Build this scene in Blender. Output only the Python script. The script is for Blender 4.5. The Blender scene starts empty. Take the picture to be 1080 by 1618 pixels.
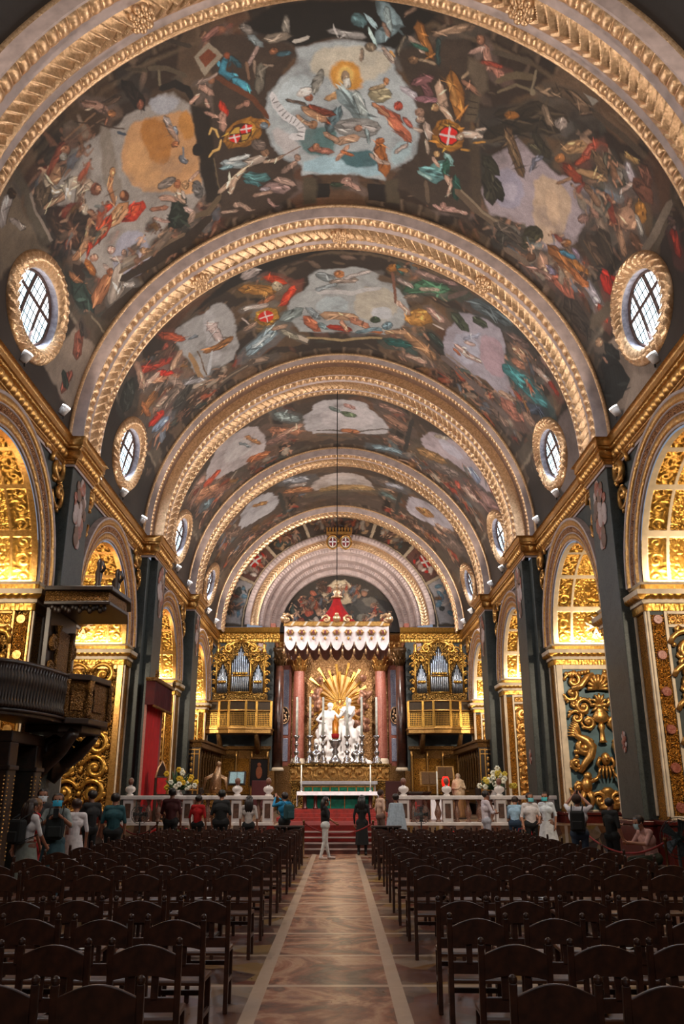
import bpy, math, random
import numpy as np
from mathutils import Vector, Matrix
R = math.radians
PI = math.pi
SC = bpy.context.scene
COL = SC.collection
rng = random.Random(7)

# ------------------------------------------------------------------ nodes and materials
def lin(c):
    return tuple(((x / 12.92) if x <= .04045 else ((x + .055) / 1.055) ** 2.4) for x in c)

class NT:
    def __init__(s, name):
        s.m = bpy.data.materials.new(name); s.m.use_nodes = True
        s.t = s.m.node_tree; s.t.nodes.clear()
        s.out = s.t.nodes.new('ShaderNodeOutputMaterial')
    def n(s, kind, **kw):
        nd = s.t.nodes.new('ShaderNode' + kind)
        for k, v in kw.items():
            if k[0] == 'i' and k[1:].isdigit(): nd.inputs[int(k[1:])].default_value = v
            elif k in nd.inputs: nd.inputs[k].default_value = v
            else: setattr(nd, k, v)
        return nd
    def l(s, a, b):
        s.t.links.new(a, b)
    def coord(s, which='Object'):
        return s.n('TexCoord').outputs[which]
    def mapping(s, src, scale=(1, 1, 1), rot=(0, 0, 0)):
        m = s.n('Mapping'); m.inputs['Scale'].default_value = scale; m.inputs['Rotation'].default_value = rot
        s.l(src, m.inputs['Vector']); return m.outputs[0]
    def noise(s, src, scale=5, detail=4, rough=.55, dist=0.0):
        nd = s.n('TexNoise', Scale=scale, Detail=detail, Roughness=rough, Distortion=dist)
        s.l(src, nd.inputs['Vector']); return nd
    def ramp(s, fac, stops):
        nd = s.n('ValToRGB'); cr = nd.color_ramp
        while len(cr.elements) < len(stops): cr.elements.new(.5)
        for e, (p, c) in zip(cr.elements, stops):
            e.position = p; e.color = (*lin(c), 1)
        s.l(fac, nd.inputs[0]); return nd.outputs[0]
    def mix(s, fac, a, b, mode='MIX'):
        nd = s.n('MixRGB', blend_type=mode)
        for i, v in enumerate((fac, a, b)):
            if hasattr(v, 'links'): s.l(v, nd.inputs[i])
            elif i == 0: nd.inputs[0].default_value = v
            else: nd.inputs[i].default_value = (*v, 1) if len(v) == 3 else v
        return nd.outputs[0]
    def math(s, op, a, b=None):
        nd = s.n('Math', operation=op)
        for i, v in enumerate((a, b)):
            if v is None: continue
            if hasattr(v, 'links'): s.l(v, nd.inputs[i])
            else: nd.inputs[i].default_value = v
        return nd.outputs[0]
    def bump(s, h, strength=.5, dist=.02):
        nd = s.n('Bump', Strength=strength, Distance=dist); s.l(h, nd.inputs['Height']); return nd.outputs[0]
    def pbr(s, color, rough=.5, metal=0.0, normal=None, emit=None, estr=0.0, **kw):
        b = s.n('BsdfPrincipled')
        for k, v in (('Base Color', color), ('Roughness', rough), ('Metallic', metal), ('Normal', normal), ('Emission Color', emit)):
            if v is None: continue
            if hasattr(v, 'links'): s.l(v, b.inputs[k])
            elif isinstance(v, tuple): b.inputs[k].default_value = (*v, 1) if len(v) == 3 else v
            else: b.inputs[k].default_value = v
        if emit is not None: b.inputs['Emission Strength'].default_value = estr
        for k, v in kw.items(): b.inputs[k.replace('_', ' ')].default_value = v
        s.l(b.outputs[0], s.out.inputs[0]); return s.m

def plain(name, c, rough=.6, metal=0.0, var=.12, scale=6, bump=.0, emit=0.0):
    t = NT(name); co = t.coord()
    nz = t.noise(co, scale, 4)
    a = tuple(max(0, x * (1 - var)) for x in c); b = tuple(min(1, x * (1 + var)) for x in c)
    col = t.ramp(nz.outputs[0], [(.3, a), (.7, b)])
    nrm = t.bump(nz.outputs[0], bump, .02) if bump else None
    return t.pbr(col, rough, metal, nrm, emit=lin(c) if emit else None, estr=emit)

MAT = {}
def gold(name, c0=(.62, .43, .2), c1=(.86, .66, .36), rough=.34, metal=.85, scale=9.0, bump=.5, ground=None, carve=0.0, dist=.03):
    t = NT(name); co = t.coord()
    nz = t.noise(co, scale, 6, .6)
    col = t.ramp(nz.outputs[0], [(.25, c0), (.75, c1)])
    h = nz.outputs[0]
    if carve:
        w = t.noise(co, carve * .6, 2, .5)
        off = t.n('VectorMath', operation='MULTIPLY_ADD')
        t.l(w.outputs['Color'], off.inputs[0]); off.inputs[1].default_value = (.9 / carve,) * 3; t.l(co, off.inputs[2])
        v1 = t.n('TexVoronoi', feature='SMOOTH_F1', Scale=carve, Smoothness=.25); t.l(off.outputs[0], v1.inputs['Vector'])
        v2 = t.n('TexVoronoi', feature='DISTANCE_TO_EDGE', Scale=carve * 1.7); t.l(off.outputs[0], v2.inputs['Vector'])
        ring = t.math('SINE', t.math('MULTIPLY', v1.outputs[0], 17.0))
        e = t.math('MINIMUM', t.math('MULTIPLY', v2.outputs[0], 6.0), 1.0)
        h = t.math('ADD', t.math('ADD', t.math('MULTIPLY', ring, .35), t.math('MULTIPLY', e, .6)), t.math('MULTIPLY', nz.outputs[0], .35))
        if ground is not None:
            g = t.math('LESS_THAN', h, .28)
            col = t.mix(g, col, (*lin(ground), 1))
    nrm = t.bump(h, bump, dist)
    return t.pbr(col, rough, metal, nrm)

# ------------------------------------------------------------------ objects
COUNT = {}
def link(o, parent=None):
    COL.objects.link(o)
    if parent is not None: o.parent = parent
    return o

def tag(o, label=None, cat=None, group=None, kind=None):
    if label: o['label'] = label
    if cat: o['category'] = cat
    if group: o['group'] = group
    if kind: o['kind'] = kind
    return o

def empty(name, loc, label=None, cat=None, group=None, rz=0.0):
    o = bpy.data.objects.new(name, None); COL.objects.link(o)
    o.location = loc; o.rotation_euler = (0, 0, rz); o.empty_display_size = .1
    return tag(o, label, cat, group)

def lights_node(o):
    return o

class MB:
    """collects shapes; build() links them as one mesh object"""
    def __init__(s): s.v = []; s.f = []; s.mi = []; s.cur = 0
    def mat(s, i): s.cur = i; return s
    def add(s, vs, fs):
        b = len(s.v); s.v.extend(tuple(p) for p in vs)
        for f in fs: s.f.append(tuple(b + i for i in f)); s.mi.append(s.cur)
        return s
    def box(s, x0, x1, y0, y1, z0, z1):
        return s.add([(x0, y0, z0), (x1, y0, z0), (x1, y1, z0), (x0, y1, z0), (x0, y0, z1), (x1, y0, z1), (x1, y1, z1), (x0, y1, z1)],
                     [(0, 3, 2, 1), (4, 5, 6, 7), (0, 1, 5, 4), (1, 2, 6, 5), (2, 3, 7, 6), (3, 0, 4, 7)])
    def cbox(s, x, y, z, sx, sy, sz): return s.box(x - sx / 2, x + sx / 2, y - sy / 2, y + sy / 2, z, z + sz)
    def prism(s, pts, a, b, axis='z'):
        n = len(pts)
        def P(p, h):
            if axis == 'z': return (p[0], p[1], h)
            if axis == 'y': return (p[0], h, p[1])
            return (h, p[0], p[1])
        vs = [P(p, a) for p in pts] + [P(p, b) for p in pts]
        fs = [tuple(range(n))[::-1], tuple(range(n, 2 * n))] + [(i, (i + 1) % n, n + (i + 1) % n, n + i) for i in range(n)]
        return s.add(vs, fs)
    def lathe(s, prof, cx=0, cy=0, z=0, n=16, sx=1.0, sy=1.0):
        k = len(prof); vs = []; fs = []
        for r, h in prof:
            for i in range(n):
                a = 2 * PI * i / n
                vs.append((cx + r * sx * math.cos(a), cy + r * sy * math.sin(a), z + h))
        for j in range(k - 1):
            for i in range(n):
                fs.append((j * n + i, j * n + (i + 1) % n, (j + 1) * n + (i + 1) % n, (j + 1) * n + i))
        fs.append(tuple(range(n))[::-1]); fs.append(tuple(range((k - 1) * n, k * n)))
        return s.add(vs, fs)
    def ball(s, c, r, n=10, m=7, sx=1, sy=1, sz=1):
        vs = [(c[0], c[1], c[2] - r * sz)]
        for j in range(1, m):
            t = -PI / 2 + PI * j / m
            for i in range(n):
                a = 2 * PI * i / n
                vs.append((c[0] + r * sx * math.cos(t) * math.cos(a), c[1] + r * sy * math.cos(t) * math.sin(a), c[2] + r * sz * math.sin(t)))
        vs.append((c[0], c[1], c[2] + r * sz)); L = len(vs) - 1; fs = []
        for i in range(n): fs.append((0, 1 + (i + 1) % n, 1 + i))
        for j in range(m - 2):
            for i in range(n):
                a = 1 + j * n + i; b = 1 + j * n + (i + 1) % n
                fs.append((a, b, b + n, a + n))
        o = 1 + (m - 2) * n
        for i in range(n): fs.append((o + i, o + (i + 1) % n, L))
        return s.add(vs, fs)
    def tube(s, pts, rad, n=6, flat=1.0):
        """tube through pts; rad is a number or one per point; flat squashes it along its second normal"""
        P = [Vector(p) for p in pts]; k = len(P)
        rr = rad if isinstance(rad, (list, tuple)) else [rad] * k
        vs = []; fs = []; prev = None
        for i in range(k):
            d = (P[min(i + 1, k - 1)] - P[max(i - 1, 0)])
            d = d.normalized() if d.length > 1e-9 else Vector((0, 0, 1))
            if prev is None:
                prev = d.orthogonal().normalized()
            a = (prev - d * prev.dot(d))
            a = a.normalized() if a.length > 1e-6 else d.orthogonal().normalized()
            b = d.cross(a); prev = a
            for j in range(n):
                t = 2 * PI * j / n
                vs.append(P[i] + (a * math.cos(t) + b * math.sin(t) * flat) * rr[i])
        for i in range(k - 1):
            for j in range(n):
                fs.append((i * n + j, i * n + (j + 1) % n, (i + 1) * n + (j + 1) % n, (i + 1) * n + j))
        fs.append(tuple(range(n))[::-1]); fs.append(tuple(range((k - 1) * n, k * n)))
        return s.add(vs, fs)
    def sweep(s, path, prof, closed=False):
        """path: list of (origin, out-vector, up-vector); prof: (out, up) pairs, an open strip"""
        k = len(prof); vs = []; fs = []
        for o, a, b in path:
            for (p, q) in prof: vs.append((o[0] + a[0] * p + b[0] * q, o[1] + a[1] * p + b[1] * q, o[2] + a[2] * p + b[2] * q))
        n = len(path)
        for i in range(n if closed else n - 1):
            j = (i + 1) % n
            for q in range(k - 1): fs.append((i * k + q, i * k + q + 1, j * k + q + 1, j * k + q))
        return s.add(vs, fs)
    def xf(s, M, start=0):
        for i in range(start, len(s.v)): s.v[i] = tuple(M @ Vector(s.v[i]))
        return s
    def build(s, name, mat, parent=None, smooth=False, bevel=0.0):
        me = bpy.data.meshes.new(name)
        me.from_pydata(s.v, [], s.f); 
        for m in (mat if isinstance(mat, (list, tuple)) else [mat]): me.materials.append(m)
        me.polygons.foreach_set('material_index', s.mi)
        if smooth: me.polygons.foreach_set('use_smooth', [True] * len(s.f))
        o = bpy.data.objects.new(name, me); link(o, parent)
        if bevel:
            md = o.modifiers.new('b', 'BEVEL'); md.width = bevel; md.segments = 2; md.limit_method = 'ANGLE'
        if smooth == 'auto':
            try: me.set_sharp_from_angle(angle=R(40))
            except Exception: pass
        return o

def struct(o): o['kind'] = 'structure'; return o
TRIM = [0]
def trim_name():
    TRIM[0] += 1; return 'trim_%d' % TRIM[0]

def surf(name, P, mats, parent=None, smooth=True, fmat=None, col=None, keep=None, closed_u=False):
    """grid surface P[nu,nv,3]; fmat[nu-1,nv-1] face materials; col[nu,nv,3] linear colour attribute; keep face mask"""
    nu, nv = P.shape[:2]
    idx = np.arange(nu * nv).reshape(nu, nv)
    if closed_u: idx = np.vstack([idx, idx[:1]])
    a = idx[:-1, :-1]; b = idx[1:, :-1]; c = idx[1:, 1:]; d = idx[:-1, 1:]
    q = np.stack([a, b, c, d], -1).reshape(-1, 4)
    fm = None if fmat is None else np.asarray(fmat).reshape(-1)
    if keep is not None:
        k = keep.reshape(-1); q = q[k]
        if fm is not None: fm = fm[k]
    me = bpy.data.meshes.new(name)
    me.vertices.add(nu * nv); me.vertices.foreach_set('co', np.ascontiguousarray(P, dtype=np.float32).reshape(-1))
    n = len(q); me.loops.add(n * 4); me.loops.foreach_set('vertex_index', np.ascontiguousarray(q, dtype=np.int32).reshape(-1))
    me.polygons.add(n); me.polygons.foreach_set('loop_start', np.arange(0, n * 4, 4, dtype=np.int32))
    for m in (mats if isinstance(mats, (list, tuple)) else [mats]): me.materials.append(m)
    if fm is not None: me.polygons.foreach_set('material_index', np.ascontiguousarray(fm, dtype=np.int32))
    me.update(calc_edges=True)
    me.polygons.foreach_set('use_smooth', np.full(n, bool(smooth)))
    if col is not None:
        at = me.color_attributes.new('paint', 'FLOAT_COLOR', 'POINT')
        c4 = np.ones((nu * nv, 4), np.float32); c4[:, :3] = col.reshape(-1, 3)
        at.data.foreach_set('color', c4.reshape(-1))
    me.validate()
    o = bpy.data.objects.new(name, me); return link(o, parent)

def copy_tree(o, parent=None):
    c = o.copy(); COL.objects.link(c)
    if parent is not None: c.parent = parent
    for ch in o.children: copy_tree(ch, c)
    return c

def light(kind, loc, energy, color, size=.1, target=None, spot=None, blend=.6, size_y=None):
    d = bpy.data.lights.new('lamp', kind); d.energy = energy; d.color = color
    if kind == 'AREA':
        d.size = size
        if size_y: d.shape = 'RECTANGLE'; d.size_y = size_y
    else: d.shadow_soft_size = size
    if kind == 'SPOT': d.spot_size = R(spot or 80); d.spot_blend = blend
    o = bpy.data.objects.new('lamp', d); COL.objects.link(o); o.location = loc
    if target is not None:
        o.rotation_euler = (Vector(target) - Vector(loc)).to_track_quat('-Z', 'Y').to_euler()
    return o

# ------------------------------------------------------------------ relief patterns (heights 0..1)
def arab(u, v, T, T2=None):
    T2 = T2 or T
    iu = np.floor(u / T); iv = np.floor(v / T2)
    fu = (u / T - iu - .5) * 2; fv = (v / T2 - iv - .5) * 2
    d = np.where((iu + iv) % 2 > .5, 1.0, -1.0)
    fu = fu * d
    r = np.hypot(fu, fv) + 1e-4; th = np.arctan2(fv, fu)
    s = np.cos(th - 7.5 * r)
    h = np.clip(s * 1.4 + .25, 0, 1) * np.clip(1.5 - r * 1.2, 0, 1)
    lf = np.clip(np.cos(6 * th + 9 * r) * 1.3, 0, 1) * np.clip((r - .75) * 4, 0, 1)
    bead = np.clip(1.2 - 6 * r, 0, 1)
    return np.clip(h + .8 * lf + bead, 0, 1.3)

def leafband(s, t, pitch):
    """garland of leaves: s along (m), t across -1..1"""
    ph = s / pitch + np.abs(t) * 1.1
    saw = ph - np.floor(ph)
    return np.clip(1 - np.abs(t) ** 1.5, 0, 1) * (.35 + .65 * (1 - saw))

def eggs(s, t, pitch):
    c = np.abs(np.cos(PI * s / pitch))
    return np.sqrt(np.clip(c, 0, 1)) * np.sqrt(np.clip(1 - t * t, 0, 1))
# ------------------------------------------------------------------ materials of the church
MAT['gold'] = gold('gilding', (.60, .42, .21), (.88, .68, .40), .33, .8, 14, .25)
MAT['gold_pale'] = gold('pale_gilding', (.66, .50, .35), (.95, .80, .64), .32, .72, 16, .35)
MAT['gold_rich'] = gold('rich_gilding', (.58, .41, .16), (.90, .69, .34), .34, .8, 14, .3)
MAT['gold_carved'] = gold('carved_gilding', (.56, .39, .17), (.88, .68, .36), .36, .78, 22, .9, ground=(.16, .11, .06), carve=5.5, dist=.05)
MAT['gold_fine'] = gold('fine_carved_gilding', (.58, .36, .11), (.90, .64, .26), .36, .78, 30, .9, ground=(.15, .10, .06), carve=11.0, dist=.03)
MAT['arch_carved'] = gold('rose_gilding', (.52, .33, .20), (.80, .58, .38), .42, .6, 30, .9, ground=(.30, .15, .10), carve=10.0, dist=.03)
MAT['stone'] = plain('lilac_stone', (.72, .64, .62), .6, 0, .1, 3, .08)
MAT['stone_dim'] = plain('umber_stone', (.47, .36, .30), .6, 0, .12, 3, .08)
MAT['cream'] = plain('cream_stone', (.82, .74, .64), .55, 0, .08, 3, .05)
MAT['white_marble'] = plain('white_marble', (.86, .82, .80), .3, 0, .08, 4)
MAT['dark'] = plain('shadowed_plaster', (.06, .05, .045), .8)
MAT['spandrel'] = plain('slate_ground', (.20, .22, .21), .6, 0, .25, 3, .05)
MAT['wood'] = plain('dark_walnut', (.15, .09, .06), .42, 0, .35, 9, .1)
MAT['wood_gold'] = gold('gilt_walnut', (.30, .19, .08), (.58, .40, .17), .45, .45, 20, .8, carve=9.0, dist=.03)
MAT['silver'] = plain('silver', (.80, .79, .80), .22, .95, .06, 8)
MAT['pipe'] = plain('tin_pipe', (.66, .68, .72), .28, .9, .06, 8)
MAT['black'] = plain('black_void', (.02, .018, .016), .8)
MAT['red_cloth'] = plain('red_velvet', (.62, .03, .04), .8, 0, .2, 4)
MAT['white_cloth'] = plain('white_linen', (.88, .85, .86), .8, 0, .05, 6)

def marble(name, base, vein, vein2, rough=.25, scale=1.2, sharp=.06, bumpy=0):
    t = NT(name); co = t.coord()
    n1 = t.noise(co, scale, 6, .65, 1.6); n2 = t.noise(co, scale * 3.2, 7, .7, 2.2)
    a = t.ramp(n1.outputs[0], [(.3, base), (.62, vein2)])
    k = t.math('ABSOLUTE', t.math('SUBTRACT', n2.outputs[0], .5))
    m = t.ramp(k, [(0.0, (1, 1, 1)), (sharp, (0, 0, 0))])
    return t.pbr(t.mix(m, a, (*lin(vein), 1)), rough)
MAT['green_marble'] = marble('green_marble', (.115, .14, .13), (.27, .295, .28), (.235, .25, .24), .5, 1.6, .05)
MAT['red_marble'] = marble('red_marble', (.30, .06, .04), (.40, .12, .09), (.22, .045, .035), .3, 1.0, .02)
MAT['rose_marble'] = marble('rose_marble', (.60, .33, .26), (.75, .52, .45), (.50, .25, .20), .3, 1.4, .03)
MAT['blue_marble'] = marble('blue_grey_marble', (.55, .57, .66), (.75, .74, .78), (.44, .46, .55), .3, 1.6, .03)
MAT['teal_marble'] = marble('teal_marble', (.10, .36, .34), (.55, .66, .62), (.06, .26, .25), .25, 2.0, .03)

def fresco_mat():
    t = NT('fresco'); at = t.n('VertexColor', layer_name='paint'); co = t.coord()
    n1 = t.noise(co, 3.5, 8, .7); n2 = t.noise(co, 26, 5, .7)
    f = t.ramp(n1.outputs[0], [(.25, (.80, .80, .80)), (.75, (1.0, 1.0, 1.0))])
    g = t.ramp(n2.outputs[0], [(.3, (.84, .84, .84)), (.7, (1, 1, 1))])
    c = t.mix(1.0, t.mix(1.0, at.outputs[0], f, 'MULTIPLY'), g, 'MULTIPLY')
    return t.pbr(c, .75)
MAT['fresco'] = fresco_mat()

def floor_mat():
    """inlaid tomb slabs: rectangles of coloured marble with cream borders"""
    t = NT('inlaid_marble_floor'); co = t.coord()
    sep = t.n('SeparateXYZ'); t.l(co, sep.inputs[0])
    X = sep.outputs[0]; Y = sep.outputs[1]
    br = t.n('TexBrick', Scale=1.0, offset=.0, squash=1.0)
    for k, v in (('Mortar Size', .05), ('Brick Width', 1.32), ('Row Height', 1.55), ('Mortar Smooth', .1), ('Bias', 0.0)): br.inputs[k].default_value = v
    mp = t.n('Mapping'); mp.inputs['Location'].default_value = (.77, .35, 0); t.l(co, mp.inputs['Vector']); t.l(mp.outputs[0], br.inputs['Vector'])
    vn = t.noise(co, .62, 7, .62, 2.2)
    vn2 = t.noise(co, 3.0, 8, .7, 2.0)
    vo = t.n('TexVoronoi', Scale=2.6); t.l(t.mapping(co, (1, .8, 1)), vo.inputs['Vector'])
    base = t.ramp(vn.outputs[0], [(.34, (.15, .06, .04)), (.42, (.46, .22, .12)), (.49, (.68, .52, .40)), (.54, (.55, .30, .17)), (.60, (.24, .11, .07)), (.70, (.62, .48, .38))])
    sc_ = t.n('SeparateColor'); t.l(vo.outputs['Color'], sc_.inputs[0])
    side = t.ramp(sc_.outputs[0], [(.0, (.05, .04, .04)), (.25, (.40, .12, .07)), (.42, (.58, .44, .18)), (.55, (.50, .40, .34)), (.70, (.10, .08, .07)), (.85, (.44, .22, .12)), (1.0, (.60, .52, .44))])
    side = t.mix(.30, side, t.ramp(vn2.outputs[0], [(.35, (.10, .08, .07)), (.6, (.52, .40, .32))]))
    ax = t.math('ABSOLUTE', t.math('ADD', X, .11))
    is_side = t.math('GREATER_THAN', ax, .66)
    c = t.mix(is_side, base, side)
    edge = t.math('LESS_THAN', t.math('ABSOLUTE', t.math('SUBTRACT', ax, .62)), .045)
    line = t.math('MAXIMUM', br.outputs['Fac'], edge)
    c = t.mix(line, c, (*lin((.70, .60, .51)), 1))
    return t.pbr(c, t.math('ADD', t.math('MULTIPLY', vn2.outputs[0], .35), .16))
MAT['floor'] = floor_mat()
# ------------------------------------------------------------------ bodies: limbs fused into one continuous skin
def blob(name, caps, mats, parent=None, voxel=.012, smooth=5, boost=1.0):
    """caps: (p, q, r0, r1, material index) fused by a voxel remesh into one continuous surface"""
    m = MB()
    for p, q, r0, r1, mi in caps:
        p = Vector(p); q = Vector(q)
        if (q - p).length < 1e-4: m.ball(p, r0, 12, 8); continue
        d = (q - p).normalized(); pts = []; rr = []
        for k in range(5):
            a = PI / 2 * (1 - k / 4); pts.append(p - d * r0 * math.sin(a)); rr.append(max(1e-3, r0 * math.cos(a)))
        for k in range(5):
            a = PI / 2 * k / 4; pts.append(q + d * r1 * math.sin(a)); rr.append(max(1e-3, r1 * math.cos(a)))
        m.tube(pts, rr, 12)
    me = bpy.data.meshes.new(name); me.from_pydata(m.v, [], m.f)
    o = bpy.data.objects.new(name, me); COL.objects.link(o)
    r = o.modifiers.new('r', 'REMESH'); r.mode = 'VOXEL'; r.voxel_size = voxel; r.use_smooth_shade = True
    s = o.modifiers.new('s', 'SMOOTH'); s.iterations = smooth; s.factor = .5
    dg = bpy.context.evaluated_depsgraph_get()
    nm = bpy.data.meshes.new_from_object(o.evaluated_get(dg))
    o.modifiers.clear(); o.data = nm; bpy.data.meshes.remove(me); nm.name = name
    n = len(nm.vertices); co = np.empty(n * 3, np.float32); nm.vertices.foreach_get('co', co); co = co.reshape(-1, 3)
    best = np.full(n, 1e9, np.float32); idx = np.zeros(n, np.int32)
    for p, q, r0, r1, mi in caps:
        p = np.array(p, np.float32); d = np.array(q, np.float32) - p; L = float(d @ d)
        t = np.clip(((co - p) @ d) / L, 0, 1) if L > 1e-8 else np.zeros(n, np.float32)
        dist = np.linalg.norm(co - p - t[:, None] * d, axis=1) - (r0 + (r1 - r0) * t)
        k = dist < best; best[k] = dist[k]; idx[k] = mi
    nm.materials.clear()
    for mt in mats: nm.materials.append(mt)
    np_ = len(nm.polygons); ls = np.empty(np_, np.int32); nm.polygons.foreach_get('loop_start', ls)
    lv = np.empty(len(nm.loops), np.int32); nm.loops.foreach_get('vertex_index', lv)
    nm.polygons.foreach_set('material_index', idx[lv[ls]].astype(np.int32)); nm.polygons.foreach_set('use_smooth', np.ones(np_, bool))
    nm.update()
    if parent is not None: o.parent = parent
    return o

CLOTH = {}
def cloth(c, rough=.85):
    k = tuple(c)
    if k not in CLOTH: CLOTH[k] = plain('cloth_%d' % len(CLOTH), c, rough, 0, .09, 14, .15)
    return CLOTH[k]

def hand_caps(w, d, side, mi, curl=.3, s=1.0):
    """palm, four unequal fingers and a thumb at wrist w, pointing along d; side is the across direction"""
    d = Vector(d).normalized(); sd = Vector(side); sd = (sd - d * sd.dot(d)).normalized(); nn = d.cross(sd)
    w = Vector(w); out = [(w, w + d * .085 * s, .026 * s, .032 * s, mi)]
    for i, L in enumerate((.070, .080, .075, .058)):
        b = w + d * .088 * s + sd * (i - 1.5) * .021 * s
        k1 = b + (d * math.cos(curl) + nn * math.sin(curl)) * L * .55 * s
        k2 = k1 + (d * math.cos(curl * 2.2) + nn * math.sin(curl * 2.2)) * L * .5 * s
        out += [(b, k1, .0105 * s, .0095 * s, mi), (k1, k2, .0095 * s, .008 * s, mi)]
    t0 = w + d * .025 * s - sd * .03 * s; t1 = t0 + (d * .7 - sd * .7 + nn * .2) * .045 * s
    out += [(t0, t1, .013 * s, .011 * s, mi), (t1, t1 + (d * .95 - sd * .2 + nn * .25) * .035 * s, .011 * s, .009 * s, mi)]
    return out

def body_caps(P, female=False, wide=1.0, hands=True):
    """skeleton -> capsules; P gives joint overrides. 0 skin 1 top 2 legs 3 shoes 4 sleeve/forearm 5 dark (eyes)"""
    J = dict(hip=(0, 0, .93), chest=(0, 0, 1.27), neck=(0, .005, 1.47), head=(0, -.02, 1.60),
             lk=(.10, -.03, .50), la=(.11, 0, .07), rk=(-.10, -.03, .50), ra=(-.11, 0, .07),
             ls=(.175, .01, 1.41), le=(.24, .03, 1.13), lw=(.24, -.06, .90), rs=(-.175, .01, 1.41), re=(-.24, .03, 1.13), rw=(-.24, -.06, .90), look=(0, -1, 0),
             lf=None, rf=None)
    J.update(P); V = {k: Vector(v) for k, v in J.items() if v is not None}
    f = .92 if female else 1.0; w = wide
    up = (V['neck'] - V['chest']).normalized(); ac = (V['ls'] - V['rs']).normalized()
    c = [(V['hip'] + ac * .07, V['hip'] - ac * .07, .125 * w, .125 * w, 2), (V['hip'] + up * .10, V['chest'], .125 * w * f, .14 * w * f, 1),
         (V['chest'] + ac * .06 * f, V['chest'] - ac * .06 * f, .135 * w * f, .135 * w * f, 1), (V['ls'] * .93 + V['rs'] * .07, V['rs'] * .93 + V['ls'] * .07, .078 * f, .078 * f, 1),
         (V['chest'] + up * .08, V['neck'] - up * .05, .12 * f, .075, 1), (V['neck'] - up * .03, V['head'] - up * .05, .053 * f, .052 * f, 0)]
    for s, sg in (('l', 1), ('r', -1)):
        h = V['hip'] + ac * sg * .09
        c += [(h, V[s + 'k'], .092 * w, .062, 2), (V[s + 'k'], V[s + 'a'], .058, .042, 2)]
        ft = V[s + 'f'] if (s + 'f') in V else V[s + 'a'] + Vector((0, -.17, -.03))
        c += [(V[s + 'a'] + Vector((0, .02, -.02)), ft, .046, .036, 3)]
        c += [(V[s + 's'], V[s + 'e'], .054 * f, .043 * f, 1), (V[s + 'e'], V[s + 'w'], .041 * f, .028 * f, 4)]
        if hands: c += hand_caps(V[s + 'w'], V[s + 'w'] - V[s + 'e'], Vector((0, -1, 0)) * sg if abs((V[s + 'w'] - V[s + 'e']).normalized().y) < .9 else Vector((0, 0, 1)), 0, .35)
    L = V['look'].normalized(); hd = V['head']; u = up; r = L.cross(u).normalized(); u = r.cross(L)
    c += [(hd + u * .035 + L * -.012, hd + u * .035 + L * .012, .095, .092, 0), (hd - u * .03 + L * .02, hd - u * .075 + L * .045, .072, .048, 0),
          (hd + L * .095 + u * .01, hd + L * .112 - u * .025, .011, .017, 0)]
    for sg in (-1, 1):
        c += [(hd + r * sg * .092 + u * .01, hd + r * sg * .096 - u * .03, .015, .012, 0), (hd + L * .093 + r * sg * .034 + u * .022, hd + L * .094 + r * sg * .034 + u * .022, .012, .012, 5)]
    c += [(hd + L * .088 - u * .058 + r * .018, hd + L * .088 - u * .058 - r * .018, .008, .008, 6)]
    return c, V, L, u, r

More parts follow.
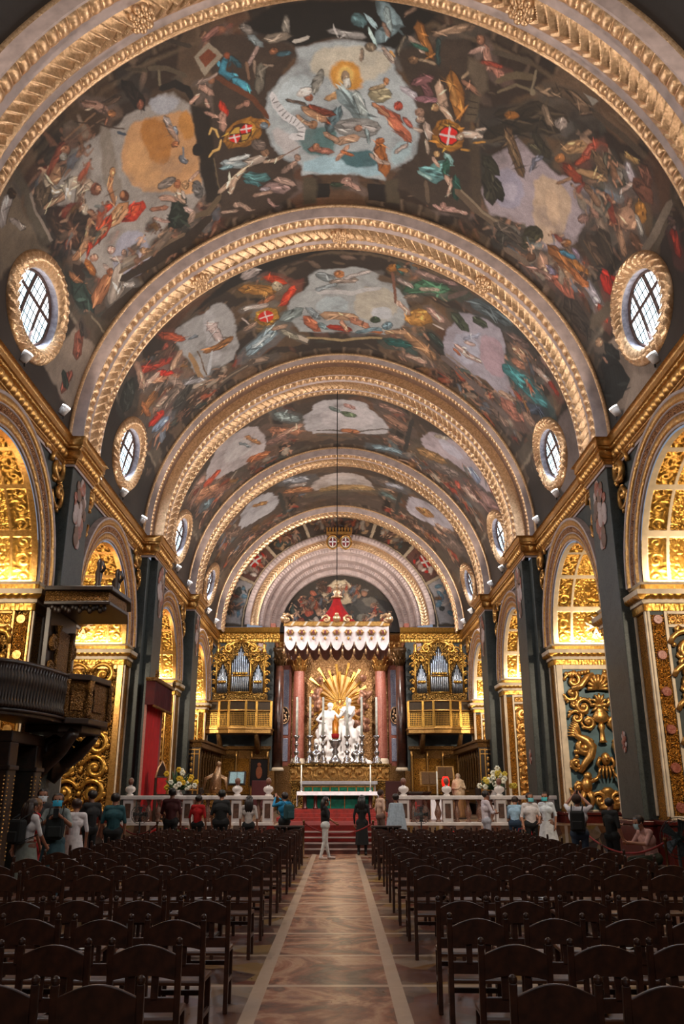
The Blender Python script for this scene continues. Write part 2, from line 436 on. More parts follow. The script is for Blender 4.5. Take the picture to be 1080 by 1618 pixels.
SKIN = None
def person(name, label, loc, rz=0.0, H=1.7, pose=None, top=(.3, .3, .3), legs=(.1, .1, .12), shoe=(.1, .09, .08), sleeve='short', hair=('short', (.07, .05, .04)), skin=(.62, .42, .32),
           mask=None, skirt=None, female=False, wide=1.0, group=None, voxel=.0115):
    o = empty(name, loc, label, 'person', group, rz)
    s = H / 1.72; o.scale = (s, s, s)
    caps, V, L, u, r = body_caps(pose or {}, female, wide)
    sk = cloth(skin, .55); tp = cloth(top)
    blob('body', caps, [sk, tp, cloth(legs), cloth(shoe, .5), tp if sleeve == 'long' else sk, MAT['black'], cloth((skin[0] * .8, skin[1] * .55, skin[2] * .5), .6)], o, voxel, 4)
    hd = V['head']; kind, hc = hair; m = MB()
    if kind != 'bald':
        b0 = len(m.v); m.ball((0, 0, 0), 1.0, 18, 12)
        Mx = Matrix((r, -L, u)).transposed().to_4x4(); Mx.translation = hd + u * .045 - L * .012
        m.xf(Mx @ Matrix.Diagonal((.104, .112, .100, 1)), b0)
        # cut the cap away from the face
        keepf = [f for f in m.f if not (sum(((Vector(m.v[i]) - hd).dot(L)) for i in f) / len(f) > .045 and sum(((Vector(m.v[i]) - hd).dot(u)) for i in f) / len(f) < .085)
                 and not (sum(((Vector(m.v[i]) - hd).dot(u)) for i in f) / len(f) < -.02 and sum(((Vector(m.v[i]) - hd).dot(L)) for i in f) / len(f) > -.03)]
        m.f = keepf; m.mi = [0] * len(keepf)
        if kind == 'long':
            for a in (-.05, 0, .05):
                m.tube([hd + u * .06 - L * .07 + r * a, hd - u * .06 - L * .10 + r * a * 1.3, hd - u * .24 - L * .11 + r * a * 1.2, hd - u * .36 - L * .10 + r * a], [.05, .065, .055, .02], 8)
        if kind == 'bun': m.ball(hd + u * .06 - L * .13, .05, 10, 8)
        if kind == 'tail': m.tube([hd + u * .03 - L * .10, hd - u * .05 - L * .15, hd - u * .2 - L * .13], [.03, .035, .01], 8)
        m.build('hair', cloth(hc, .5), o, True)
    if mask:
        m = MB(); c = hd + L * .075 - u * .045
        g = []
        for i in range(7):
            for j in range(5):
                a = (i - 3) / 3; b = (j - 2) / 2
                g.append(tuple(c + r * (.078 * a) + u * (.05 * b) + L * (.036 * (1 - a * a) + .012 * (1 - b * b))))
        m.add(g, [(i * 5 + j, (i + 1) * 5 + j, (i + 1) * 5 + j + 1, i * 5 + j + 1) for i in range(6) for j in range(4)])
        for sg in (-1, 1): m.tube([c + r * sg * .078 + u * .03, hd + r * sg * .098 + u * .0], .004, 5)
        k = m.build('face_mask', cloth(mask, .7), o, True); k['label'] = 'face mask over nose and mouth'
    if skirt:
        col, z0, z1, r0, r1 = skirt; n = 28; m = MB(); vs = []; rows = 9
        for j in range(rows):
            t = j / (rows - 1); z = z0 + (z1 - z0) * t; rad = r0 + (r1 - r0) * t ** .8
            cx, cy = V['hip'].x, V['hip'].y
            for i in range(n):
                a = 2 * PI * i / n; rr = rad * (1 + .09 * t * math.sin(7 * a + t))
                vs.append((cx + rr * math.cos(a), cy + rr * .82 * math.sin(a), z))
        m.add(vs, [(j * n + i, j * n + (i + 1) % n, (j + 1) * n + (i + 1) % n, (j + 1) * n + i) for j in range(rows - 1) for i in range(n)])
        m.build('skirt', cloth(col), o, True)
    return o
# ------------------------------------------------------------------ the church: levels and bays (metres)
XW = 7.8                      # pier face
ZC = 11.35                    # springing of the vault
ZE = 11.15                    # top of the cornice
RV = 7.7
PIL = [(12.4, 14.1), (21.6, 23.3), (31.0, 33.3), (41.0, 42.7)]
BAYS = [(14.1, 21.6, 17.9, 2.9), (23.3, 31.0, 27.25, 2.95), (33.3, 41.0, 37.1, 2.8), (42.7, 50.4, 46.4, 2.8)]
YEND = 51.8
def rv(phi): return RV * (1 + .026 * np.exp(-(phi / .42) ** 2))

def mould(name, O, A, B, S, segs, mats, parent=None, closed=False):
    """sweep of a moulding: O origins, A out-vectors, B up-vectors, S arc length; segs = (p0, p1, n, mat, kind, pitch, amp)"""
    O, A, B = (np.asarray(x, float) for x in (O, A, B)); S = np.asarray(S, float)
    cols = []; fm = []; kp = []
    for (p0, p1, n, m, kind, pitch, amp) in segs:
        d = np.array(p1) - np.array(p0); L = np.hypot(*d) + 1e-9
        nx, ny = d[1] / L, -d[0] / L
        for i in range(n + 1):
            f = i / n; t = 2 * f - 1
            if kind == 'egg': h = eggs(S, np.full_like(S, t), pitch)
            elif kind == 'leaf': h = leafband(S, np.full_like(S, t), pitch)
            elif kind == 'dent': h = ((S / pitch) % 1 < .55) * (1.0 if abs(t) < .99 else 0.0)
            elif kind == 'arab': h = arab(S, np.full_like(S, (f + .0) * L), pitch, L)
            elif kind == 'round': h = np.full_like(S, math.sqrt(max(0, 1 - t * t)))
            else: h = np.zeros_like(S)
            o = p0[0] + d[0] * f + nx * h * amp; u = p0[1] + d[1] * f + ny * h * amp
            cols.append(O + A * o[:, None] + B * u[:, None])
            if cols and not (i == 0 and len(cols) == 1):
                fm.append(m); kp.append(i > 0)
    P = np.stack(cols, 1)
    if closed:
        P = np.concatenate([P, P[:1]], 0)
    nu = P.shape[0]
    fmat = np.tile(np.array(fm), (nu - 1, 1)); keep = np.tile(np.array(kp), (nu - 1, 1))
    return surf(name, P, mats, parent, True, fmat, None, keep)

def arcpath(R0, y, n, a0=-PI / 2, a1=PI / 2, zc=ZC, pointed=True):
    ph = np.linspace(a0, a1, n); r = R0 * ((1 + .026 * np.exp(-(ph / .42) ** 2)) if pointed else 1)
    O = np.stack([r * np.sin(ph), np.full(n, y), zc + r * np.cos(ph)], 1)
    A = np.stack([-np.sin(ph), np.zeros(n), -np.cos(ph)], 1)
    B = np.tile(np.array([0., 1., 0.]), (n, 1))
    return O, A, B, ph * R0

# ------------------------------------------------------------------ ribs of the vault
def rib(y0, y1, n, depth=.42, double=False, zlow=.24):
    W = y1 - y0; s = []
    def seg(*a): s.append(a)
    e = 0.0
    if double:
        seg((-.05, 0), (.10, 0), 3, 0, 'round', 1, .03); seg((.10, 0), (.30, .02), 2, 1, '', 1, 0)
        seg((.30, .02), (.30, .24), 6, 0, 'egg', .17, .05); seg((.30, .24), (.30, .62), 2, 2, '', 1, 0)
        e = .62; f0 = .30; depth += .26
    else: f0 = -.05
    if not double: seg((f0, e), (f0 + .15, e), 4, 0, 'round', 1, .04)
    seg((f0 + (.15 if not double else 0), e), (depth, e + .02), 3, 1 if not double else 0, '', 1, 0)
    w = W - e - .02; z = e + .02
    def bnd(frac, k, mat, kind, pitch, amp):
        nonlocal z
        d = w * frac; seg((depth, z), (depth, z + d), k, mat, kind, pitch, amp); z += d
    bnd(.03, 2, 1, '', 1, 0)
    bnd(.19, 10, 0, 'egg', .30, .09)
    bnd(.13, 2, 1, 'round', 1, -.03)
    bnd(.34, 20, 0, 'leaf', .30, .20)
    bnd(.11, 2, 1, 'round', 1, -.03)
    bnd(.14, 8, 0, 'egg', .26, .08)
    bnd(.06, 3, 0, 'round', 1, .03)
    seg((depth, z), (-.05, z), 2, 0, '', 1, 0)
    O, A, B, S = arcpath(RV, y0, n, -PI / 2 - .02, PI / 2 + .02)
    return struct(mould(trim_name(), O, A, B, S, s, [MAT['gold_pale'], MAT['stone'], MAT['stone_dim']]))
rib(12.3, 14.1, 1500); rib(21.6, 23.3, 1400); rib(30.9, 33.3, 1200, double=True); rib(40.9, 42.6, 900); rib(50.4, 51.6, 700)
# a rosette sits on the near ribs' leaf garland, where two garlands meet
for (yr, phis) in ((13.25, (-.62, .56)), (22.5, (0.0, .68, -.66))):
    for ph in phis:
        r_ = float(rv(np.array(ph))) - .46
        m = MB(); c = Vector((r_ * math.sin(ph), yr, ZC + r_ * math.cos(ph)))
        ax = Vector((-math.sin(ph), 0, -math.cos(ph))); tx = Vector((math.cos(ph), 0, -math.sin(ph))); ty = Vector((0, 1, 0))
        for ring, k, rr in ((.24, 9, .10), (.14, 7, .085), (.0, 1, .08)):
            for i in range(k):
                a = 2 * PI * i / k + ring * 7
                p = c + tx * ring * math.cos(a) + ty * ring * math.sin(a) + ax * (.10 - ring * .2)
                m.ball(p, rr, 8, 6)
        struct(m.build(trim_name(), MAT['gold_pale'], None, True))

# ------------------------------------------------------------------ side walls
def wallside(sx, side):
    out = Vector((-sx, 0, 0))
    for bi, (y0, y1, c, Rr) in enumerate(BAYS):
        zs = 6.85; nseg = 40
        m = MB(); X = sx * XW
        top = 11.3
        def quad(ya, yb, za, zb, za2=None): m.add([(X, ya, za), (X, yb, za2 if za2 is not None else za), (X, yb, zb), (X, ya, zb)], [(0, 1, 2, 3)])
        m.mat(0)
        quad(y0 - .2, c - Rr, 0, zs); quad(c + Rr, y1 + .2, 0, zs)
        m.mat(1)
        quad(y0 - .2, c - Rr, zs, top); quad(c + Rr, y1 + .2, zs, top)
        ys = [c - Rr * math.cos(PI * i / nseg) for i in range(nseg + 1)]; zz = [zs + Rr * math.sin(PI * i / nseg) for i in range(nseg + 1)]
        for i in range(nseg): quad(ys[i], ys[i + 1], zz[i], top, zz[i + 1])
        struct(m.build('wall_' + side, [MAT['gold_fine'], MAT['spandrel']]))
        # stone borders down both edges of the carved pier strips
        m = MB()
        for (a, b) in ((y0, c - Rr), (c + Rr, y1)):
            for yy in (a + .04, b - .04):
                m.box(min(X, X - sx * .05), max(X, X - sx * .05), yy - .05, yy + .05, 1.2, 6.2)
        struct(m.build(trim_name(), MAT['cream'], None, False, .012))
        # gilded scrolls in the two spandrels
        m = MB()
        for sg in (-1, 1):
            cy, cz = c + sg * (Rr + .42), zs + Rr + .45
            scroll(m, Vector((X - sx * .08, cy, cz)), Vector((0, -sg, 0)), Vector((0, 0, 1)), .55, .085, 1.6)
            scroll(m, Vector((X - sx * .08, cy + sg * .1, cz - .75)), Vector((0, -sg, 0)), Vector((0, 0, -1)), .42, .07, 1.4)
            for q in range(4):
                m.ball((X - sx * .06, cy - sg * (.45 + .2 * q), cz + .42 - .05 * q), .10, 7, 5, .6, 1.2, 1)
        struct(m.build(trim_name(), MAT['gold'], None, True))
        # archivolt
        n = 150
        th = np.linspace(0, PI, n)
        O = np.stack([np.full(n, X), c - Rr * np.cos(th), zs + Rr * np.sin(th)], 1)
        A = np.stack([np.zeros(n), -np.cos(th), np.sin(th)], 1)
        B = np.tile(np.array([-sx * 1., 0, 0]), (n, 1))
        S = th * Rr
        w = .78
        sg = [((0, 0), (0, .05), 1, 2, '', 1, 0), ((0, .05), (.05, .06), 1, 2, '', 1, 0),
              ((.05, .06), (.24, .08), 6, 0, 'egg', .16, -.04), ((.24, .08), (.28, .10), 2, 2, 'round', 1, -.02),
              ((.28, .10), (.46, .12), 4, 1, 'dent', .16, -.03), ((.46, .12), (.50, .14), 2, 2, 'round', 1, -.02),
              ((.50, .14), (.68, .17), 6, 0, 'egg', .13, -.04), ((.68, .17), (.76, .18), 2, 2, 'round', 1, -.03), ((.76, .18), (.78, -.01), 1, 2, '', 1, 0)]
        struct(mould(trim_name(), O, A, B, S, sg, [MAT['gold'], MAT['arch_carved'], MAT['stone']]))
        # intrados: a coffered, carved half barrel over the passage
        nu, nv = 340, 140
        th = np.linspace(0, PI, nu); xx = np.linspace(0, 3.7, nv)
        TH, XX = np.meshgrid(th, xx, indexing='ij')
        s_ = TH * Rr; L = PI * Rr; cw = L / 7
        fu = (s_ / cw) % 1
        edge = (np.minimum(fu, 1 - fu) * cw < .10) | (XX < .16) | ((XX > .62) & (XX < .74)) | ((XX > 2.4) & (XX < 2.52))
        midband = (XX >= .16) & (XX <= .62)
        pu = s_ % cw - cw / 2; pv = XX - 1.57; pr = np.hypot(pu, pv); pt_ = np.arctan2(pv, pu)
        ros = .07 * np.clip(np.cos(pr * 22), 0, 1) * (pr < .50) + .07 * np.clip(np.cos(8 * pt_), 0, 1) * (pr < .40) + .05 * arab(s_, XX, .26) * (pr >= .50)
        h = np.where(edge, .06, np.where(midband, arab(s_, XX - .16, .46) * .05, ros - .01))
        rr = Rr - h
        P = np.stack([X + sx * XX, c - rr * np.cos(TH), zs + rr * np.sin(TH)], -1)
        fm = (edge[:-1, :-1] & (h[:-1, :-1] > .05)).astype(int)
        struct(surf(trim_name(), P, [MAT['gold_rich'], MAT['cream'] if sx > 0 else MAT['gold']], None, True, fm))
        # white eight-pointed cross in the lowest coffer of the far side
        if bi in (0, 1):
            m = MB(); a0_ = PI - (cw * .5) / Rr
            for q in range(4):
                t_ = q * PI / 2
                for (la, wa) in ((1, 1),):
                    pts_ = [(.04, 0), (.40, .17), (.30, 0), (.40, -.17)]
                    vs_ = []
                    for dep in (.075, .02):
                        for (pa, pb) in pts_:
                            uu = pa * math.cos(t_) - pb * math.sin(t_); vv = pa * math.sin(t_) + pb * math.cos(t_)
                            an = a0_ + uu / Rr; r__ = Rr - dep
                            vs_.append((X + sx * (1.57 + vv), c - r__ * math.cos(an), zs + r__ * math.sin(an)))
                    m.add(vs_, [(0, 1, 2), (0, 2, 3), (0, 4, 5, 1), (1, 5, 6, 2), (2, 6, 7, 3), (3, 7, 4, 0)])
            struct(m.build(trim_name(), MAT['white_marble'] if sx > 0 else MAT['gold_pale']))
        # near jamb, back wall and floor of the side passage
        m = MB()
        m.add([(X, c - Rr, 0), (X + sx * 3.7, c - Rr, 0), (X + sx * 3.7, c - Rr, zs), (X, c - Rr, zs)], [(0, 1, 2, 3)])
        struct(m.build('wall_' + side, MAT['gold_carved']))
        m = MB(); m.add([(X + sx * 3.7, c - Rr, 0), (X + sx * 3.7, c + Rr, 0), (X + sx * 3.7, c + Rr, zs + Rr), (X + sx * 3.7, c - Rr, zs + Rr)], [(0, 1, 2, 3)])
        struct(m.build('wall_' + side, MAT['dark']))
        reveal(sx, side, bi, c + Rr, X, zs)
        # impost round the passage: pier face, corner, jamb
        for jy, sg_, ya in ((c + Rr, 1, y1), (c - Rr, -1, y0)):
            pts = [(X, ya, (-sx, 0)), (X, jy, (-sx, -sg_)), (X + sx * 3.6, jy, (0, -sg_))]
            O = []; A = []; S = []; s0 = 0
            for k in range(2):
                (xa, ya_, aa), (xb, yb_, ab) = pts[k], pts[k + 1]
                L = math.hypot(xb - xa, yb_ - ya_); nn = max(2, int(L / .03))
                for i in range(nn + 1):
                    f = i / nn
                    O.append((xa + (xb - xa) * f, ya_ + (yb_ - ya_) * f, 0)); S.append(s0 + L * f)
                    base = (-sx, 0) if k == 0 else (0, -sg_)
                    A.append(((ab if (k == 0 and i == nn) else aa if (k == 1 and i == 0) else base) + (0,)))
                s0 += L
            B = [(0, 0, 1)] * len(O)
            sgm = [((.0, 6.12), (.07, 6.12), 1, 1, '', 1, 0), ((.07, 6.12), (.07, 6.30), 4, 0, 'arab', .2, .02), ((.07, 6.30), (.12, 6.32), 1, 1, '', 1, 0), ((.12, 6.32), (.12, 6.42), 2, 1, '', 1, 0),
                   ((.12, 6.42), (.26, 6.52), 8, 0, 'egg', .2, .05), ((.26, 6.52), (.28, 6.64), 2, 1, '', 1, 0), ((.28, 6.64), (.10, 6.68), 1, 1, '', 1, 0),
                   ((.10, 6.68), (.10, 6.80), 1, 0, '', 1, 0), ((.10, 6.80), (.14, 6.86), 1, 1, '', 1, 0), ((.14, 6.86), (0, 6.87), 1, 1, '', 1, 0)]
            struct(mould(trim_name(), O, A, B, S, sgm, [MAT['gold_rich'], MAT['cream']]))
    # pilasters of green marble, each with its plinth; the third one is doubled
    for pi, (y0, y1) in enumerate(PIL):
        tiers = [(7.45, y0, y1)]
        if pi == 2: tiers = [(7.42, y0, y1), (7.12, y0 + .45, y1 - .35)]
        if pi == 3: tiers = [(7.25, y0, y1)]
        m = MB()
        for xf, a, b in tiers: m.box(min(sx * xf, sx * 8.0), max(sx * xf, sx * 8.0), a, b, 1.1, 10.38)
        struct(m.build('wall_' + side, MAT['green_marble'], None, False, .02))
        m = MB()
        for xf, a, b in tiers:
            q = sx * (xf - .12); m.box(min(q, sx * 8.0), max(q, sx * 8.0), a - .12, b + .12, 0, .98)
            q = sx * (xf - .17); m.box(min(q, sx * 8.0), max(q, sx * 8.0), a - .17, b + .17, .98, 1.10)
            q = sx * (xf - .20); m.box(min(q, sx * 8.0), max(q, sx * 8.0), a - .20, b + .20, 0, .22)
        struct(m.build('baseboard_' + side, MAT['red_marble'], None, False, .03))
        # inlaid trophy of lilac and rose marble on the nave face, carved in low relief
        xf, a, b = tiers[-1]; yc = (a + b) / 2; m = MB(); X = sx * (xf - .015)
        k = rng.random()
        for q in range(26):
            t = q / 25; wv = .42 * math.sin(PI * min(1, t * 1.15 + .08)) + .10
            zz = 8.35 + 1.8 * (1 - t)
            yy = yc + wv * math.sin(q * 2.4 + k) * .9
            m.mat(q % 3); m.ball((X, yy, zz), .16 + .05 * math.sin(q * 1.7), 8, 5, .16, 1.2, 1.15)
        for q in range(10):
            aa = 2 * PI * q / 10; m.mat(1 + q % 2); m.ball((X, yc + .26 * math.cos(aa), 9.15 + .34 * math.sin(aa)), .085, 7, 5, .3, 1, 1)
        m.mat(0); m.ball((X, yc, 9.15), .24, 10, 6, .2, .9, 1.2)
        struct(m.build(trim_name(), [MAT['stone'], MAT['rose_marble'], MAT['stone_dim']], None, True))
        m = MB()
        for q in range(9):
            aa = 2 * PI * q / 9; m.mat(q % 2); m.ball((X, yc + .13 * math.cos(aa), 3.0 + .22 * math.sin(aa)), .07, 7, 5, .3, 1, 1)
        m.ball((X, yc, 3.0), .13, 8, 5, .25, .8, 1.3)
        struct(m.build(trim_name(), [MAT['rose_marble'], MAT['stone']], None, True))
        # the end panel below shows a paler slab
    # red marble dado along the piers and in the passages
    m = MB()
    for (y0, y1, c, Rr) in BAYS:
        for (a, b) in ((y0, c - Rr), (c + Rr, y1)):
            q = sx * (XW - .10); m.box(min(q, sx * (XW + .02)), max(q, sx * (XW + .02)), a, b, 0, 1.0)
            q = sx * (XW - .15); m.box(min(q, sx * (XW + .02)), max(q, sx * (XW + .02)), a, b, 1.0, 1.12)
        q0, q1 = sorted((sx * (XW - .10), sx * (XW + 3.6)))
        m.box(q0, q1, c + Rr - .10, c + Rr + .01, 0, 1.0); m.box(q0, q1, c + Rr - .15, c + Rr + .01, 1.0, 1.12)
    struct(m.build('baseboard_' + side, MAT['red_marble'], None, False, .03))
    # entablature, breaking forward over every pilaster
    pts = []
    def pt(x, y, a): pts.append((sx * x, y, (sx * a[0], a[1])))
    pt(XW, -6, (-1, 0))
    for pi, (y0, y1) in enumerate(PIL):
        xf = (7.45, 7.45, 7.2, 7.3)[pi]
        pt(XW, y0 - .02, (-1, -1)); pt(xf, y0 - .02, (-1, -1)); pt(xf, y1 + .02, (-1, 1)); pt(XW, y1 + .02, (-1, 1))
    pt(XW, YEND, (-1, 0))
    O = []; A = []; S = []; s0 = 0
    for k in range(len(pts) - 1):
        (xa, ya, aa), (xb, yb, ab) = pts[k], pts[k + 1]
        L = math.hypot(xb - xa, yb - ya); nn = max(3, int(L / .035))
        along_y = abs(yb - ya) > abs(xb - xa)
        sgn = -1 if (k % 4 == 1) else 1
        base = (-sx, 0) if along_y else (0, sgn)
        for i in range(nn + 1):
            f = i / nn; O.append((xa + (xb - xa) * f, ya + (yb - ya) * f, 0)); S.append(s0 + L * f)
            A.append(((aa if i == 0 else ab if i == nn else base) + (0,)))
        s0 += L
    B = [(0, 0, 1)] * len(O)
    sg = [((0, 10.36), (.05, 10.36), 1, 1, '', 1, 0), ((.05, 10.36), (.05, 10.43), 1, 1, '', 1, 0), ((.05, 10.43), (.09, 10.44), 1, 0, '', 1, 0), ((.09, 10.44), (.09, 10.52), 2, 0, '', 1, 0),
          ((.09, 10.52), (.13, 10.56), 2, 0, 'round', 1, .02), ((.13, 10.56), (.16, 10.82), 14, 0, 'egg', .26, .10), ((.16, 10.82), (.22, 10.84), 1, 0, '', 1, 0),
          ((.22, 10.84), (.24, 10.91), 4, 0, 'dent', .09, .035), ((.24, 10.91), (.29, 10.93), 1, 0, '', 1, 0), ((.29, 10.93), (.29, 11.07), 2, 0, '', 1, 0),
          ((.29, 11.07), (.37, 11.15), 4, 0, 'round', 1, -.02), ((.37, 11.15), (-.1, 11.16), 1, 0, '', 1, 0)]
    struct(mould(trim_name(), O, A, B, S, sg, [MAT['gold'], MAT['stone']]))

def scroll(m, c, ux, uy, size, rad, turns=1.7, n=30):
    """a tapering volute in the plane ux, uy, ending in a bud"""
    pts = []; rr = []
    nz = ux.cross(uy)
    for i in range(n):
        t = i / (n - 1); a = turns * 2 * PI * t; r = size * (1 - t) ** 1.15 + .06 * size
        pts.append(c + ux * (r * math.cos(a)) + uy * (r * math.sin(a)) + nz * (.15 * size * t))
        rr.append(rad * (.35 + .9 * math.sin(PI * min(1, .15 + t * .8))))
    m.tube(pts, rr, 6)
    m.ball(c + nz * .1 * size, rad * 1.6, 8, 6)
    # leaves springing from the outer turn
    for i in range(2, n // 2, 3):
        d = (pts[i] - c).normalized(); tg = (pts[i + 1] - pts[i]).normalized()
        q = pts[i]
        m.tube([q, q + d * size * .22 + tg * size * .10, q + d * size * .30 + tg * size * .30, q + d * size * .18 + tg * size * .42], [rad * .8, rad * .95, rad * .6, rad * .12], 6)

def reveal(sx, side, bi, yj, X, zs):
    """the far jamb of a passage: framed carved panel facing down the nave"""
    D = 3.7
    m = MB(); m.add([(X, yj, 0), (X + sx * D, yj, 0), (X + sx * D, yj, zs), (X, yj, zs)], [(0, 1, 2, 3)])
    ground = [MAT['teal_marble'] if sx > 0 and bi == 1 else MAT['spandrel'] if sx > 0 else MAT['gold_carved']][0]
    if sx > 0 and bi == 1: ground = plain('slate_blue_ground', (.30, .40, .43), .5, 0, .15, 3)
    struct(m.build('wall_' + side, ground))
    # mouldings framing the panel
    m = MB()
    def bar(xa, xb, za, zb, d):
        a, b = sorted((X + sx * xa, X + sx * xb)); m.box(a, b, yj - d, yj + .01, za, zb)
    z0, z1 = 1.12, 6.12
    if bi == 0:
        bar(0, .07, z0, z1, .06); bar(.42, .50, z0, z1, .06); bar(.50, D, z1 - .08, z1, .06); bar(.5, D, z1 - .42, z1 - .34, .05); bar(.07, D, z0, z0 + .1, .06)
    elif bi == 1:
        bar(0, .22, z0, z1, .07); bar(.22, 2.8, z1 - .16, z1, .07); bar(2.6, 2.8, z0, z1, .07); bar(.22, 2.6, z0, z0 + .06, .05)
    else:
        bar(0, .06, z0, z1, .05); bar(.34, .42, z0, z1, .05); bar(.42, D, z1 - .1, z1, .05); bar(.42, D, z1 - .42, z1 - .34, .05)
    struct(m.build(trim_name(), MAT['cream'] if sx > 0 else MAT['gold'], None, False, .015))
    # carved relief
    def relief(xa, xb, za, zb, T, amp, mat, cols=1):
        nu = int((xb - xa) / .018) + 2; nv = int((zb - za) / .018) + 2
        U, V = np.meshgrid(np.linspace(0, xb - xa, nu), np.linspace(0, zb - za, nv), indexing='ij')
        h = arab(U, V, T) * amp
        P = np.stack([X + sx * (xa + U), yj - .012 - h, za + V], -1)
        struct(surf(trim_name(), P, mat))
    g = MAT['gold'] if sx > 0 else MAT['gold_rich']
    if bi == 0:
        relief(.09, .41, z0 + .1, z1 - .1, .32, .06, MAT['gold_fine'])
        m = MB(); m.mat(0)
        for q in range(6):
            zz = z1 - .22 - q * .9
            m.add([(X + sx * .25 + .11 * math.cos(a * PI / 8), yj - .085, zz + .11 * math.sin(a * PI / 8)) for a in range(16)] + [(X + sx * .25 + .13 * math.cos(a * PI / 8), yj - .03, zz + .13 * math.sin(a * PI / 8)) for a in range(16)],
                  [tuple(range(16))] + [(a, (a + 1) % 16, 16 + (a + 1) % 16, 16 + a) for a in range(16)])
        struct(m.build(trim_name(), MAT['rose_marble' if sx > 0 else 'gold']))
        relief(.52, D, z1 - .33, z1 - .09, .24, .05, g)
        m = MB(); rr = random.Random(5 + int(sx))
        k = 0; zz = z1 - .95
        while zz > 1.3:
            for xx in (1.05, 2.0, 2.95):
                sg = 1 if (k % 2) else -1
                scroll(m, Vector((X + sx * (xx + .1 * sg), yj - .10, zz)), Vector((sx * sg, 0, .25)).normalized(), Vector((-.25 * sg, 0, 1 if k % 4 < 2 else -1)).normalized(), .47, .085, 1.7)
                for q in range(6):
                    a = rr.random() * 6.28; rad = .33 + .2 * rr.random()
                    m.ball((X + sx * xx + rad * math.cos(a), yj - .06, zz + rad * math.sin(a)), .05 + .05 * rr.random(), 7, 5)
                k += 1
            zz -= .82; k += 1
        struct(m.build(trim_name(), g, None, True))
    elif bi == 1 and sx > 0:
        candelabra(X, yj, g)
    elif bi == 1:
        m = MB(); rr = random.Random(11)
        zz = 1.75; k = 0
        while zz < 5.8:
            for xx in (.75, 1.6, 2.4):
                sg = 1 if (k % 2) else -1
                scroll(m, Vector((X + sx * (xx + .06 * sg), yj - .10, zz)), Vector((sg, 0, .2)).normalized(), Vector((-.2 * sg, 0, 1)).normalized(), .42, .08, 1.7)
                for q in range(5):
                    a = rr.random() * 6.28; m.ball((X + sx * xx + .42 * math.cos(a), yj - .06, zz + .42 * math.sin(a)), .06 + .04 * rr.random(), 7, 5)
                k += 1
            zz += .8; k += 1
        struct(m.build(trim_name(), MAT['gold_rich'], None, True))
    else:
        relief(.07, .33, z0 + .1, z1 - .1, .26, .05, MAT['gold_fine'])
        relief(.44, D, z0 + .05, z1 - .45, .62, .13, g)
        relief(.44, D, z1 - .33, z1 - .11, .22, .04, g)

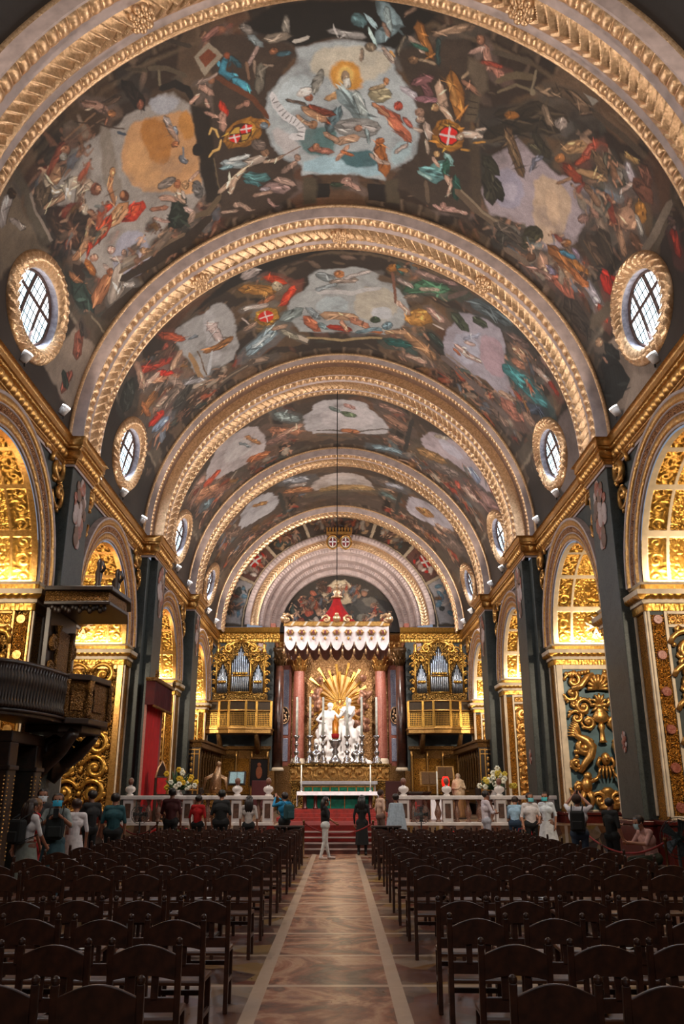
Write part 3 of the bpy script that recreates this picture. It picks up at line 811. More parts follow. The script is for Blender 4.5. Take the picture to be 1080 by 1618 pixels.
def candelabra(X, yj, g):
    """tall gilded panel: a vase under a shell canopy, volutes, two cherubs and a mask"""
    m = MB(); cx = X + 1.42; y = yj - .12
    V = lambda x, z, d=0: Vector((cx + x, y - d, z))
    for s in (-1, 1):
        ux = Vector((s, 0, 0)); up = Vector((0, 0, 1)); dn = Vector((0, 0, -1))
        # canopy of draped arms at the top
        m.tube([V(s * .15, 5.75, .1), V(s * .42, 5.62, .14), V(s * .62, 5.35, .14), V(s * .95, 5.22, .12)], [.09, .12, .12, .10], 8)
        scroll(m, V(s * .85, 5.55), ux, up, .30, .075, 1.5); scroll(m, V(s * .95, 5.08), ux, dn, .26, .07, 1.4)
        for q in range(7): m.ball(V(s * (.30 + .11 * q), 5.86 - .02 * q), .09, 7, 5)
        # volutes round the vase
        scroll(m, V(s * .58, 4.62), -ux, up, .30, .08, 1.6); scroll(m, V(s * .85, 4.25), ux, up, .26, .07, 1.5)
        scroll(m, V(s * .45, 4.10), ux, dn, .24, .07, 1.5); scroll(m, V(s * .92, 4.75), ux, up, .20, .06, 1.4)
        # great S-scrolls
        m.tube([V(s * 1.02, 3.95), V(s * .90, 3.62, .05), V(s * .62, 3.48, .1), V(s * .42, 3.25, .12), V(s * .50, 2.95, .12), V(s * .72, 2.7, .1), V(s * .9, 2.4, .08)], [.05, .12, .17, .17, .15, .13, .08], 8)
        scroll(m, V(s * .66, 3.22), -ux, up, .30, .10, 1.5)
        for q in range(7):
            a = .2 + q * .17
            m.tube([V(s * .75, 3.55), V(s * (.75 + .34 * math.cos(a)), 3.55 + .5 * math.sin(a), .05), V(s * (.80 + .42 * math.cos(a - .2)), 3.5 + .68 * math.sin(a), .02)], [.05, .06, .015], 6)
        # cherub: head, body, arm, legs
        m.ball(V(s * .68, 2.28, .12), .15, 10, 8); m.ball(V(s * .74, 1.98, .12), .21, 10, 8, .9, .9, 1.25)
        m.tube([V(s * .60, 2.1, .16), V(s * .40, 2.18, .18), V(s * .26, 2.35, .14)], [.08, .07, .05], 8)
        m.tube([V(s * .70, 1.75, .14), V(s * .58, 1.50, .16), V(s * .64, 1.25, .1)], [.12, .10, .06], 8)
        m.tube([V(s * .84, 1.75, .12), V(s * .95, 1.5, .12), V(s * .88, 1.24, .08)], [.11, .09, .05], 8)
        scroll(m, V(s * 1.0, 1.9), ux, dn, .26, .07, 1.5); scroll(m, V(s * .30, 1.5), ux, up, .26, .07, 1.5)
        for q in range(5): m.ball(V(s * (.98 - .02 * q), 3.1 - .16 * q), .085 - .004 * q, 7, 5)
        scroll(m, V(s * 1.0, 2.7), -ux, dn, .22, .06, 1.4)
    # crown shell, vase, stem, mask, base
    for q in range(9):
        a = PI * q / 8; m.tube([V(0, 5.25, .05), V(.42 * math.cos(a), 5.25 + .5 * math.sin(a), .16)], [.05, .075], 6)
    m.lathe([(.09, 0), (.26, .08), (.30, .25), (.20, .42), (.15, .52), (.22, .58), (.24, .64), (.05, .66)], cx, y, 4.05, 14, 1, .6)
    m.lathe([(.16, 0), (.10, .1), (.08, .4), (.14, .55), (.06, .7)], cx, y, 3.4, 12, 1, .7)
    for q in range(9):
        a = PI * (q - 1) / 6; m.tube([V(0, 4.7), V(.22 * math.cos(a), 4.7 + .32 * math.sin(a), .06), V(.36 * math.cos(a), 4.68 + .42 * math.sin(a), .03)], [.05, .06, .02], 6)
    m.ball(V(0, 2.85, .1), .19, 12, 9, .9, .8, 1.15)
    for s in (-1, 1): m.ball(V(s * .07, 2.90, .24), .035, 6, 5); m.tube([V(s * .18, 2.9, .1), V(s * .3, 2.7, .1), V(s * .2, 2.5, .08)], [.07, .07, .04], 7)
    m.ball(V(0, 2.82, .27), .04, 6, 5)
    for q in range(5): m.tube([V((q - 2) * .09, 2.62, .08), V((q - 2) * .14, 2.35, .08), V((q - 2) * .11, 2.2, .05)], [.05, .045, .02], 6)
    m.lathe([(.34, 0), (.36, .08), (.22, .16), (.16, .5), (.26, .6), (.10, .72)], cx, y, 1.2, 12, 1, .55)
    struct(m.build(trim_name(), g, None, True))

wallside(-1, 'left'); wallside(1, 'right')

# ------------------------------------------------------------------ near part of the nave (mostly behind the viewer)
m = MB()
for sx in (-1, 1):
    m.add([(sx * XW, -6, 0), (sx * XW, 12.4, 0), (sx * XW, 12.4, 11.3), (sx * XW, -6, 11.3)], [(0, 1, 2, 3)])
struct(m.build('wall_left', MAT['gold_fine']))
m = MB(); m.box(-9, 9, -6.4, -6.0, 0, 20)
struct(m.build('wall_back', MAT['stone_dim']))
# floor of nave and passages
m = MB(); m.add([(-11.6, -6, 0), (11.6, -6, 0), (11.6, 27.4, 0), (-11.6, 27.4, 0)], [(0, 1, 2, 3)])
struct(m.build('floor', MAT['floor']))
# ------------------------------------------------------------------ vault: painted plaster, bay by bay
WIN = []
def vault_bay(name, y0, y1, nphi, ny, canvas=None, windows=(), phimax=PI / 2 + .03, col0=(.16, .13, .12)):
    ph = np.linspace(-phimax, phimax, nphi); yy = np.linspace(y0, y1, ny)
    PH, YY = np.meshgrid(ph, yy, indexing='ij')
    r = rv(PH)
    P = np.stack([r * np.sin(PH), YY, ZC + r * np.cos(PH)], -1)
    if canvas is None: colr = np.tile(np.array(lin(col0)), (nphi, ny, 1))
    else: colr = canvas.sample(ph * RV, yy)
    keep = None
    if windows:
        keep = np.ones((nphi - 1, ny - 1), bool)
        pm = (ph[:-1] + ph[1:]) / 2; ym = (yy[:-1] + yy[1:]) / 2
        PM, YM = np.meshgrid(pm, ym, indexing='ij')
        for (pc, yc, a, b) in windows:
            keep &= (((YM - yc) / (a + .08)) ** 2 + ((PM - pc) * RV / (b + .08)) ** 2) > 1
    o = surf(name, P, MAT['fresco'], None, True, None, colr, keep)
    return struct(o)

def oculus(k, pc, yc, a, b):
    """oval window: gilded wreath on the vault, splayed reveal, leaded sash"""
    sx = 1 if pc > 0 else -1
    n = 520; t = np.linspace(0, 2 * PI, n, endpoint=False)
    def ring(aa, bb, lift):
        ph = pc + sx * 0 + bb * np.sin(t) / RV * 1.0
        r = rv(ph) - lift
        return np.stack([r * np.sin(ph), yc + aa * np.cos(t), ZC + r * np.cos(ph)], 1)
    zc = ZC + RV * math.cos(pc)
    inner = ring(a * .95, b * .95, -.20)
    front = ring(a, b, .02)
    P = np.stack([front + (inner - front) * f for f in (0, .33, .66, 1)], 1)
    root = empty('window_%d' % k, (sx * 8.7, yc, zc)); struct(root)
    def adopt(o): o.parent = root; o.matrix_parent_inverse = Matrix.Translation(-Vector(root.location)); return o
    adopt(surf('window_reveal', P, MAT['reveal'], None, True, closed_u=True))
    # wreath: twisted leaves on a torus
    lifts = np.linspace(0, PI, 16); cols = []
    S = t * (a + b) / 2
    for i, q in enumerate(lifts):
        w = .44 * (1 - math.cos(q)) / 2
        tt = -1 + 2 * i / 15
        sw = (S / .20 + abs(tt) * 1.3) % 1
        h = .13 * math.sin(q) + .075 * (1 - sw) * math.sin(q)
        ph = pc + (b + w) * np.sin(t) / RV
        r = rv(ph) - h
        cols.append(np.stack([r * np.sin(ph), yc + (a + w) * np.cos(t), ZC + r * np.cos(ph)], 1))
    adopt(surf('window_frame', np.stack(cols, 1), MAT['gold_pale'], None, True, closed_u=True))
    # leaded panes and sash bars, just behind the face of the vault
    m = MB(); m.add([tuple(p) for p in inner], [tuple(range(n))])
    adopt(m.build('glass', MAT['pane']))
    A_, B_ = a * .95, b * .95
    def W(y, q, lift=-.17):
        ph = pc + q / RV; r = float(rv(np.array(ph))) - lift
        return (r * math.sin(ph), yc + y, ZC + r * math.cos(ph))
    def bar(m, fixed, along, wd):
        """along 0: constant y, 1: constant height"""
        if along == 0:
            h = B_ * math.sqrt(max(0, 1 - (fixed / A_) ** 2)); m.tube([W(fixed, -h + 2 * h * k / 8) for k in range(9)], wd, 5)
        else:
            h = A_ * math.sqrt(max(0, 1 - (fixed / B_) ** 2)); m.tube([W(-h + 2 * h * k / 8, fixed) for k in range(9)], wd, 5)
    m = MB()
    for q in range(-5, 6): bar(m, q * A_ / 5.5, 0, .011)
    for q in range(-3, 4): bar(m, q * B_ / 3.5, 1, .011)
    m.mat(1)
    for y in (-A_ * .30, A_ * .36): bar(m, y, 0, .042)
    bar(m, -sx * B_ * .3, 1, .042)
    m.tube([W(A_ * .975 * math.cos(x), B_ * .975 * math.sin(x)) for x in np.linspace(0, 2 * PI, 60)], .04, 5)
    adopt(m.build('sash', [MAT['black'], MAT['sash']]))

def pane_mat():
    t = NT('daylit_glass'); co = t.coord(); nz = t.noise(co, .9, 3)
    c = t.ramp(nz.outputs[0], [(.3, (.74, .90, .97)), (.7, (1, 1, 1))])
    return t.pbr(c, .2, emit=c, estr=PANE)
PANE = 2.6
MAT['pane'] = pane_mat()
MAT['sash'] = plain('brown_sash', (.30, .20, .17), .6)
MAT['reveal'] = plain('pale_plaster', (.60, .58, .62), .7, 0, .2, 9)
# every painted shape: red, green, blue, style 0 to 4, then its outline as arc length and depth along the nave in centimetres
PAINT = [
[(27,21,18,0,-814,1275,-496,1368,-169,1430,176,1427,483,1404,729,1390,922,1405,876,1345,368,1319,-333,1334,-777,1216),
(58,45,37,0,-313,1485,-176,1512,-104,1580,-155,1647,-206,1757,-196,1851,-140,1966,-127,2076,-231,2156,-370,2096,-372,1969,-336,1683),
(58,46,38,0,135,1574,306,1487,357,1592,353,1782,401,1950,403,2087,279,2103,195,2054,136,2045,187,1951,221,1818,192,1696),
(22,17,14,0,-108,1570,-234,1479,-156,1446,4,1452,148,1437,224,1455,133,1574,4,1552),
(110,94,78,0,-947,1458,-908,1481,-919,1572,-922,1660,-906,1729,-1027,1618,-1081,1590),
(138,120,106,0,-1070,1948,-958,2001,-922,2145,-1058,2193,-1145,2141,-1126,1916),
(125,108,96,0,989,2015,1042,1863,1210,1790,1226,1929,1169,2087),
(143,125,112,0,1125,1931,1224,1795,1238,1981,1212,2077),
(86,76,64,0,-899,1451,-873,1469,-878,1555,-891,1583,-889,1712,-916,1687,-916,1576,-897,1534),
(131,117,106,4,-881,1543,-872,1546,-885,1590,-881,1710,-891,1705,-892,1588),
(141,133,128,1,-744,1556,-581,1589,-557,1575,-497,1592,-466,1575,-424,1589,-403,1630,-388,1647,-398,1759,-402,1850,-401,1925,-402,1964,-462,2005,-526,1996,-604,2027,-710,2036,-803,1985,-837,1815,-846,1728,-821,1660,-822,1593),
(176,132,92,1,-557,1605,-498,1631,-393,1655,-397,1805,-409,1947,-468,1932,-527,1864,-600,1817,-619,1674),
(185,140,96,1,-602,1655,-512,1688,-513,1849,-588,1814),
(160,106,52,1,-523,1619,-488,1631,-457,1681,-468,1762,-495,1794,-525,1773,-539,1713,-540,1659),
(168,116,60,1,-421,1660,-389,1661,-393,1751,-421,1750,-436,1704),
(154,154,162,1,-493,1578,-457,1577,-411,1610,-416,1633,-459,1639,-493,1614),
(143,140,152,1,-726,1903,-644,1919,-611,2007,-621,2086,-692,2103,-760,2023),
(169,160,168,1,-683,1962,-633,1999,-637,2070,-700,2047),
(122,111,102,1,-638,1556,-612,1566,-621,1650,-632,1777,-671,1790,-672,1673),
(122,92,70,4,-751,1518,-747,1521,-634,1523,-632,1520,-636,1517,-749,1515),
(106,80,64,4,-738,1529,-735,1531,-616,1551,-614,1549,-617,1547,-736,1527),
(35,26,22,2,-543,1482,-551,1506,-531,1575,-509,1599,-501,1572,-522,1503),
(79,60,48,2,-557,1522,-570,1511,-614,1504,-624,1511,-612,1523,-567,1530),
(122,74,56,3,-507,1581,-511,1588,-517,1590,-523,1586,-526,1578,-526,1569,-522,1563,-516,1561,-510,1565,-507,1572),
(168,129,112,3,-662,1468,-656,1485,-634,1507,-614,1534,-599,1541,-601,1524,-620,1491,-648,1470),
(149,98,63,3,-582,1556,-586,1561,-592,1560,-599,1555,-603,1548,-604,1541,-600,1537,-593,1538,-587,1542,-582,1550),
(138,92,70,3,-605,1549,-610,1549,-622,1563,-623,1568,-618,1569,-605,1555),
(58,42,32,4,-692,1497,-691,1500,-616,1575,-576,1610,-573,1611,-575,1607,-614,1571,-689,1498),
(60,68,80,4,-595,1601,-594,1610,-581,1627,-574,1631,-576,1622,-588,1605),
(125,90,72,3,-623,1501,-625,1495,-657,1467,-662,1466,-659,1471,-628,1500),
(122,64,48,2,-732,1519,-747,1515,-776,1530,-813,1545,-817,1559,-801,1568,-759,1558,-733,1535),
(156,116,88,3,-750,1564,-775,1552,-814,1563,-822,1584,-797,1598,-758,1587),
(154,106,80,3,-730,1554,-735,1560,-743,1560,-750,1553,-753,1544,-751,1535,-746,1529,-738,1530,-732,1536,-728,1545),
(196,184,168,3,-743,1563,-747,1567,-754,1566,-759,1561,-762,1553,-761,1545,-757,1542,-750,1542,-745,1548,-742,1555),
(106,84,68,2,-772,1566,-764,1579,-734,1601,-717,1595,-712,1585,-724,1579,-736,1579,-762,1565),
(165,122,92,3,-705,1587,-708,1591,-713,1591,-717,1588,-718,1582,-717,1575,-714,1571,-709,1571,-706,1574,-704,1580),
(185,166,144,2,-829,1553,-833,1562,-823,1612,-791,1634,-781,1633,-789,1619,-809,1605,-819,1565),
(74,60,48,2,-837,1553,-861,1550,-879,1569,-877,1598,-852,1603,-834,1582),
(90,74,58,2,-817,1583,-830,1578,-860,1593,-862,1606,-849,1612,-819,1596),
(185,163,143,3,-780,1607,-771,1639,-728,1691,-701,1700,-711,1666,-754,1617),
(106,64,48,3,-687,1723,-694,1730,-705,1728,-715,1718,-721,1704,-720,1691,-713,1685,-702,1687,-692,1696,-686,1710),
(165,116,90,3,-688,1719,-692,1724,-697,1724,-703,1719,-705,1711,-704,1704,-701,1699,-695,1700,-690,1705,-687,1712),
(176,138,112,3,-768,1635,-779,1628,-805,1629,-858,1609,-866,1612,-857,1624,-800,1651,-773,1644),
(141,125,110,2,-735,1659,-756,1658,-794,1706,-793,1734,-771,1736,-733,1686),
(194,180,164,2,-751,1621,-765,1614,-792,1619,-790,1653,-781,1670,-773,1661,-773,1640,-756,1633),
(176,144,124,3,-734,1674,-742,1673,-781,1714,-781,1724,-773,1726,-734,1684),
(46,32,26,2,-854,1624,-790,1675,-736,1774,-755,1818,-826,1823,-867,1740,-876,1645),
(60,42,32,2,-848,1648,-861,1655,-870,1716,-861,1741,-847,1734,-839,1671),
(176,160,144,3,-744,1742,-751,1750,-759,1752,-766,1745,-768,1733,-765,1721,-758,1712,-750,1711,-744,1718,-742,1729),
(74,48,36,2,-810,1700,-825,1708,-837,1781,-827,1810,-811,1802,-800,1727),
(122,76,58,3,-742,1744,-750,1753,-748,1779,-739,1797,-732,1787,-733,1761),
(178,52,31,2,-632,1831,-590,1857,-589,1884,-630,1905,-675,1869,-652,1845),
(194,74,44,2,-625,1845,-598,1861,-613,1881,-641,1874),
(176,58,36,2,-726,1768,-684,1777,-676,1805,-720,1796),
(176,124,84,3,-631,1822,-660,1805,-696,1813,-708,1840,-679,1861,-642,1851),
(200,156,116,3,-652,1822,-664,1816,-686,1825,-690,1837,-678,1844,-656,1834),
(90,52,34,3,-622,1810,-628,1817,-637,1817,-646,1809,-651,1797,-650,1785,-644,1777,-635,1777,-627,1785,-622,1797),
(160,106,72,3,-633,1795,-637,1799,-641,1800,-645,1796,-648,1789,-647,1783,-644,1778,-639,1778,-635,1782,-633,1788),
(160,108,74,3,-673,1803,-666,1797,-661,1751,-645,1720,-647,1708,-655,1709,-675,1739,-677,1791),
(176,128,88,3,-635,1709,-640,1716,-646,1717,-651,1713,-653,1704,-652,1695,-647,1688,-641,1687,-636,1691,-634,1700),
(185,138,102,3,-637,1843,-646,1838,-683,1846,-729,1831,-736,1836,-727,1846,-678,1867,-640,1853),
(168,60,32,2,-689,1815,-709,1807,-748,1820,-797,1824,-808,1840,-788,1858,-731,1864,-694,1838),
(192,80,48,2,-711,1816,-721,1812,-766,1827,-769,1837,-759,1843,-714,1826),
(176,126,92,3,-715,1841,-729,1829,-792,1817,-850,1812,-858,1821,-844,1836,-785,1848,-723,1852),
(184,138,104,3,-752,1767,-761,1767,-791,1801,-822,1815,-825,1827,-814,1833,-777,1822,-751,1781),
(141,44,24,2,-792,1828,-775,1839,-797,1862,-815,1869),
(143,106,84,3,-754,1738,-755,1749,-743,1779,-733,1789,-732,1777,-744,1747),
(165,122,104,3,-780,1905,-786,1908,-794,1904,-802,1895,-806,1883,-806,1874,-800,1871,-792,1875,-784,1884,-780,1895),
(156,120,104,3,-689,1985,-693,1991,-699,1990,-705,1984,-708,1974,-707,1965,-703,1960,-697,1960,-691,1966,-688,1976),
(168,132,120,3,-722,1934,-727,1940,-735,1939,-742,1931,-745,1920,-744,1910,-739,1904,-731,1906,-725,1913,-721,1924),
(168,143,132,3,-747,1950,-739,1972,-671,2041,-656,2042,-665,2020,-733,1953),
(176,154,144,3,-775,1935,-779,1947,-770,1993,-760,2010,-756,1997,-764,1951),
(143,95,72,3,-658,2032,-663,2038,-670,2037,-677,2029,-681,2018,-681,2008,-676,2003,-669,2004,-662,2011,-658,2022),
(138,106,80,2,-651,2005,-646,2031,-610,2081,-592,2088,-599,2062,-634,2013),
(28,34,28,2,-465,1912,-487,1921,-509,1979,-503,2017,-480,2008,-459,1948),
(28,34,28,2,-510,1928,-463,1977,-467,2029,-503,2043,-544,2015),
(160,122,88,3,-444,1903,-448,1911,-454,1913,-461,1908,-465,1899,-465,1888,-461,1881,-455,1879,-448,1883,-444,1892),
(185,154,132,3,-481,1893,-487,1900,-490,1938,-473,1963,-464,1967,-466,1954,-475,1938,-475,1905),
(196,176,164,2,-470,1904,-474,1913,-471,1939,-465,1950,-460,1940,-463,1915),
(176,138,120,3,-542,1879,-536,1899,-501,1937,-486,1939,-493,1918,-527,1882),
(154,96,64,3,-467,1885,-471,1892,-477,1894,-484,1889,-488,1880,-488,1870,-484,1862,-478,1861,-471,1865,-467,1874),
(125,112,104,2,-480,1857,-484,1867,-497,1871,-514,1868,-528,1859,-535,1848,-531,1839,-518,1836,-501,1838,-487,1846),
(95,90,88,2,-408,1941,-411,1963,-418,1975,-427,1973,-435,1956,-439,1932,-436,1911,-429,1900,-420,1902,-412,1918),
(138,92,72,3,-581,1901,-572,1917,-530,1944,-519,1940,-528,1924,-570,1898),
(192,164,154,2,-476,1974,-474,1991,-457,2017,-445,2023,-448,2006,-464,1980),
(176,140,128,3,-577,1937,-573,1951,-539,1994,-529,1997,-533,1983,-567,1940),
(138,127,124,2,-464,1640,-470,1652,-460,1716,-450,1731,-444,1717,-454,1653),
(111,117,128,2,-439,1709,-443,1718,-448,1722,-454,1719,-456,1710,-456,1699,-452,1690,-446,1686,-441,1689,-439,1698),
(154,124,108,3,-459,1671,-463,1681,-454,1741,-446,1751,-442,1741,-452,1681),
(154,95,60,3,-446,1749,-449,1754,-455,1754,-461,1750,-465,1743,-466,1736,-463,1732,-457,1731,-451,1735,-446,1742),
(109,112,120,2,-431,1827,-437,1826,-444,1818,-450,1805,-452,1794,-450,1788,-444,1789,-437,1797,-431,1809,-428,1821),
(109,112,120,4,-435,1760,-438,1763,-443,1796,-441,1802,-438,1799,-433,1766),
(160,128,112,3,-444,1891,-436,1895,-406,1882,-403,1873,-411,1869,-441,1882),
(84,72,58,4,-477,1491,-472,1501,-434,1523,-392,1564,-383,1566,-386,1555,-428,1510,-469,1490),
(111,99,80,4,-450,1509,-453,1512,-460,1552,-457,1558,-454,1555,-448,1514),
(27,21,18,4,-463,1562,-453,1572,-421,1577,-395,1607,-387,1641,-378,1654,-373,1641,-379,1598,-415,1558,-455,1555),
(70,58,46,4,-531,1463,-527,1471,-482,1501,-475,1500,-479,1492,-523,1463),
(58,48,40,4,-421,1439,-417,1449,-364,1491,-354,1491,-359,1481,-412,1440),
(33,25,19,0,-387,1648,-341,1681,-361,1874,-365,2028,-409,2006,-404,1898,-395,1761),
(26,20,17,4,-382,1807,-387,1818,-397,1821,-406,1815,-413,1803,-413,1789,-408,1779,-399,1775,-390,1781,-383,1793),
(92,78,60,4,-357,1848,-359,1851,-363,2002,-361,2007,-359,2004,-355,1852),
(167,156,152,2,-925,1489,-944,1481,-995,1503,-998,1521,-978,1531,-927,1508),
(60,44,32,3,-913,1507,-920,1510,-928,1508,-935,1500,-937,1491,-935,1483,-928,1480,-920,1482,-914,1489,-911,1499),
(154,140,132,2,-962,1531,-965,1542,-951,1587,-938,1601,-935,1589,-950,1545),
(44,30,22,4,-858,1830,-868,1844,-865,1893,-851,1922,-840,1907,-844,1857),
(165,112,76,3,-880,1835,-886,1847,-878,1911,-865,1975,-853,1995,-848,1982,-856,1920,-870,1853),
(160,96,48,3,-818,1861,-829,1873,-827,1917,-815,1944,-804,1931,-806,1886),
(44,58,52,2,-886,1861,-911,1891,-907,1974,-874,2046,-848,2010,-855,1925),
(154,100,68,3,-754,1997,-787,1974,-856,1988,-868,2022,-833,2051,-764,2034),
(138,84,56,3,-752,2002,-757,2007,-764,2004,-772,1996,-775,1984,-775,1975,-769,1971,-762,1973,-755,1981,-751,1993),
(168,152,140,2,-721,1991,-747,1990,-784,2032,-802,2053,-808,2090,-778,2105,-746,2094,-718,2030),
(184,172,164,2,-745,2072,-737,2096,-718,2120,-702,2124,-710,2100,-730,2076),
(160,148,142,2,-729,2133,-746,2120,-798,2126,-805,2143,-787,2160,-735,2152),
(53,41,31,4,-871,2106,-845,2141,-702,2175,-688,2151,-714,2124,-854,2089),
(74,62,50,0,-914,1995,-919,2041,-876,2177,-838,2229,-835,2174,-879,2042),
(122,108,88,4,-885,2041,-887,2046,-873,2153,-869,2161,-866,2156,-881,2049),
(47,36,28,4,-748,2049,-730,2075,-621,2123,-476,2129,-403,2087,-396,2063,-416,2054,-488,2081,-628,2073,-733,2040),
(106,86,68,4,-740,2022,-732,2033,-613,2073,-498,2084,-492,2076,-500,2068,-616,2052,-734,2017),
(90,74,56,4,-477,2026,-466,2039,-401,2058,-362,2013,-360,1997,-372,1996,-409,2030,-467,2019),
(122,68,52,2,-940,2030,-967,2017,-1010,2048,-1012,2085,-983,2102,-940,2067),
(44,36,31,2,-929,2013,-941,2013,-951,2040,-947,2061,-935,2062,-925,2034),
(138,76,60,2,-1045,2075,-1067,2053,-1121,2042,-1129,2060,-1107,2085,-1052,2094),
(42,48,41,2,-1075,2024,-1090,2021,-1107,2062,-1102,2091,-1086,2094,-1069,2051),
(154,160,164,1,-108,1570,-110,1617,-147,1648,-183,1690,-202,1758,-203,1825,-187,1897,-149,1951,-113,1977,-111,2020,128,2029,130,1993,186,1946,210,1893,215,1808,198,1726,165,1663,137,1630,133,1571,95,1563,34,1561,-26,1564),
(178,170,156,1,-57,1586,35,1572,124,1585,127,1632,69,1681,-44,1674,-90,1639),
(168,178,184,1,-175,1702,-115,1645,-60,1683,-78,1754,-165,1791),
(184,130,58,1,-27,1641,-4,1618,32,1617,55,1643,56,1687,34,1709,-9,1710,-28,1685),
(208,164,92,1,-12,1645,12,1630,36,1644,36,1680,12,1693,-12,1681),
(143,169,181,1,-106,1948,124,1956,128,2026,-109,2017),
(157,178,186,1,146,1888,205,1835,186,1938,142,1970),
(79,107,108,1,-120,1848,-64,1833,-4,1848,-13,1908,-31,1957,-102,1936),
(63,93,100,1,-13,1945,40,1919,103,1923,123,1974,23,2004),
(169,163,164,1,-191,1795,-117,1872,-121,1957,-173,1906),
(176,136,96,2,14,1694,3,1696,-17,1717,-38,1730,-43,1742,-32,1747,-7,1736,12,1708),
(154,130,108,3,25,1667,23,1679,16,1686,8,1686,2,1679,-1,1667,2,1656,8,1648,16,1648,22,1655),
(208,202,192,3,27,1687,25,1698,19,1705,12,1705,6,1698,4,1687,6,1677,12,1670,19,1670,25,1676),
(125,140,144,2,-16,1709,-6,1746,22,1779,41,1818,70,1836,76,1794,59,1735,15,1707),
(154,164,164,2,35,1706,31,1726,52,1790,67,1800,71,1778,49,1716),
(91,112,120,2,0,1761,-24,1778,-41,1831,-35,1869,-11,1850,6,1795),
(110,52,36,2,-97,1762,-85,1782,-28,1806,-11,1796,-23,1777,-79,1754),
(125,64,40,2,-68,1776,-67,1789,-37,1832,-28,1834,-29,1822,-58,1779),
(141,138,136,2,109,1831,98,1856,68,1875,29,1879,-2,1865,-14,1841,-2,1819,28,1804,66,1801,97,1810),
(160,154,152,2,3,1830,12,1842,90,1851,101,1841,92,1830,14,1822),
(154,92,68,3,-71,1729,-73,1737,-79,1742,-86,1741,-92,1735,-94,1726,-91,1718,-85,1713,-78,1714,-73,1720),
(207,200,196,2,-70,1702,-72,1712,-82,1721,-95,1725,-107,1723,-114,1716,-111,1706,-102,1698,-88,1694,-76,1696),
(125,122,116,2,-46,1689,-56,1711,-66,1722,-72,1718,-73,1701,-67,1677,-58,1656,-48,1645,-42,1648,-41,1665),
(160,120,92,3,-105,1757,-100,1775,-51,1822,-36,1821,-41,1802,-91,1757),
(90,76,68,2,-142,1725,-137,1735,-97,1758,-88,1755,-93,1745,-134,1722),
(143,104,76,3,-60,1827,-63,1836,-69,1841,-76,1840,-82,1834,-84,1824,-82,1815,-75,1810,-68,1811,-62,1817),
(176,138,112,2,-120,1786,-116,1798,-83,1826,-74,1825,-78,1813,-111,1786),
(138,128,104,2,135,1711,130,1728,114,1742,93,1745,77,1738,70,1722,75,1706,91,1694,111,1690,128,1697),
(154,132,104,3,69,1704,79,1708,111,1693,117,1682,107,1678,76,1693),
(168,90,68,2,94,1754,101,1778,148,1809,169,1802,160,1778,114,1749),
(180,102,76,2,124,1787,128,1817,173,1865,197,1864,192,1833,147,1787),
(168,88,74,2,168,1782,170,1795,189,1812,200,1810,197,1797,178,1780),
(156,64,48,3,164,1742,163,1753,157,1761,150,1762,144,1758,141,1748,142,1738,148,1730,155,1728,161,1733),
(168,160,168,2,150,1675,155,1691,190,1710,205,1705,199,1690,164,1671),
(176,120,80,3,124,1668,123,1676,120,1681,115,1682,110,1678,108,1671,110,1664,113,1659,118,1658,123,1662),
(176,122,92,3,81,1747,84,1758,123,1789,132,1787,129,1775,91,1746),
(188,167,156,2,104,1577,105,1587,128,1613,137,1614,136,1603,112,1578),
(192,144,88,4,121,1574,120,1583,127,1597,134,1599,135,1590,128,1577),
(180,144,120,3,57,1872,41,1864,-6,1879,-18,1898,-2,1908,46,1891),
(176,138,114,3,-1,1895,-6,1880,-37,1855,-48,1857,-44,1872,-13,1897),
(176,134,112,3,24,1904,14,1908,-14,1958,-15,1972,-5,1969,24,1918),
(160,112,88,3,61,1840,60,1849,55,1854,48,1855,43,1850,41,1842,43,1834,48,1828,54,1828,59,1832),
(165,98,60,2,-2,1930,3,1940,30,1952,39,1947,33,1937,7,1926),
(138,90,76,2,-92,1913,-82,1930,-32,1945,-18,1935,-29,1919,-78,1905),
(156,106,80,3,-57,1913,-59,1923,-65,1928,-71,1927,-76,1920,-78,1910,-76,1900,-70,1895,-64,1896,-59,1902),
(154,92,48,2,106,1874,95,1908,110,1997,131,2019,142,1981,126,1894),
(180,154,140,3,81,1933,84,1944,111,1971,135,1969,143,1961,136,1953,116,1951,90,1932),
(143,84,48,3,122,1875,120,1882,114,1888,106,1890,100,1886,98,1880,100,1872,105,1867,113,1865,119,1868),
(143,160,164,2,68,1836,66,1846,78,1892,84,1897,86,1887,74,1842),
(192,172,164,2,151,1917,160,1915,185,1883,187,1871,178,1873,153,1905),
(194,191,194,4,-178,1689,-183,1703,-178,1742,-155,1787,-125,1821,-113,1840,-113,1851,-131,1850,-142,1860,-131,1873,-100,1878,-91,1834,-111,1801,-139,1769,-158,1733,-168,1701),
(53,48,46,4,-169,1713,-170,1713,-178,1722,-178,1724,-176,1724,-169,1715),
(53,48,46,4,-176,1730,-174,1731,-161,1730,-159,1729,-161,1728,-174,1728),
(53,48,46,4,-166,1748,-165,1748,-156,1740,-155,1738,-157,1738,-166,1746),
(53,48,46,4,-164,1761,-162,1762,-150,1756,-149,1755,-151,1754,-163,1759),
(53,48,46,4,-155,1780,-153,1779,-142,1767,-142,1765,-143,1765,-155,1777),
(53,48,46,4,-147,1790,-145,1790,-136,1781,-136,1779,-137,1779,-147,1788),
(53,48,46,4,-137,1804,-136,1804,-128,1787,-128,1785,-130,1786,-137,1802),
(53,48,46,4,-129,1810,-127,1810,-118,1798,-118,1796,-120,1796,-129,1808),
(53,48,46,4,-121,1823,-120,1823,-109,1812,-108,1810,-110,1810,-121,1821),
(53,48,46,4,-113,1833,-112,1834,-98,1830,-97,1828,-98,1827,-112,1832),
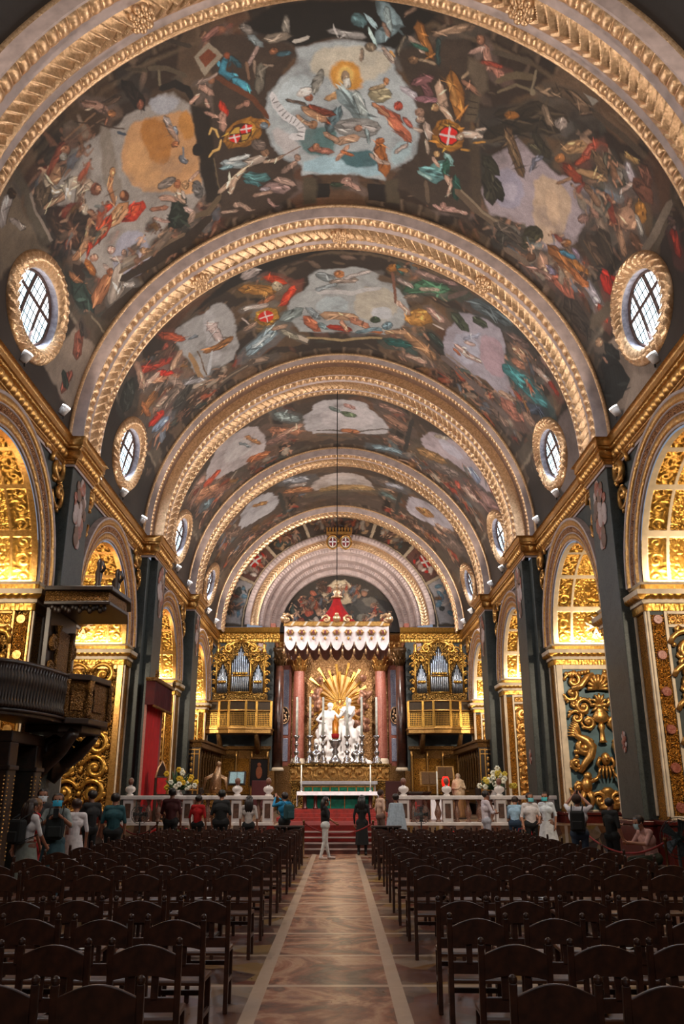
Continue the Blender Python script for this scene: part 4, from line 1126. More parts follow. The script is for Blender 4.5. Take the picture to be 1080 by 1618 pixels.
(53,48,46,4,-114,1846,-113,1848,-97,1851,-96,1850,-97,1848,-113,1845),
(53,48,46,4,-118,1857,-117,1859,-105,1866,-103,1865,-104,1863,-116,1856),
(125,146,154,2,85,1443,85,1474,103,1503,85,1528,82,1562,110,1553,148,1498,111,1449),
(147,164,168,2,104,1456,99,1468,109,1517,118,1525,122,1512,112,1463),
(143,138,136,2,62,1546,53,1537,13,1531,-21,1522,-32,1526,-25,1538,10,1554,52,1555),
(79,106,112,2,59,1514,52,1522,41,1522,30,1516,24,1505,25,1494,33,1487,44,1487,54,1493,60,1503),
(138,110,96,3,99,1498,97,1508,111,1536,119,1539,120,1529,106,1502),
(125,101,85,3,145,1474,153,1473,174,1455,177,1446,168,1447,148,1465),
(122,106,88,3,87,1571,84,1580,78,1586,69,1587,62,1583,59,1574,61,1565,68,1559,77,1559,84,1563),
(143,122,106,3,53,1579,49,1586,50,1614,54,1621,58,1614,57,1586),
(160,140,128,3,99,1566,100,1575,128,1607,136,1608,135,1598,107,1566),
(138,90,46,2,179,1480,175,1502,207,1570,224,1577,227,1554,196,1488),
(138,112,92,3,217,1509,229,1511,283,1480,311,1462,318,1450,306,1448,276,1461,224,1496),
(92,83,72,2,157,1521,149,1529,137,1575,140,1585,148,1578,160,1531),
(122,92,68,3,193,1588,191,1596,185,1603,177,1605,171,1602,168,1595,169,1586,175,1580,183,1578,189,1581),
(160,138,124,3,162,1523,164,1532,185,1553,197,1566,205,1567,205,1557,195,1540,170,1522),
(44,61,60,2,233,1510,228,1523,234,1581,243,1589,248,1576,241,1518),
(51,86,74,2,172,1544,177,1552,205,1559,214,1554,208,1546,181,1539),
(143,122,100,3,189,1588,194,1592,231,1591,236,1585,231,1581,195,1583),
(106,70,72,2,201,1625,198,1649,219,1693,238,1700,241,1675,219,1632),
(122,82,84,2,177,1665,193,1667,232,1639,239,1620,223,1619,185,1646),
(138,96,104,2,192,1706,202,1713,252,1702,261,1690,251,1684,201,1695),
(176,145,124,3,248,1630,242,1652,260,1713,275,1723,281,1699,263,1639),
(184,154,132,3,261,1705,262,1719,297,1758,309,1758,308,1743,273,1705),
(160,122,88,3,262,1714,261,1723,256,1730,249,1733,242,1730,239,1723,241,1713,246,1706,253,1703,259,1706),
(154,101,48,2,274,1586,267,1614,280,1670,301,1722,322,1735,329,1703,317,1645,294,1597),
(176,124,68,2,270,1610,267,1622,293,1692,303,1697,305,1684,278,1615),
(141,100,80,3,304,1609,309,1621,351,1637,363,1631,358,1620,316,1604),
(176,148,120,3,306,1605,314,1600,324,1580,324,1571,316,1576,306,1595),
(156,108,84,3,344,1475,343,1483,339,1490,332,1493,326,1490,323,1483,324,1475,328,1468,334,1466,340,1468),
(168,124,108,3,342,1485,339,1504,358,1546,373,1551,376,1532,357,1491),
(176,140,128,3,310,1527,321,1526,344,1506,348,1494,337,1495,314,1515),
(168,112,96,3,365,1536,369,1545,406,1555,415,1550,410,1541,375,1531),
(154,68,52,2,343,1536,349,1542,395,1535,402,1527,396,1523,350,1529),
(168,112,96,3,377,1539,378,1547,394,1562,402,1561,401,1552,385,1538),
(92,78,64,0,314,1536,355,1537,376,1602,355,1632,317,1576),
(78,66,52,0,333,1638,360,1630,365,1720,337,1728),
(35,26,20,4,332,1663,334,1664,357,1657,359,1655,357,1654,334,1661),
(35,26,20,4,334,1683,335,1684,359,1676,360,1674,359,1673,335,1681),
(35,26,20,4,335,1703,337,1704,361,1696,362,1694,360,1693,337,1701),
(106,92,72,4,399,1602,404,1601,445,1559,495,1551,500,1547,496,1544,443,1551,401,1596),
(90,76,58,4,388,1577,401,1575,442,1539,479,1522,488,1510,477,1505,435,1519,393,1562),
(122,108,88,4,483,1489,480,1494,481,1553,485,1557,487,1552,486,1492),
(122,108,88,4,497,1547,497,1552,494,1558,489,1561,484,1560,482,1556,482,1550,485,1545,490,1542,494,1543),
(78,66,54,4,363,1498,372,1505,461,1488,470,1478,461,1473,373,1489),
(168,112,44,2,249,1796,262,1757,289,1741,318,1746,343,1769,340,1816,311,1850,273,1848,253,1829),
(192,136,56,2,259,1791,274,1761,305,1752,330,1775,325,1819,295,1843,267,1827),
(60,36,22,4,329,1780,326,1803,312,1824,292,1833,275,1827,267,1809,270,1786,284,1767,303,1759,320,1764),
(196,32,28,4,324,1783,321,1802,310,1819,293,1827,279,1822,272,1807,275,1787,286,1771,302,1764,316,1769),
(200,188,188,4,297,1761,295,1767,295,1826,298,1830,301,1824,300,1765),
(200,188,188,4,269,1802,273,1805,323,1794,327,1789,323,1786,273,1798),
(108,70,32,4,272,1795,271,1804,267,1811,260,1813,255,1811,252,1804,253,1795,257,1788,264,1786,269,1788),
(184,132,60,4,334,1828,338,1830,364,1821,374,1846,378,1847,379,1841,368,1812,337,1823),
(184,132,60,4,365,1789,370,1790,400,1771,403,1765,399,1765,368,1784),
(184,162,148,3,324,1777,338,1784,376,1769,388,1751,374,1745,336,1760),
(184,162,148,3,369,1762,376,1766,411,1755,417,1748,411,1744,376,1755),
(184,162,148,3,364,1748,370,1748,393,1732,397,1724,391,1723,368,1740),
(168,140,120,3,341,1779,340,1787,335,1795,327,1799,321,1797,317,1791,319,1782,324,1775,331,1771,338,1772),
(176,154,142,3,225,1773,221,1794,234,1826,248,1833,251,1811,239,1780),
(154,120,102,3,224,1745,222,1756,215,1765,206,1768,198,1764,194,1755,196,1744,203,1736,212,1733,220,1736),
(160,132,116,3,225,1771,224,1779,218,1786,211,1789,204,1786,201,1779,203,1771,208,1764,216,1762,222,1764),
(180,156,140,3,197,1810,201,1816,221,1819,228,1813,223,1807,203,1804),
(168,148,132,3,233,1832,231,1843,242,1882,249,1887,252,1875,241,1837),
(95,136,134,2,311,1888,312,1905,303,1931,285,1955,266,1969,254,1966,253,1948,263,1923,280,1900,299,1887),
(92,132,134,2,223,1951,235,1976,284,1994,310,1953,313,1921,290,1931,284,1942,245,1937),
(134,168,166,2,219,1965,224,1975,263,1985,272,1978,267,1969,228,1960),
(127,164,162,2,295,1860,296,1877,314,1898,328,1897,326,1880,308,1860),
(47,90,76,2,307,1876,295,1897,292,1934,301,1953,314,1931,316,1895),
(176,138,96,3,283,1870,282,1879,277,1886,271,1889,265,1887,262,1879,263,1870,268,1863,274,1860,280,1863),
(184,150,132,3,259,1890,260,1902,277,1924,286,1924,286,1912,268,1890),
(184,150,132,3,302,1943,304,1958,322,1980,334,1979,333,1963,314,1942),
(184,150,132,3,327,1943,321,1955,320,2017,325,2027,331,2014,333,1952),
(31,64,56,2,331,1931,326,1957,342,2015,358,2024,363,1997,347,1940),
(176,138,128,3,297,2092,309,2099,354,2078,364,2062,352,2056,307,2076),
(168,128,116,3,326,2063,325,2073,321,2082,315,2085,309,2082,306,2074,307,2063,311,2055,317,2052,323,2055),
(176,138,128,3,281,2079,285,2088,311,2097,318,2092,314,2084,289,2075),
(168,132,120,3,347,2071,353,2077,390,2068,397,2059,391,2053,354,2062),
(67,54,42,0,367,1783,358,1815,402,2031,423,2047,433,2008,386,1797),
(90,74,60,4,339,1979,344,1998,408,2040,522,2055,596,2058,612,2044,603,2029,531,2017,419,2005,355,1974),
(122,106,88,4,357,1973,358,1978,437,2025,559,2032,563,2028,560,2024,440,2014,362,1971),
(90,74,60,4,250,1989,246,2002,262,2078,270,2084,273,2070,257,1995),
(63,127,150,2,-282,1549,-293,1555,-307,1593,-277,1622,-263,1623,-269,1606,-286,1590,-278,1565),
(74,146,170,2,-275,1617,-271,1636,-241,1671,-225,1675,-229,1655,-259,1621),
(44,74,84,2,-272,1550,-272,1564,-256,1592,-244,1598,-244,1584,-260,1556),
(138,74,48,3,-270,1551,-272,1557,-276,1559,-281,1558,-284,1552,-285,1546,-283,1540,-278,1538,-274,1540,-270,1545),
(160,112,88,3,-254,1654,-256,1662,-251,1680,-245,1686,-243,1678,-248,1660),
(92,52,32,4,-320,1591,-317,1602,-275,1652,-228,1709,-200,1774,-191,1781,-190,1768,-217,1699,-266,1640,-311,1593),
(143,130,114,4,-356,1520,-315,1498,-287,1545,-342,1582),
(110,58,36,4,-344,1525,-318,1515,-302,1539,-335,1559),
(138,94,84,3,-331,1488,-319,1493,-284,1479,-279,1468,-291,1463,-326,1477),
(138,90,68,3,-271,1480,-274,1485,-279,1487,-284,1485,-288,1480,-289,1474,-287,1469,-282,1467,-276,1469,-272,1474),
(176,138,122,3,-359,1600,-357,1618,-340,1642,-325,1648,-327,1629,-344,1606),
(176,138,122,3,-358,1627,-367,1624,-390,1636,-393,1645,-385,1648,-361,1635),
(176,138,122,3,-350,1645,-354,1653,-350,1675,-344,1683,-340,1675,-344,1653),
(160,108,80,3,-319,1605,-322,1611,-327,1613,-333,1610,-337,1604,-338,1597,-335,1591,-329,1590,-324,1592,-320,1598),
(143,122,112,2,-364,1594,-357,1599,-309,1597,-304,1591,-311,1586,-359,1588),
(192,56,34,2,-312,1668,-320,1685,-316,1709,-304,1727,-297,1709,-300,1685),
(168,128,112,3,-314,1703,-324,1715,-327,1757,-318,1777,-308,1764,-305,1721),
(168,128,112,3,-360,1685,-358,1695,-332,1724,-325,1726,-327,1716,-352,1687),
(143,106,88,3,-278,1713,-268,1720,-245,1716,-239,1707,-249,1700,-272,1704),
(154,112,96,3,-234,1713,-237,1719,-242,1722,-248,1720,-253,1714,-254,1706,-251,1699,-246,1697,-240,1699,-235,1705),
(125,116,110,2,-210,1502,-216,1505,-225,1501,-233,1493,-237,1483,-236,1476,-230,1473,-221,1477,-213,1485,-208,1495),
(122,132,136,2,-222,1505,-220,1523,-197,1550,-182,1554,-185,1536,-207,1509),
(154,128,120,3,-194,1546,-203,1548,-233,1590,-233,1602,-223,1600,-194,1557),
(127,120,112,2,-120,1510,-122,1527,-128,1537,-133,1536,-137,1524,-138,1506,-135,1490,-130,1480,-124,1481,-120,1492),
(125,112,100,2,-185,1528,-170,1544,-129,1549,-114,1537,-129,1523,-170,1518),
(176,168,160,4,-116,1555,-109,1559,-76,1549,-72,1542,-79,1539,-111,1548),
(138,90,64,3,-150,1572,-152,1578,-158,1580,-165,1579,-170,1574,-171,1567,-169,1561,-163,1558,-156,1560,-151,1565),
(58,85,96,2,-157,1582,-150,1589,-125,1590,-119,1584,-126,1578,-151,1576),
(138,116,100,3,-212,1582,-216,1589,-214,1635,-209,1644,-205,1636,-207,1590),
(138,116,100,3,-201,1600,-197,1605,-165,1614,-160,1610,-165,1605,-196,1597),
(106,98,88,2,-191,1595,-206,1608,-219,1671,-210,1696,-195,1682,-183,1618),
(122,92,72,4,-231,1581,-234,1586,-233,1635,-229,1641,-225,1636,-227,1587),
(168,112,44,2,-324,1809,-311,1770,-281,1755,-240,1754,-216,1775,-216,1816,-233,1842,-269,1851,-310,1840),
(192,136,56,2,-313,1808,-302,1777,-272,1768,-240,1767,-225,1799,-243,1829,-276,1839),
(60,36,22,4,-239,1793,-240,1814,-254,1830,-275,1833,-295,1823,-305,1803,-303,1783,-289,1768,-269,1766,-249,1775),
(196,32,28,4,-272,1788,-258,1775,-238,1785,-244,1806,-269,1803),
(196,32,28,4,-304,1798,-275,1800,-274,1816,-286,1830,-303,1815),
(176,138,60,4,-302,1790,-287,1777,-273,1778,-275,1798),
(176,138,60,4,-269,1809,-244,1810,-257,1828,-271,1827),
(208,196,196,4,-255,1775,-257,1779,-254,1804,-252,1808,-251,1805,-253,1779),
(208,196,196,4,-273,1788,-270,1791,-241,1796,-238,1794,-241,1791,-270,1786),
(208,196,196,4,-290,1795,-292,1798,-290,1826,-288,1830,-286,1827,-288,1798),
(208,196,196,4,-308,1804,-305,1807,-275,1812,-272,1809,-275,1807,-305,1802),
(160,108,52,2,-190,1797,-195,1808,-206,1812,-218,1807,-228,1796,-231,1784,-226,1774,-215,1770,-202,1774,-193,1785),
(111,122,132,2,-195,1802,-198,1809,-205,1812,-212,1810,-218,1803,-219,1794,-216,1787,-210,1785,-203,1787,-197,1794),
(192,154,92,4,-360,1766,-356,1765,-346,1750,-340,1757,-336,1784,-333,1789,-331,1784,-334,1755,-349,1742,-360,1761),
(192,154,92,4,-327,1797,-331,1799,-341,1824,-359,1823,-372,1836,-373,1842,-369,1842,-356,1832,-336,1832,-326,1802),
(168,150,138,3,-282,1916,-265,1932,-219,1930,-207,1913,-224,1898,-269,1900),
(138,104,80,3,-200,1900,-203,1909,-210,1913,-218,1910,-223,1901,-225,1891,-222,1882,-215,1878,-207,1881,-202,1889),
(176,148,128,3,-222,1930,-216,1938,-188,1944,-161,1930,-158,1921,-165,1918,-191,1927,-216,1925),
(106,80,64,4,-176,1931,-174,1932,-111,1904,-110,1901,-112,1900,-175,1928),
(154,164,168,2,-342,1879,-330,1900,-279,1925,-263,1917,-276,1897,-326,1873),
(196,200,200,2,-318,1879,-310,1889,-260,1897,-252,1890,-260,1881,-310,1873),
(125,152,160,2,-345,1900,-337,1909,-311,1912,-304,1906,-312,1897,-338,1894),
(184,154,132,3,-269,1926,-280,1923,-324,1955,-365,1974,-370,1986,-359,1993,-314,1980,-272,1940),
(184,154,132,3,-302,1945,-311,1947,-338,2002,-337,2017,-327,2014,-300,1959),
(69,106,108,2,-284,1955,-272,1982,-221,2015,-201,2008,-214,1982,-265,1950),
(60,96,100,2,-286,1972,-281,1988,-242,2025,-230,2024,-236,2008,-275,1972),
(108,92,84,2,-209,1881,-217,1885,-230,1878,-241,1864,-247,1848,-246,1836,-237,1833,-225,1839,-214,1853,-207,1869),
(138,112,100,2,-173,1998,-159,2000,-128,1972,-124,1954,-138,1952,-169,1980),
(156,124,108,3,-112,1947,-114,1955,-120,1959,-127,1958,-132,1951,-133,1942,-131,1933,-125,1929,-119,1931,-114,1937),
(138,112,108,2,-232,2027,-215,2060,-171,2081,-148,2068,-166,2037,-208,2017),
(160,132,120,2,-192,2012,-184,2030,-143,2056,-130,2051,-138,2034,-178,2008),
(160,128,112,3,-265,2053,-258,2062,-207,2069,-201,2062,-208,2054,-258,2047),
(143,112,104,3,-219,2079,-221,2092,-210,2126,-201,2134,-199,2120,-211,2087),
(154,140,144,2,-244,2037,-237,2047,-213,2051,-206,2044,-214,2035,-237,2031),
(160,132,116,3,-309,2071,-312,2078,-318,2080,-325,2076,-330,2068,-332,2059,-328,2052,-322,2051,-315,2054,-310,2062),
(160,132,116,3,-319,2054,-316,2070,-284,2116,-273,2119,-276,2103,-308,2058),
(160,132,116,3,-371,2071,-363,2082,-323,2097,-315,2092,-323,2081,-363,2066),
(154,128,112,3,-447,2008,-461,2009,-476,2031,-477,2052,-462,2052,-447,2029),
(160,124,112,3,37,2054,34,2068,26,2076,15,2077,7,2069,3,2056,7,2043,15,2035,25,2034,34,2042),
(168,132,120,3,19,2056,24,2073,51,2094,64,2090,58,2073,31,2053),
(23,18,15,4,-88,2057,-32,2063,-33,2125,-91,2124),
(27,20,18,4,80,2057,159,2044,168,2126,86,2130),
(67,57,44,0,-110,2025,-69,2038,-72,2150,-115,2148),
(67,57,44,0,128,2031,169,2014,184,2121,141,2129),
(46,58,44,2,-32,2069,-23,2080,5,2080,15,2069,5,2059,-23,2059),
(143,130,136,1,425,1810,462,1752,478,1698,531,1716,618,1728,654,1708,709,1703,747,1736,745,1787,736,1888,698,1958,641,2017,577,1964,516,1989,454,2008,416,1940),
(168,144,124,1,564,1760,635,1747,689,1770,698,1889,675,1967,631,1984,577,1897),
(184,156,132,1,598,1803,633,1773,674,1859,642,1904),
(138,132,148,1,433,1853,493,1801,546,1846,547,1935,468,1971),
(154,146,160,1,469,1878,511,1836,527,1899,493,1938),
(90,90,102,2,541,1782,548,1771,555,1740,567,1718,569,1706,559,1711,541,1736,536,1772),
(44,42,32,2,397,1818,406,1849,432,1864,460,1852,450,1822,424,1808),
(47,44,34,2,418,1851,410,1897,432,1961,463,1974,471,1924,448,1863),
(36,34,26,2,451,1866,448,1898,466,1936,488,1941,491,1909,472,1871),
(44,36,27,2,390,1764,422,1755,502,1665,563,1641,588,1610,563,1597,483,1616,400,1722),
(51,41,31,2,405,1671,428,1671,517,1602,585,1588,605,1568,589,1556,511,1563,417,1644),
(74,68,52,2,516,1698,524,1707,556,1706,568,1696,560,1687,529,1688),
(95,72,52,2,446,1686,444,1707,472,1762,513,1815,530,1815,531,1792,496,1735,462,1689),
(111,88,64,2,448,1702,447,1713,504,1788,513,1788,513,1777,456,1703),
(51,45,34,2,517,1658,521,1676,569,1706,587,1700,582,1682,534,1653),
(52,48,31,2,639,1954,640,1979,629,2006,612,2024,594,2024,582,2007,582,1981,592,1955,609,1940,627,1939),
(58,54,40,2,625,1996,624,2014,613,2035,596,2051,580,2056,571,2046,573,2028,584,2007,600,1992,616,1988),
(60,56,50,2,565,2023,563,2045,548,2072,526,2091,506,2095,496,2082,499,2059,514,2034,535,2017,554,2012),
(74,64,56,2,478,2034,488,2053,570,2056,589,2037,578,2021,497,2018),
(106,90,78,4,532,2111,542,2124,614,2117,628,2101,619,2089,547,2096),
(138,88,38,2,470,1634,468,1643,461,1653,449,1660,439,1660,434,1655,436,1645,444,1636,455,1629,465,1628),
(143,128,120,2,599,1574,599,1585,592,1597,581,1605,571,1606,565,1599,565,1588,572,1577,583,1569,593,1568),
(122,102,84,3,524,1566,523,1584,547,1614,562,1614,562,1596,538,1567),
(95,76,60,3,533,1509,546,1520,588,1518,630,1520,648,1509,639,1495,596,1485,549,1495),
(122,100,80,3,488,1534,492,1539,530,1541,558,1517,562,1508,555,1509,530,1527,495,1528),
(106,84,68,3,620,1528,626,1527,651,1505,654,1498,648,1499,623,1521),
(143,136,128,4,610,1473,655,1465,643,1485),
(106,84,64,4,687,1470,689,1473,784,1466,787,1462,785,1460,691,1467),
(74,60,48,4,649,1499,656,1507,801,1496,812,1486,805,1479,661,1491),
(165,128,92,3,601,1653,627,1650,668,1612,680,1580,654,1585,614,1621),
(143,108,76,3,621,1645,634,1637,653,1605,654,1590,642,1598,622,1630),
(160,74,56,2,686,1553,672,1574,665,1621,674,1638,689,1615,695,1568),
(176,92,72,2,685,1571,678,1580,669,1612,672,1621,680,1612,688,1580),
(160,104,60,3,625,1666,625,1677,619,1688,610,1695,601,1696,595,1690,595,1680,601,1669,610,1662,619,1661),
(122,52,32,2,624,1686,633,1706,671,1713,693,1699,683,1680,645,1673),
(138,60,38,2,655,1666,667,1655,679,1628,677,1614,665,1625,654,1652),
(165,128,92,3,660,1676,672,1680,706,1666,742,1641,753,1625,740,1623,704,1641,671,1661),
(138,104,80,3,661,1703,652,1708,623,1751,621,1763,630,1758,659,1714),
(122,92,72,3,694,1692,699,1705,754,1716,768,1707,762,1695,708,1685),
(95,74,56,2,685,1589,690,1607,731,1623,751,1614,745,1596,704,1581),
(74,68,56,2,717,1565,722,1590,782,1618,809,1605,802,1581,742,1556),
(168,156,144,3,790,1573,793,1586,788,1600,778,1610,767,1612,759,1605,757,1591,762,1578,771,1568,782,1567),
(184,170,176,2,783,1537,785,1551,814,1570,828,1565,826,1551,797,1533),
(184,156,144,3,824,1561,815,1570,796,1617,798,1627,807,1618,826,1570),
(160,124,80,2,766,1526,774,1531,805,1522,816,1510,807,1505,777,1514),
(111,70,54,2,816,1551,827,1576,866,1580,897,1558,885,1535,846,1532),
(92,60,48,2,816,1505,820,1525,854,1541,876,1531,871,1511,837,1497),
(122,90,72,3,833,1600,829,1613,836,1650,845,1653,850,1639,842,1603),
(160,108,48,2,892,1586,901,1599,902,1616,893,1629,878,1633,863,1626,853,1611,853,1595,862,1583,877,1579),
(168,128,104,3,870,1625,883,1638,884,1660,873,1681,852,1694,832,1692,819,1677,819,1655,831,1635,850,1624),
(143,92,68,3,832,1696,833,1705,828,1717,820,1726,811,1730,805,1727,804,1718,809,1706,817,1697,826,1693),
(154,144,136,2,864,1623,866,1633,906,1650,917,1644,915,1634,874,1618),
(160,122,96,3,841,1704,842,1719,886,1753,899,1748,898,1733,854,1700),
(106,74,56,2,880,1677,886,1696,921,1701,943,1685,936,1667,901,1663),
(122,106,92,4,942,1682,952,1660,958,1551,948,1497,937,1491,929,1509,932,1568,932,1673),
(85,72,58,4,966,1647,973,1631,966,1516,959,1512,953,1525,958,1642),
(122,102,88,2,766,1736,769,1754,806,1775,823,1768,819,1750,782,1730),
(122,92,84,3,753,1766,754,1777,747,1791,736,1803,725,1807,719,1802,719,1790,725,1776,736,1765,747,1761),
(143,106,92,3,738,1733,743,1746,762,1750,776,1741,771,1729,752,1725),
(46,36,28,2,787,1755,787,1798,855,1863,892,1849,890,1804,821,1747),
(58,44,34,2,757,1820,765,1849,830,1865,860,1843,849,1816,785,1802),
(76,56,40,4,759,1846,760,1850,846,1868,849,1865,848,1861,762,1844),
(122,76,40,2,663,1971,675,1998,748,2005,776,1980,762,1956,690,1950),
(154,100,48,2,733,1949,744,1961,807,1943,824,1923,812,1913,749,1931),
(138,92,52,3,730,1892,730,1903,725,1916,716,1926,706,1929,701,1924,700,1913,706,1900,715,1890,724,1887),
(63,106,128,2,705,1958,717,1963,751,1941,762,1923,750,1920,716,1941),
(122,106,122,2,735,1905,740,1917,761,1922,773,1913,769,1901,748,1897),
(106,74,56,3,765,1975,770,1983,798,1979,808,1968,802,1961,775,1965),
(90,64,48,3,640,2048,641,2061,635,2076,625,2086,616,2087,609,2079,609,2065,615,2050,625,2041,634,2040),
(160,124,104,3,651,2010,645,2054,664,2096,692,2100,697,2053,678,2014),
(138,106,96,2,628,2112,642,2123,713,2091,728,2067,714,2059,644,2090),
(160,92,72,2,706,2056,721,2085,779,2084,811,2052,794,2026,737,2029),
(111,102,120,2,678,2045,685,2061,705,2064,722,2050,714,2034,694,2032),
(154,116,88,2,732,2009,740,2022,782,2017,797,2001,789,1990,747,1995),
(176,40,28,2,849,1858,852,1887,894,1907,920,1891,915,1863,874,1845),
(196,52,34,2,886,1847,895,1855,942,1836,956,1818,947,1811,900,1830),
(176,40,28,2,925,1835,917,1853,920,1894,928,1900,935,1881,933,1841),
(160,152,160,2,813,1955,820,1978,883,1984,906,1964,898,1944,835,1939),
(184,164,160,3,885,1980,896,1979,927,1946,935,1929,924,1931,893,1963),
(76,52,40,3,823,1935,825,1948,821,1962,813,1973,803,1975,796,1968,794,1955,798,1941,806,1931,815,1929),
(168,144,128,3,921,1790,922,1799,918,1811,911,1821,902,1826,896,1823,894,1814,898,1802,906,1792,914,1787),
(154,92,52,2,759,1976,769,1990,824,1980,842,1961,831,1948,776,1958),
(168,60,36,2,895,1961,899,1980,935,1990,953,1976,948,1958,912,1949),
(58,48,42,2,778,2080,793,2127,883,2135,929,2090,910,2050,821,2046),
(84,72,60,0,911,2068,936,2018,951,1900,937,1876,913,1920,896,2040),
(44,36,30,2,840,1852,829,1884,833,1922,849,1932,860,1898,856,1862),
(26,28,27,2,995,2064,1017,2115,1058,2119,1080,2149,1133,2137,1153,2038,1132,1961,1054,2001),
(28,30,29,2,977,2036,993,2052,1034,2031,1062,1991,1045,1979,1004,2000),
(168,132,104,3,975,2044,979,2055,976,2069,969,2081,959,2087,951,2083,948,2071,951,2057,958,2045,968,2040),
(143,106,88,3,1000,2080,1005,2084,1022,2075,1031,2063,1026,2059,1008,2068),
(138,44,30,2,981,1537,984,1555,1028,1569,1047,1558,1044,1542,999,1528),
(90,68,64,2,953,1529,957,1538,984,1538,995,1529,991,1521,964,1521),
(74,56,48,3,984,1516,986,1522,983,1532,976,1540,968,1544,962,1543,961,1536,964,1526,971,1518,979,1514)],
[(26,22,20,0,-558,2466,-256,2442,6,2389,264,2382,616,2399,601,2340,352,2346,6,2338,-293,2350),
(92,80,72,0,-1009,2620,-830,2714,-855,2886,-1037,2845,-1139,2711),
(106,92,88,0,972,2641,988,2411,1183,2371,1264,2616,1041,2832),
(143,144,144,1,-110,2502,-113,2598,-165,2621,-191,2672,-198,2777,-137,2921,158,2922,252,2791,252,2639,198,2546,136,2551,134,2495,6,2486),
(156,148,136,1,52,2610,188,2570,232,2693,153,2819,55,2802),
(154,162,166,1,-85,2666,30,2674,31,2782,-88,2773),
(164,164,168,1,113,2744,183,2696,200,2775,128,2806),
(111,116,118,2,-10,2565,-20,2577,-41,2576,-65,2561,-82,2540,-87,2520,-77,2510,-56,2513,-33,2527,-15,2546),
(138,122,112,3,-40,2579,-26,2595,52,2576,64,2555,50,2542,-28,2560),
(160,104,64,2,17,2524,14,2539,4,2550,-9,2549,-18,2539,-22,2524,-18,2508,-8,2499,4,2499,14,2508),
(176,164,160,2,10,2558,19,2564,107,2512,112,2498,103,2494,16,2545),
(168,164,164,4,-88,2632,-80,2645,42,2659,144,2598,150,2583,141,2579,40,2630,-80,2624),
(141,148,152,2,-92,2619,-83,2628,-14,2604,-8,2590,-17,2584,-85,2607),
(160,90,64,2,-142,2772,-138,2829,-104,2901,-73,2913,-78,2854,-113,2786),
(125,132,136,2,-128,2720,-124,2759,-97,2811,-76,2818,-80,2779,-107,2729),
(168,132,104,3,-79,2786,-61,2819,54,2838,74,2810,56,2784,-58,2766),
(111,128,132,2,-91,2838,-83,2871,-52,2905,-33,2900,-42,2868,-73,2835),
(154,48,32,2,-51,2871,-39,2899,35,2928,52,2910,39,2885,-34,2857),
(168,112,88,3,31,2815,41,2847,101,2886,120,2872,110,2842,50,2805),
(176,128,104,3,2,2824,0,2850,20,2916,33,2925,34,2898,14,2834),
(154,90,52,2,90,2895,101,2910,156,2900,167,2881,156,2868,101,2878),
(51,64,47,2,152,2797,149,2812,139,2824,127,2828,117,2823,113,2811,117,2796,126,2785,138,2781,148,2786),
(92,111,120,2,205,2818,202,2839,192,2856,178,2863,166,2856,161,2839,165,2819,175,2802,188,2796,200,2802),
(106,127,136,2,60,2920,71,2930,157,2878,165,2858,153,2852,68,2902),
(143,122,88,4,-138,2939,-133,2949,8,2997,164,2936,168,2926,163,2922,8,2977,-132,2935),
(168,154,140,4,-167,2899,-128,2954,-129,2983,-169,2937),
(154,106,52,2,-369,2473,-350,2517,-251,2589,-225,2575,-245,2533,-342,2465),
(176,124,64,2,-330,2483,-325,2507,-272,2581,-258,2583,-263,2558,-316,2487),
(154,140,136,2,-277,2418,-282,2435,-298,2445,-320,2444,-338,2432,-347,2414,-342,2397,-325,2388,-304,2390,-286,2401),
(168,60,32,2,-266,2467,-256,2500,-203,2550,-183,2545,-195,2512,-246,2464),
(168,152,128,3,-205,2552,-210,2570,-221,2577,-234,2571,-243,2553,-246,2531,-240,2514,-229,2507,-217,2513,-208,2530),
(192,60,36,2,-218,2675,-198,2672,-160,2598,-160,2563,-179,2568,-217,2639),
(143,90,60,2,-303,2618,-289,2631,-243,2617,-236,2598,-250,2587,-294,2600),
(168,120,44,2,-330,2695,-313,2652,-275,2651,-234,2692,-228,2748,-261,2782,-310,2750),
(184,36,24,4,-249,2717,-254,2739,-270,2749,-289,2742,-305,2722,-312,2696,-306,2676,-290,2668,-271,2674,-255,2693),
(208,192,188,4,-282,2667,-284,2672,-281,2744,-278,2750,-276,2745,-280,2673),
(208,192,188,4,-308,2703,-305,2708,-253,2716,-250,2712,-253,2708,-305,2700),
(168,152,144,3,-361,2603,-351,2621,-273,2649,-263,2638,-274,2621,-350,2594),
(176,160,152,4,-374,2648,-374,2656,-354,2711,-350,2715,-350,2707,-369,2652),
(132,150,160,2,-390,2907,-360,2931,-286,2899,-249,2851,-240,2802,-269,2790,-311,2812,-377,2862),
(164,176,182,2,-359,2882,-346,2893,-276,2859,-270,2840,-283,2831,-353,2863),
(143,136,120,2,-231,2837,-225,2866,-173,2942,-157,2943,-163,2913,-215,2840),
(119,128,127,2,-229,2771,-196,2797,-151,2772,-135,2723,-167,2703,-212,2725),
(154,124,104,3,-269,2810,-257,2827,-211,2831,-202,2815,-214,2800,-259,2796),
(143,120,104,3,-391,2968,-377,2994,-301,3027,-288,3012,-302,2988,-377,2956),
(138,112,96,3,-376,2735,-363,2749,-325,2742,-318,2725,-331,2712,-368,2718),
(143,140,140,1,-653,2476,-562,2482,-480,2505,-465,2480,-432,2501,-407,2570,-399,2662,-413,2891,-510,2889,-560,2906,-606,2820,-628,2638),
(157,154,156,1,-488,2487,-514,2519,-532,2763,-510,2842,-482,2803,-468,2551),
(176,156,152,2,-497,2555,-508,2596,-493,2700,-468,2747,-457,2701,-474,2598),
(192,172,168,3,-514,2606,-501,2621,-468,2619,-460,2604,-473,2590,-506,2591),
(138,92,52,2,-556,2717,-542,2741,-483,2773,-423,2761,-415,2742,-430,2727,-489,2726,-544,2707),
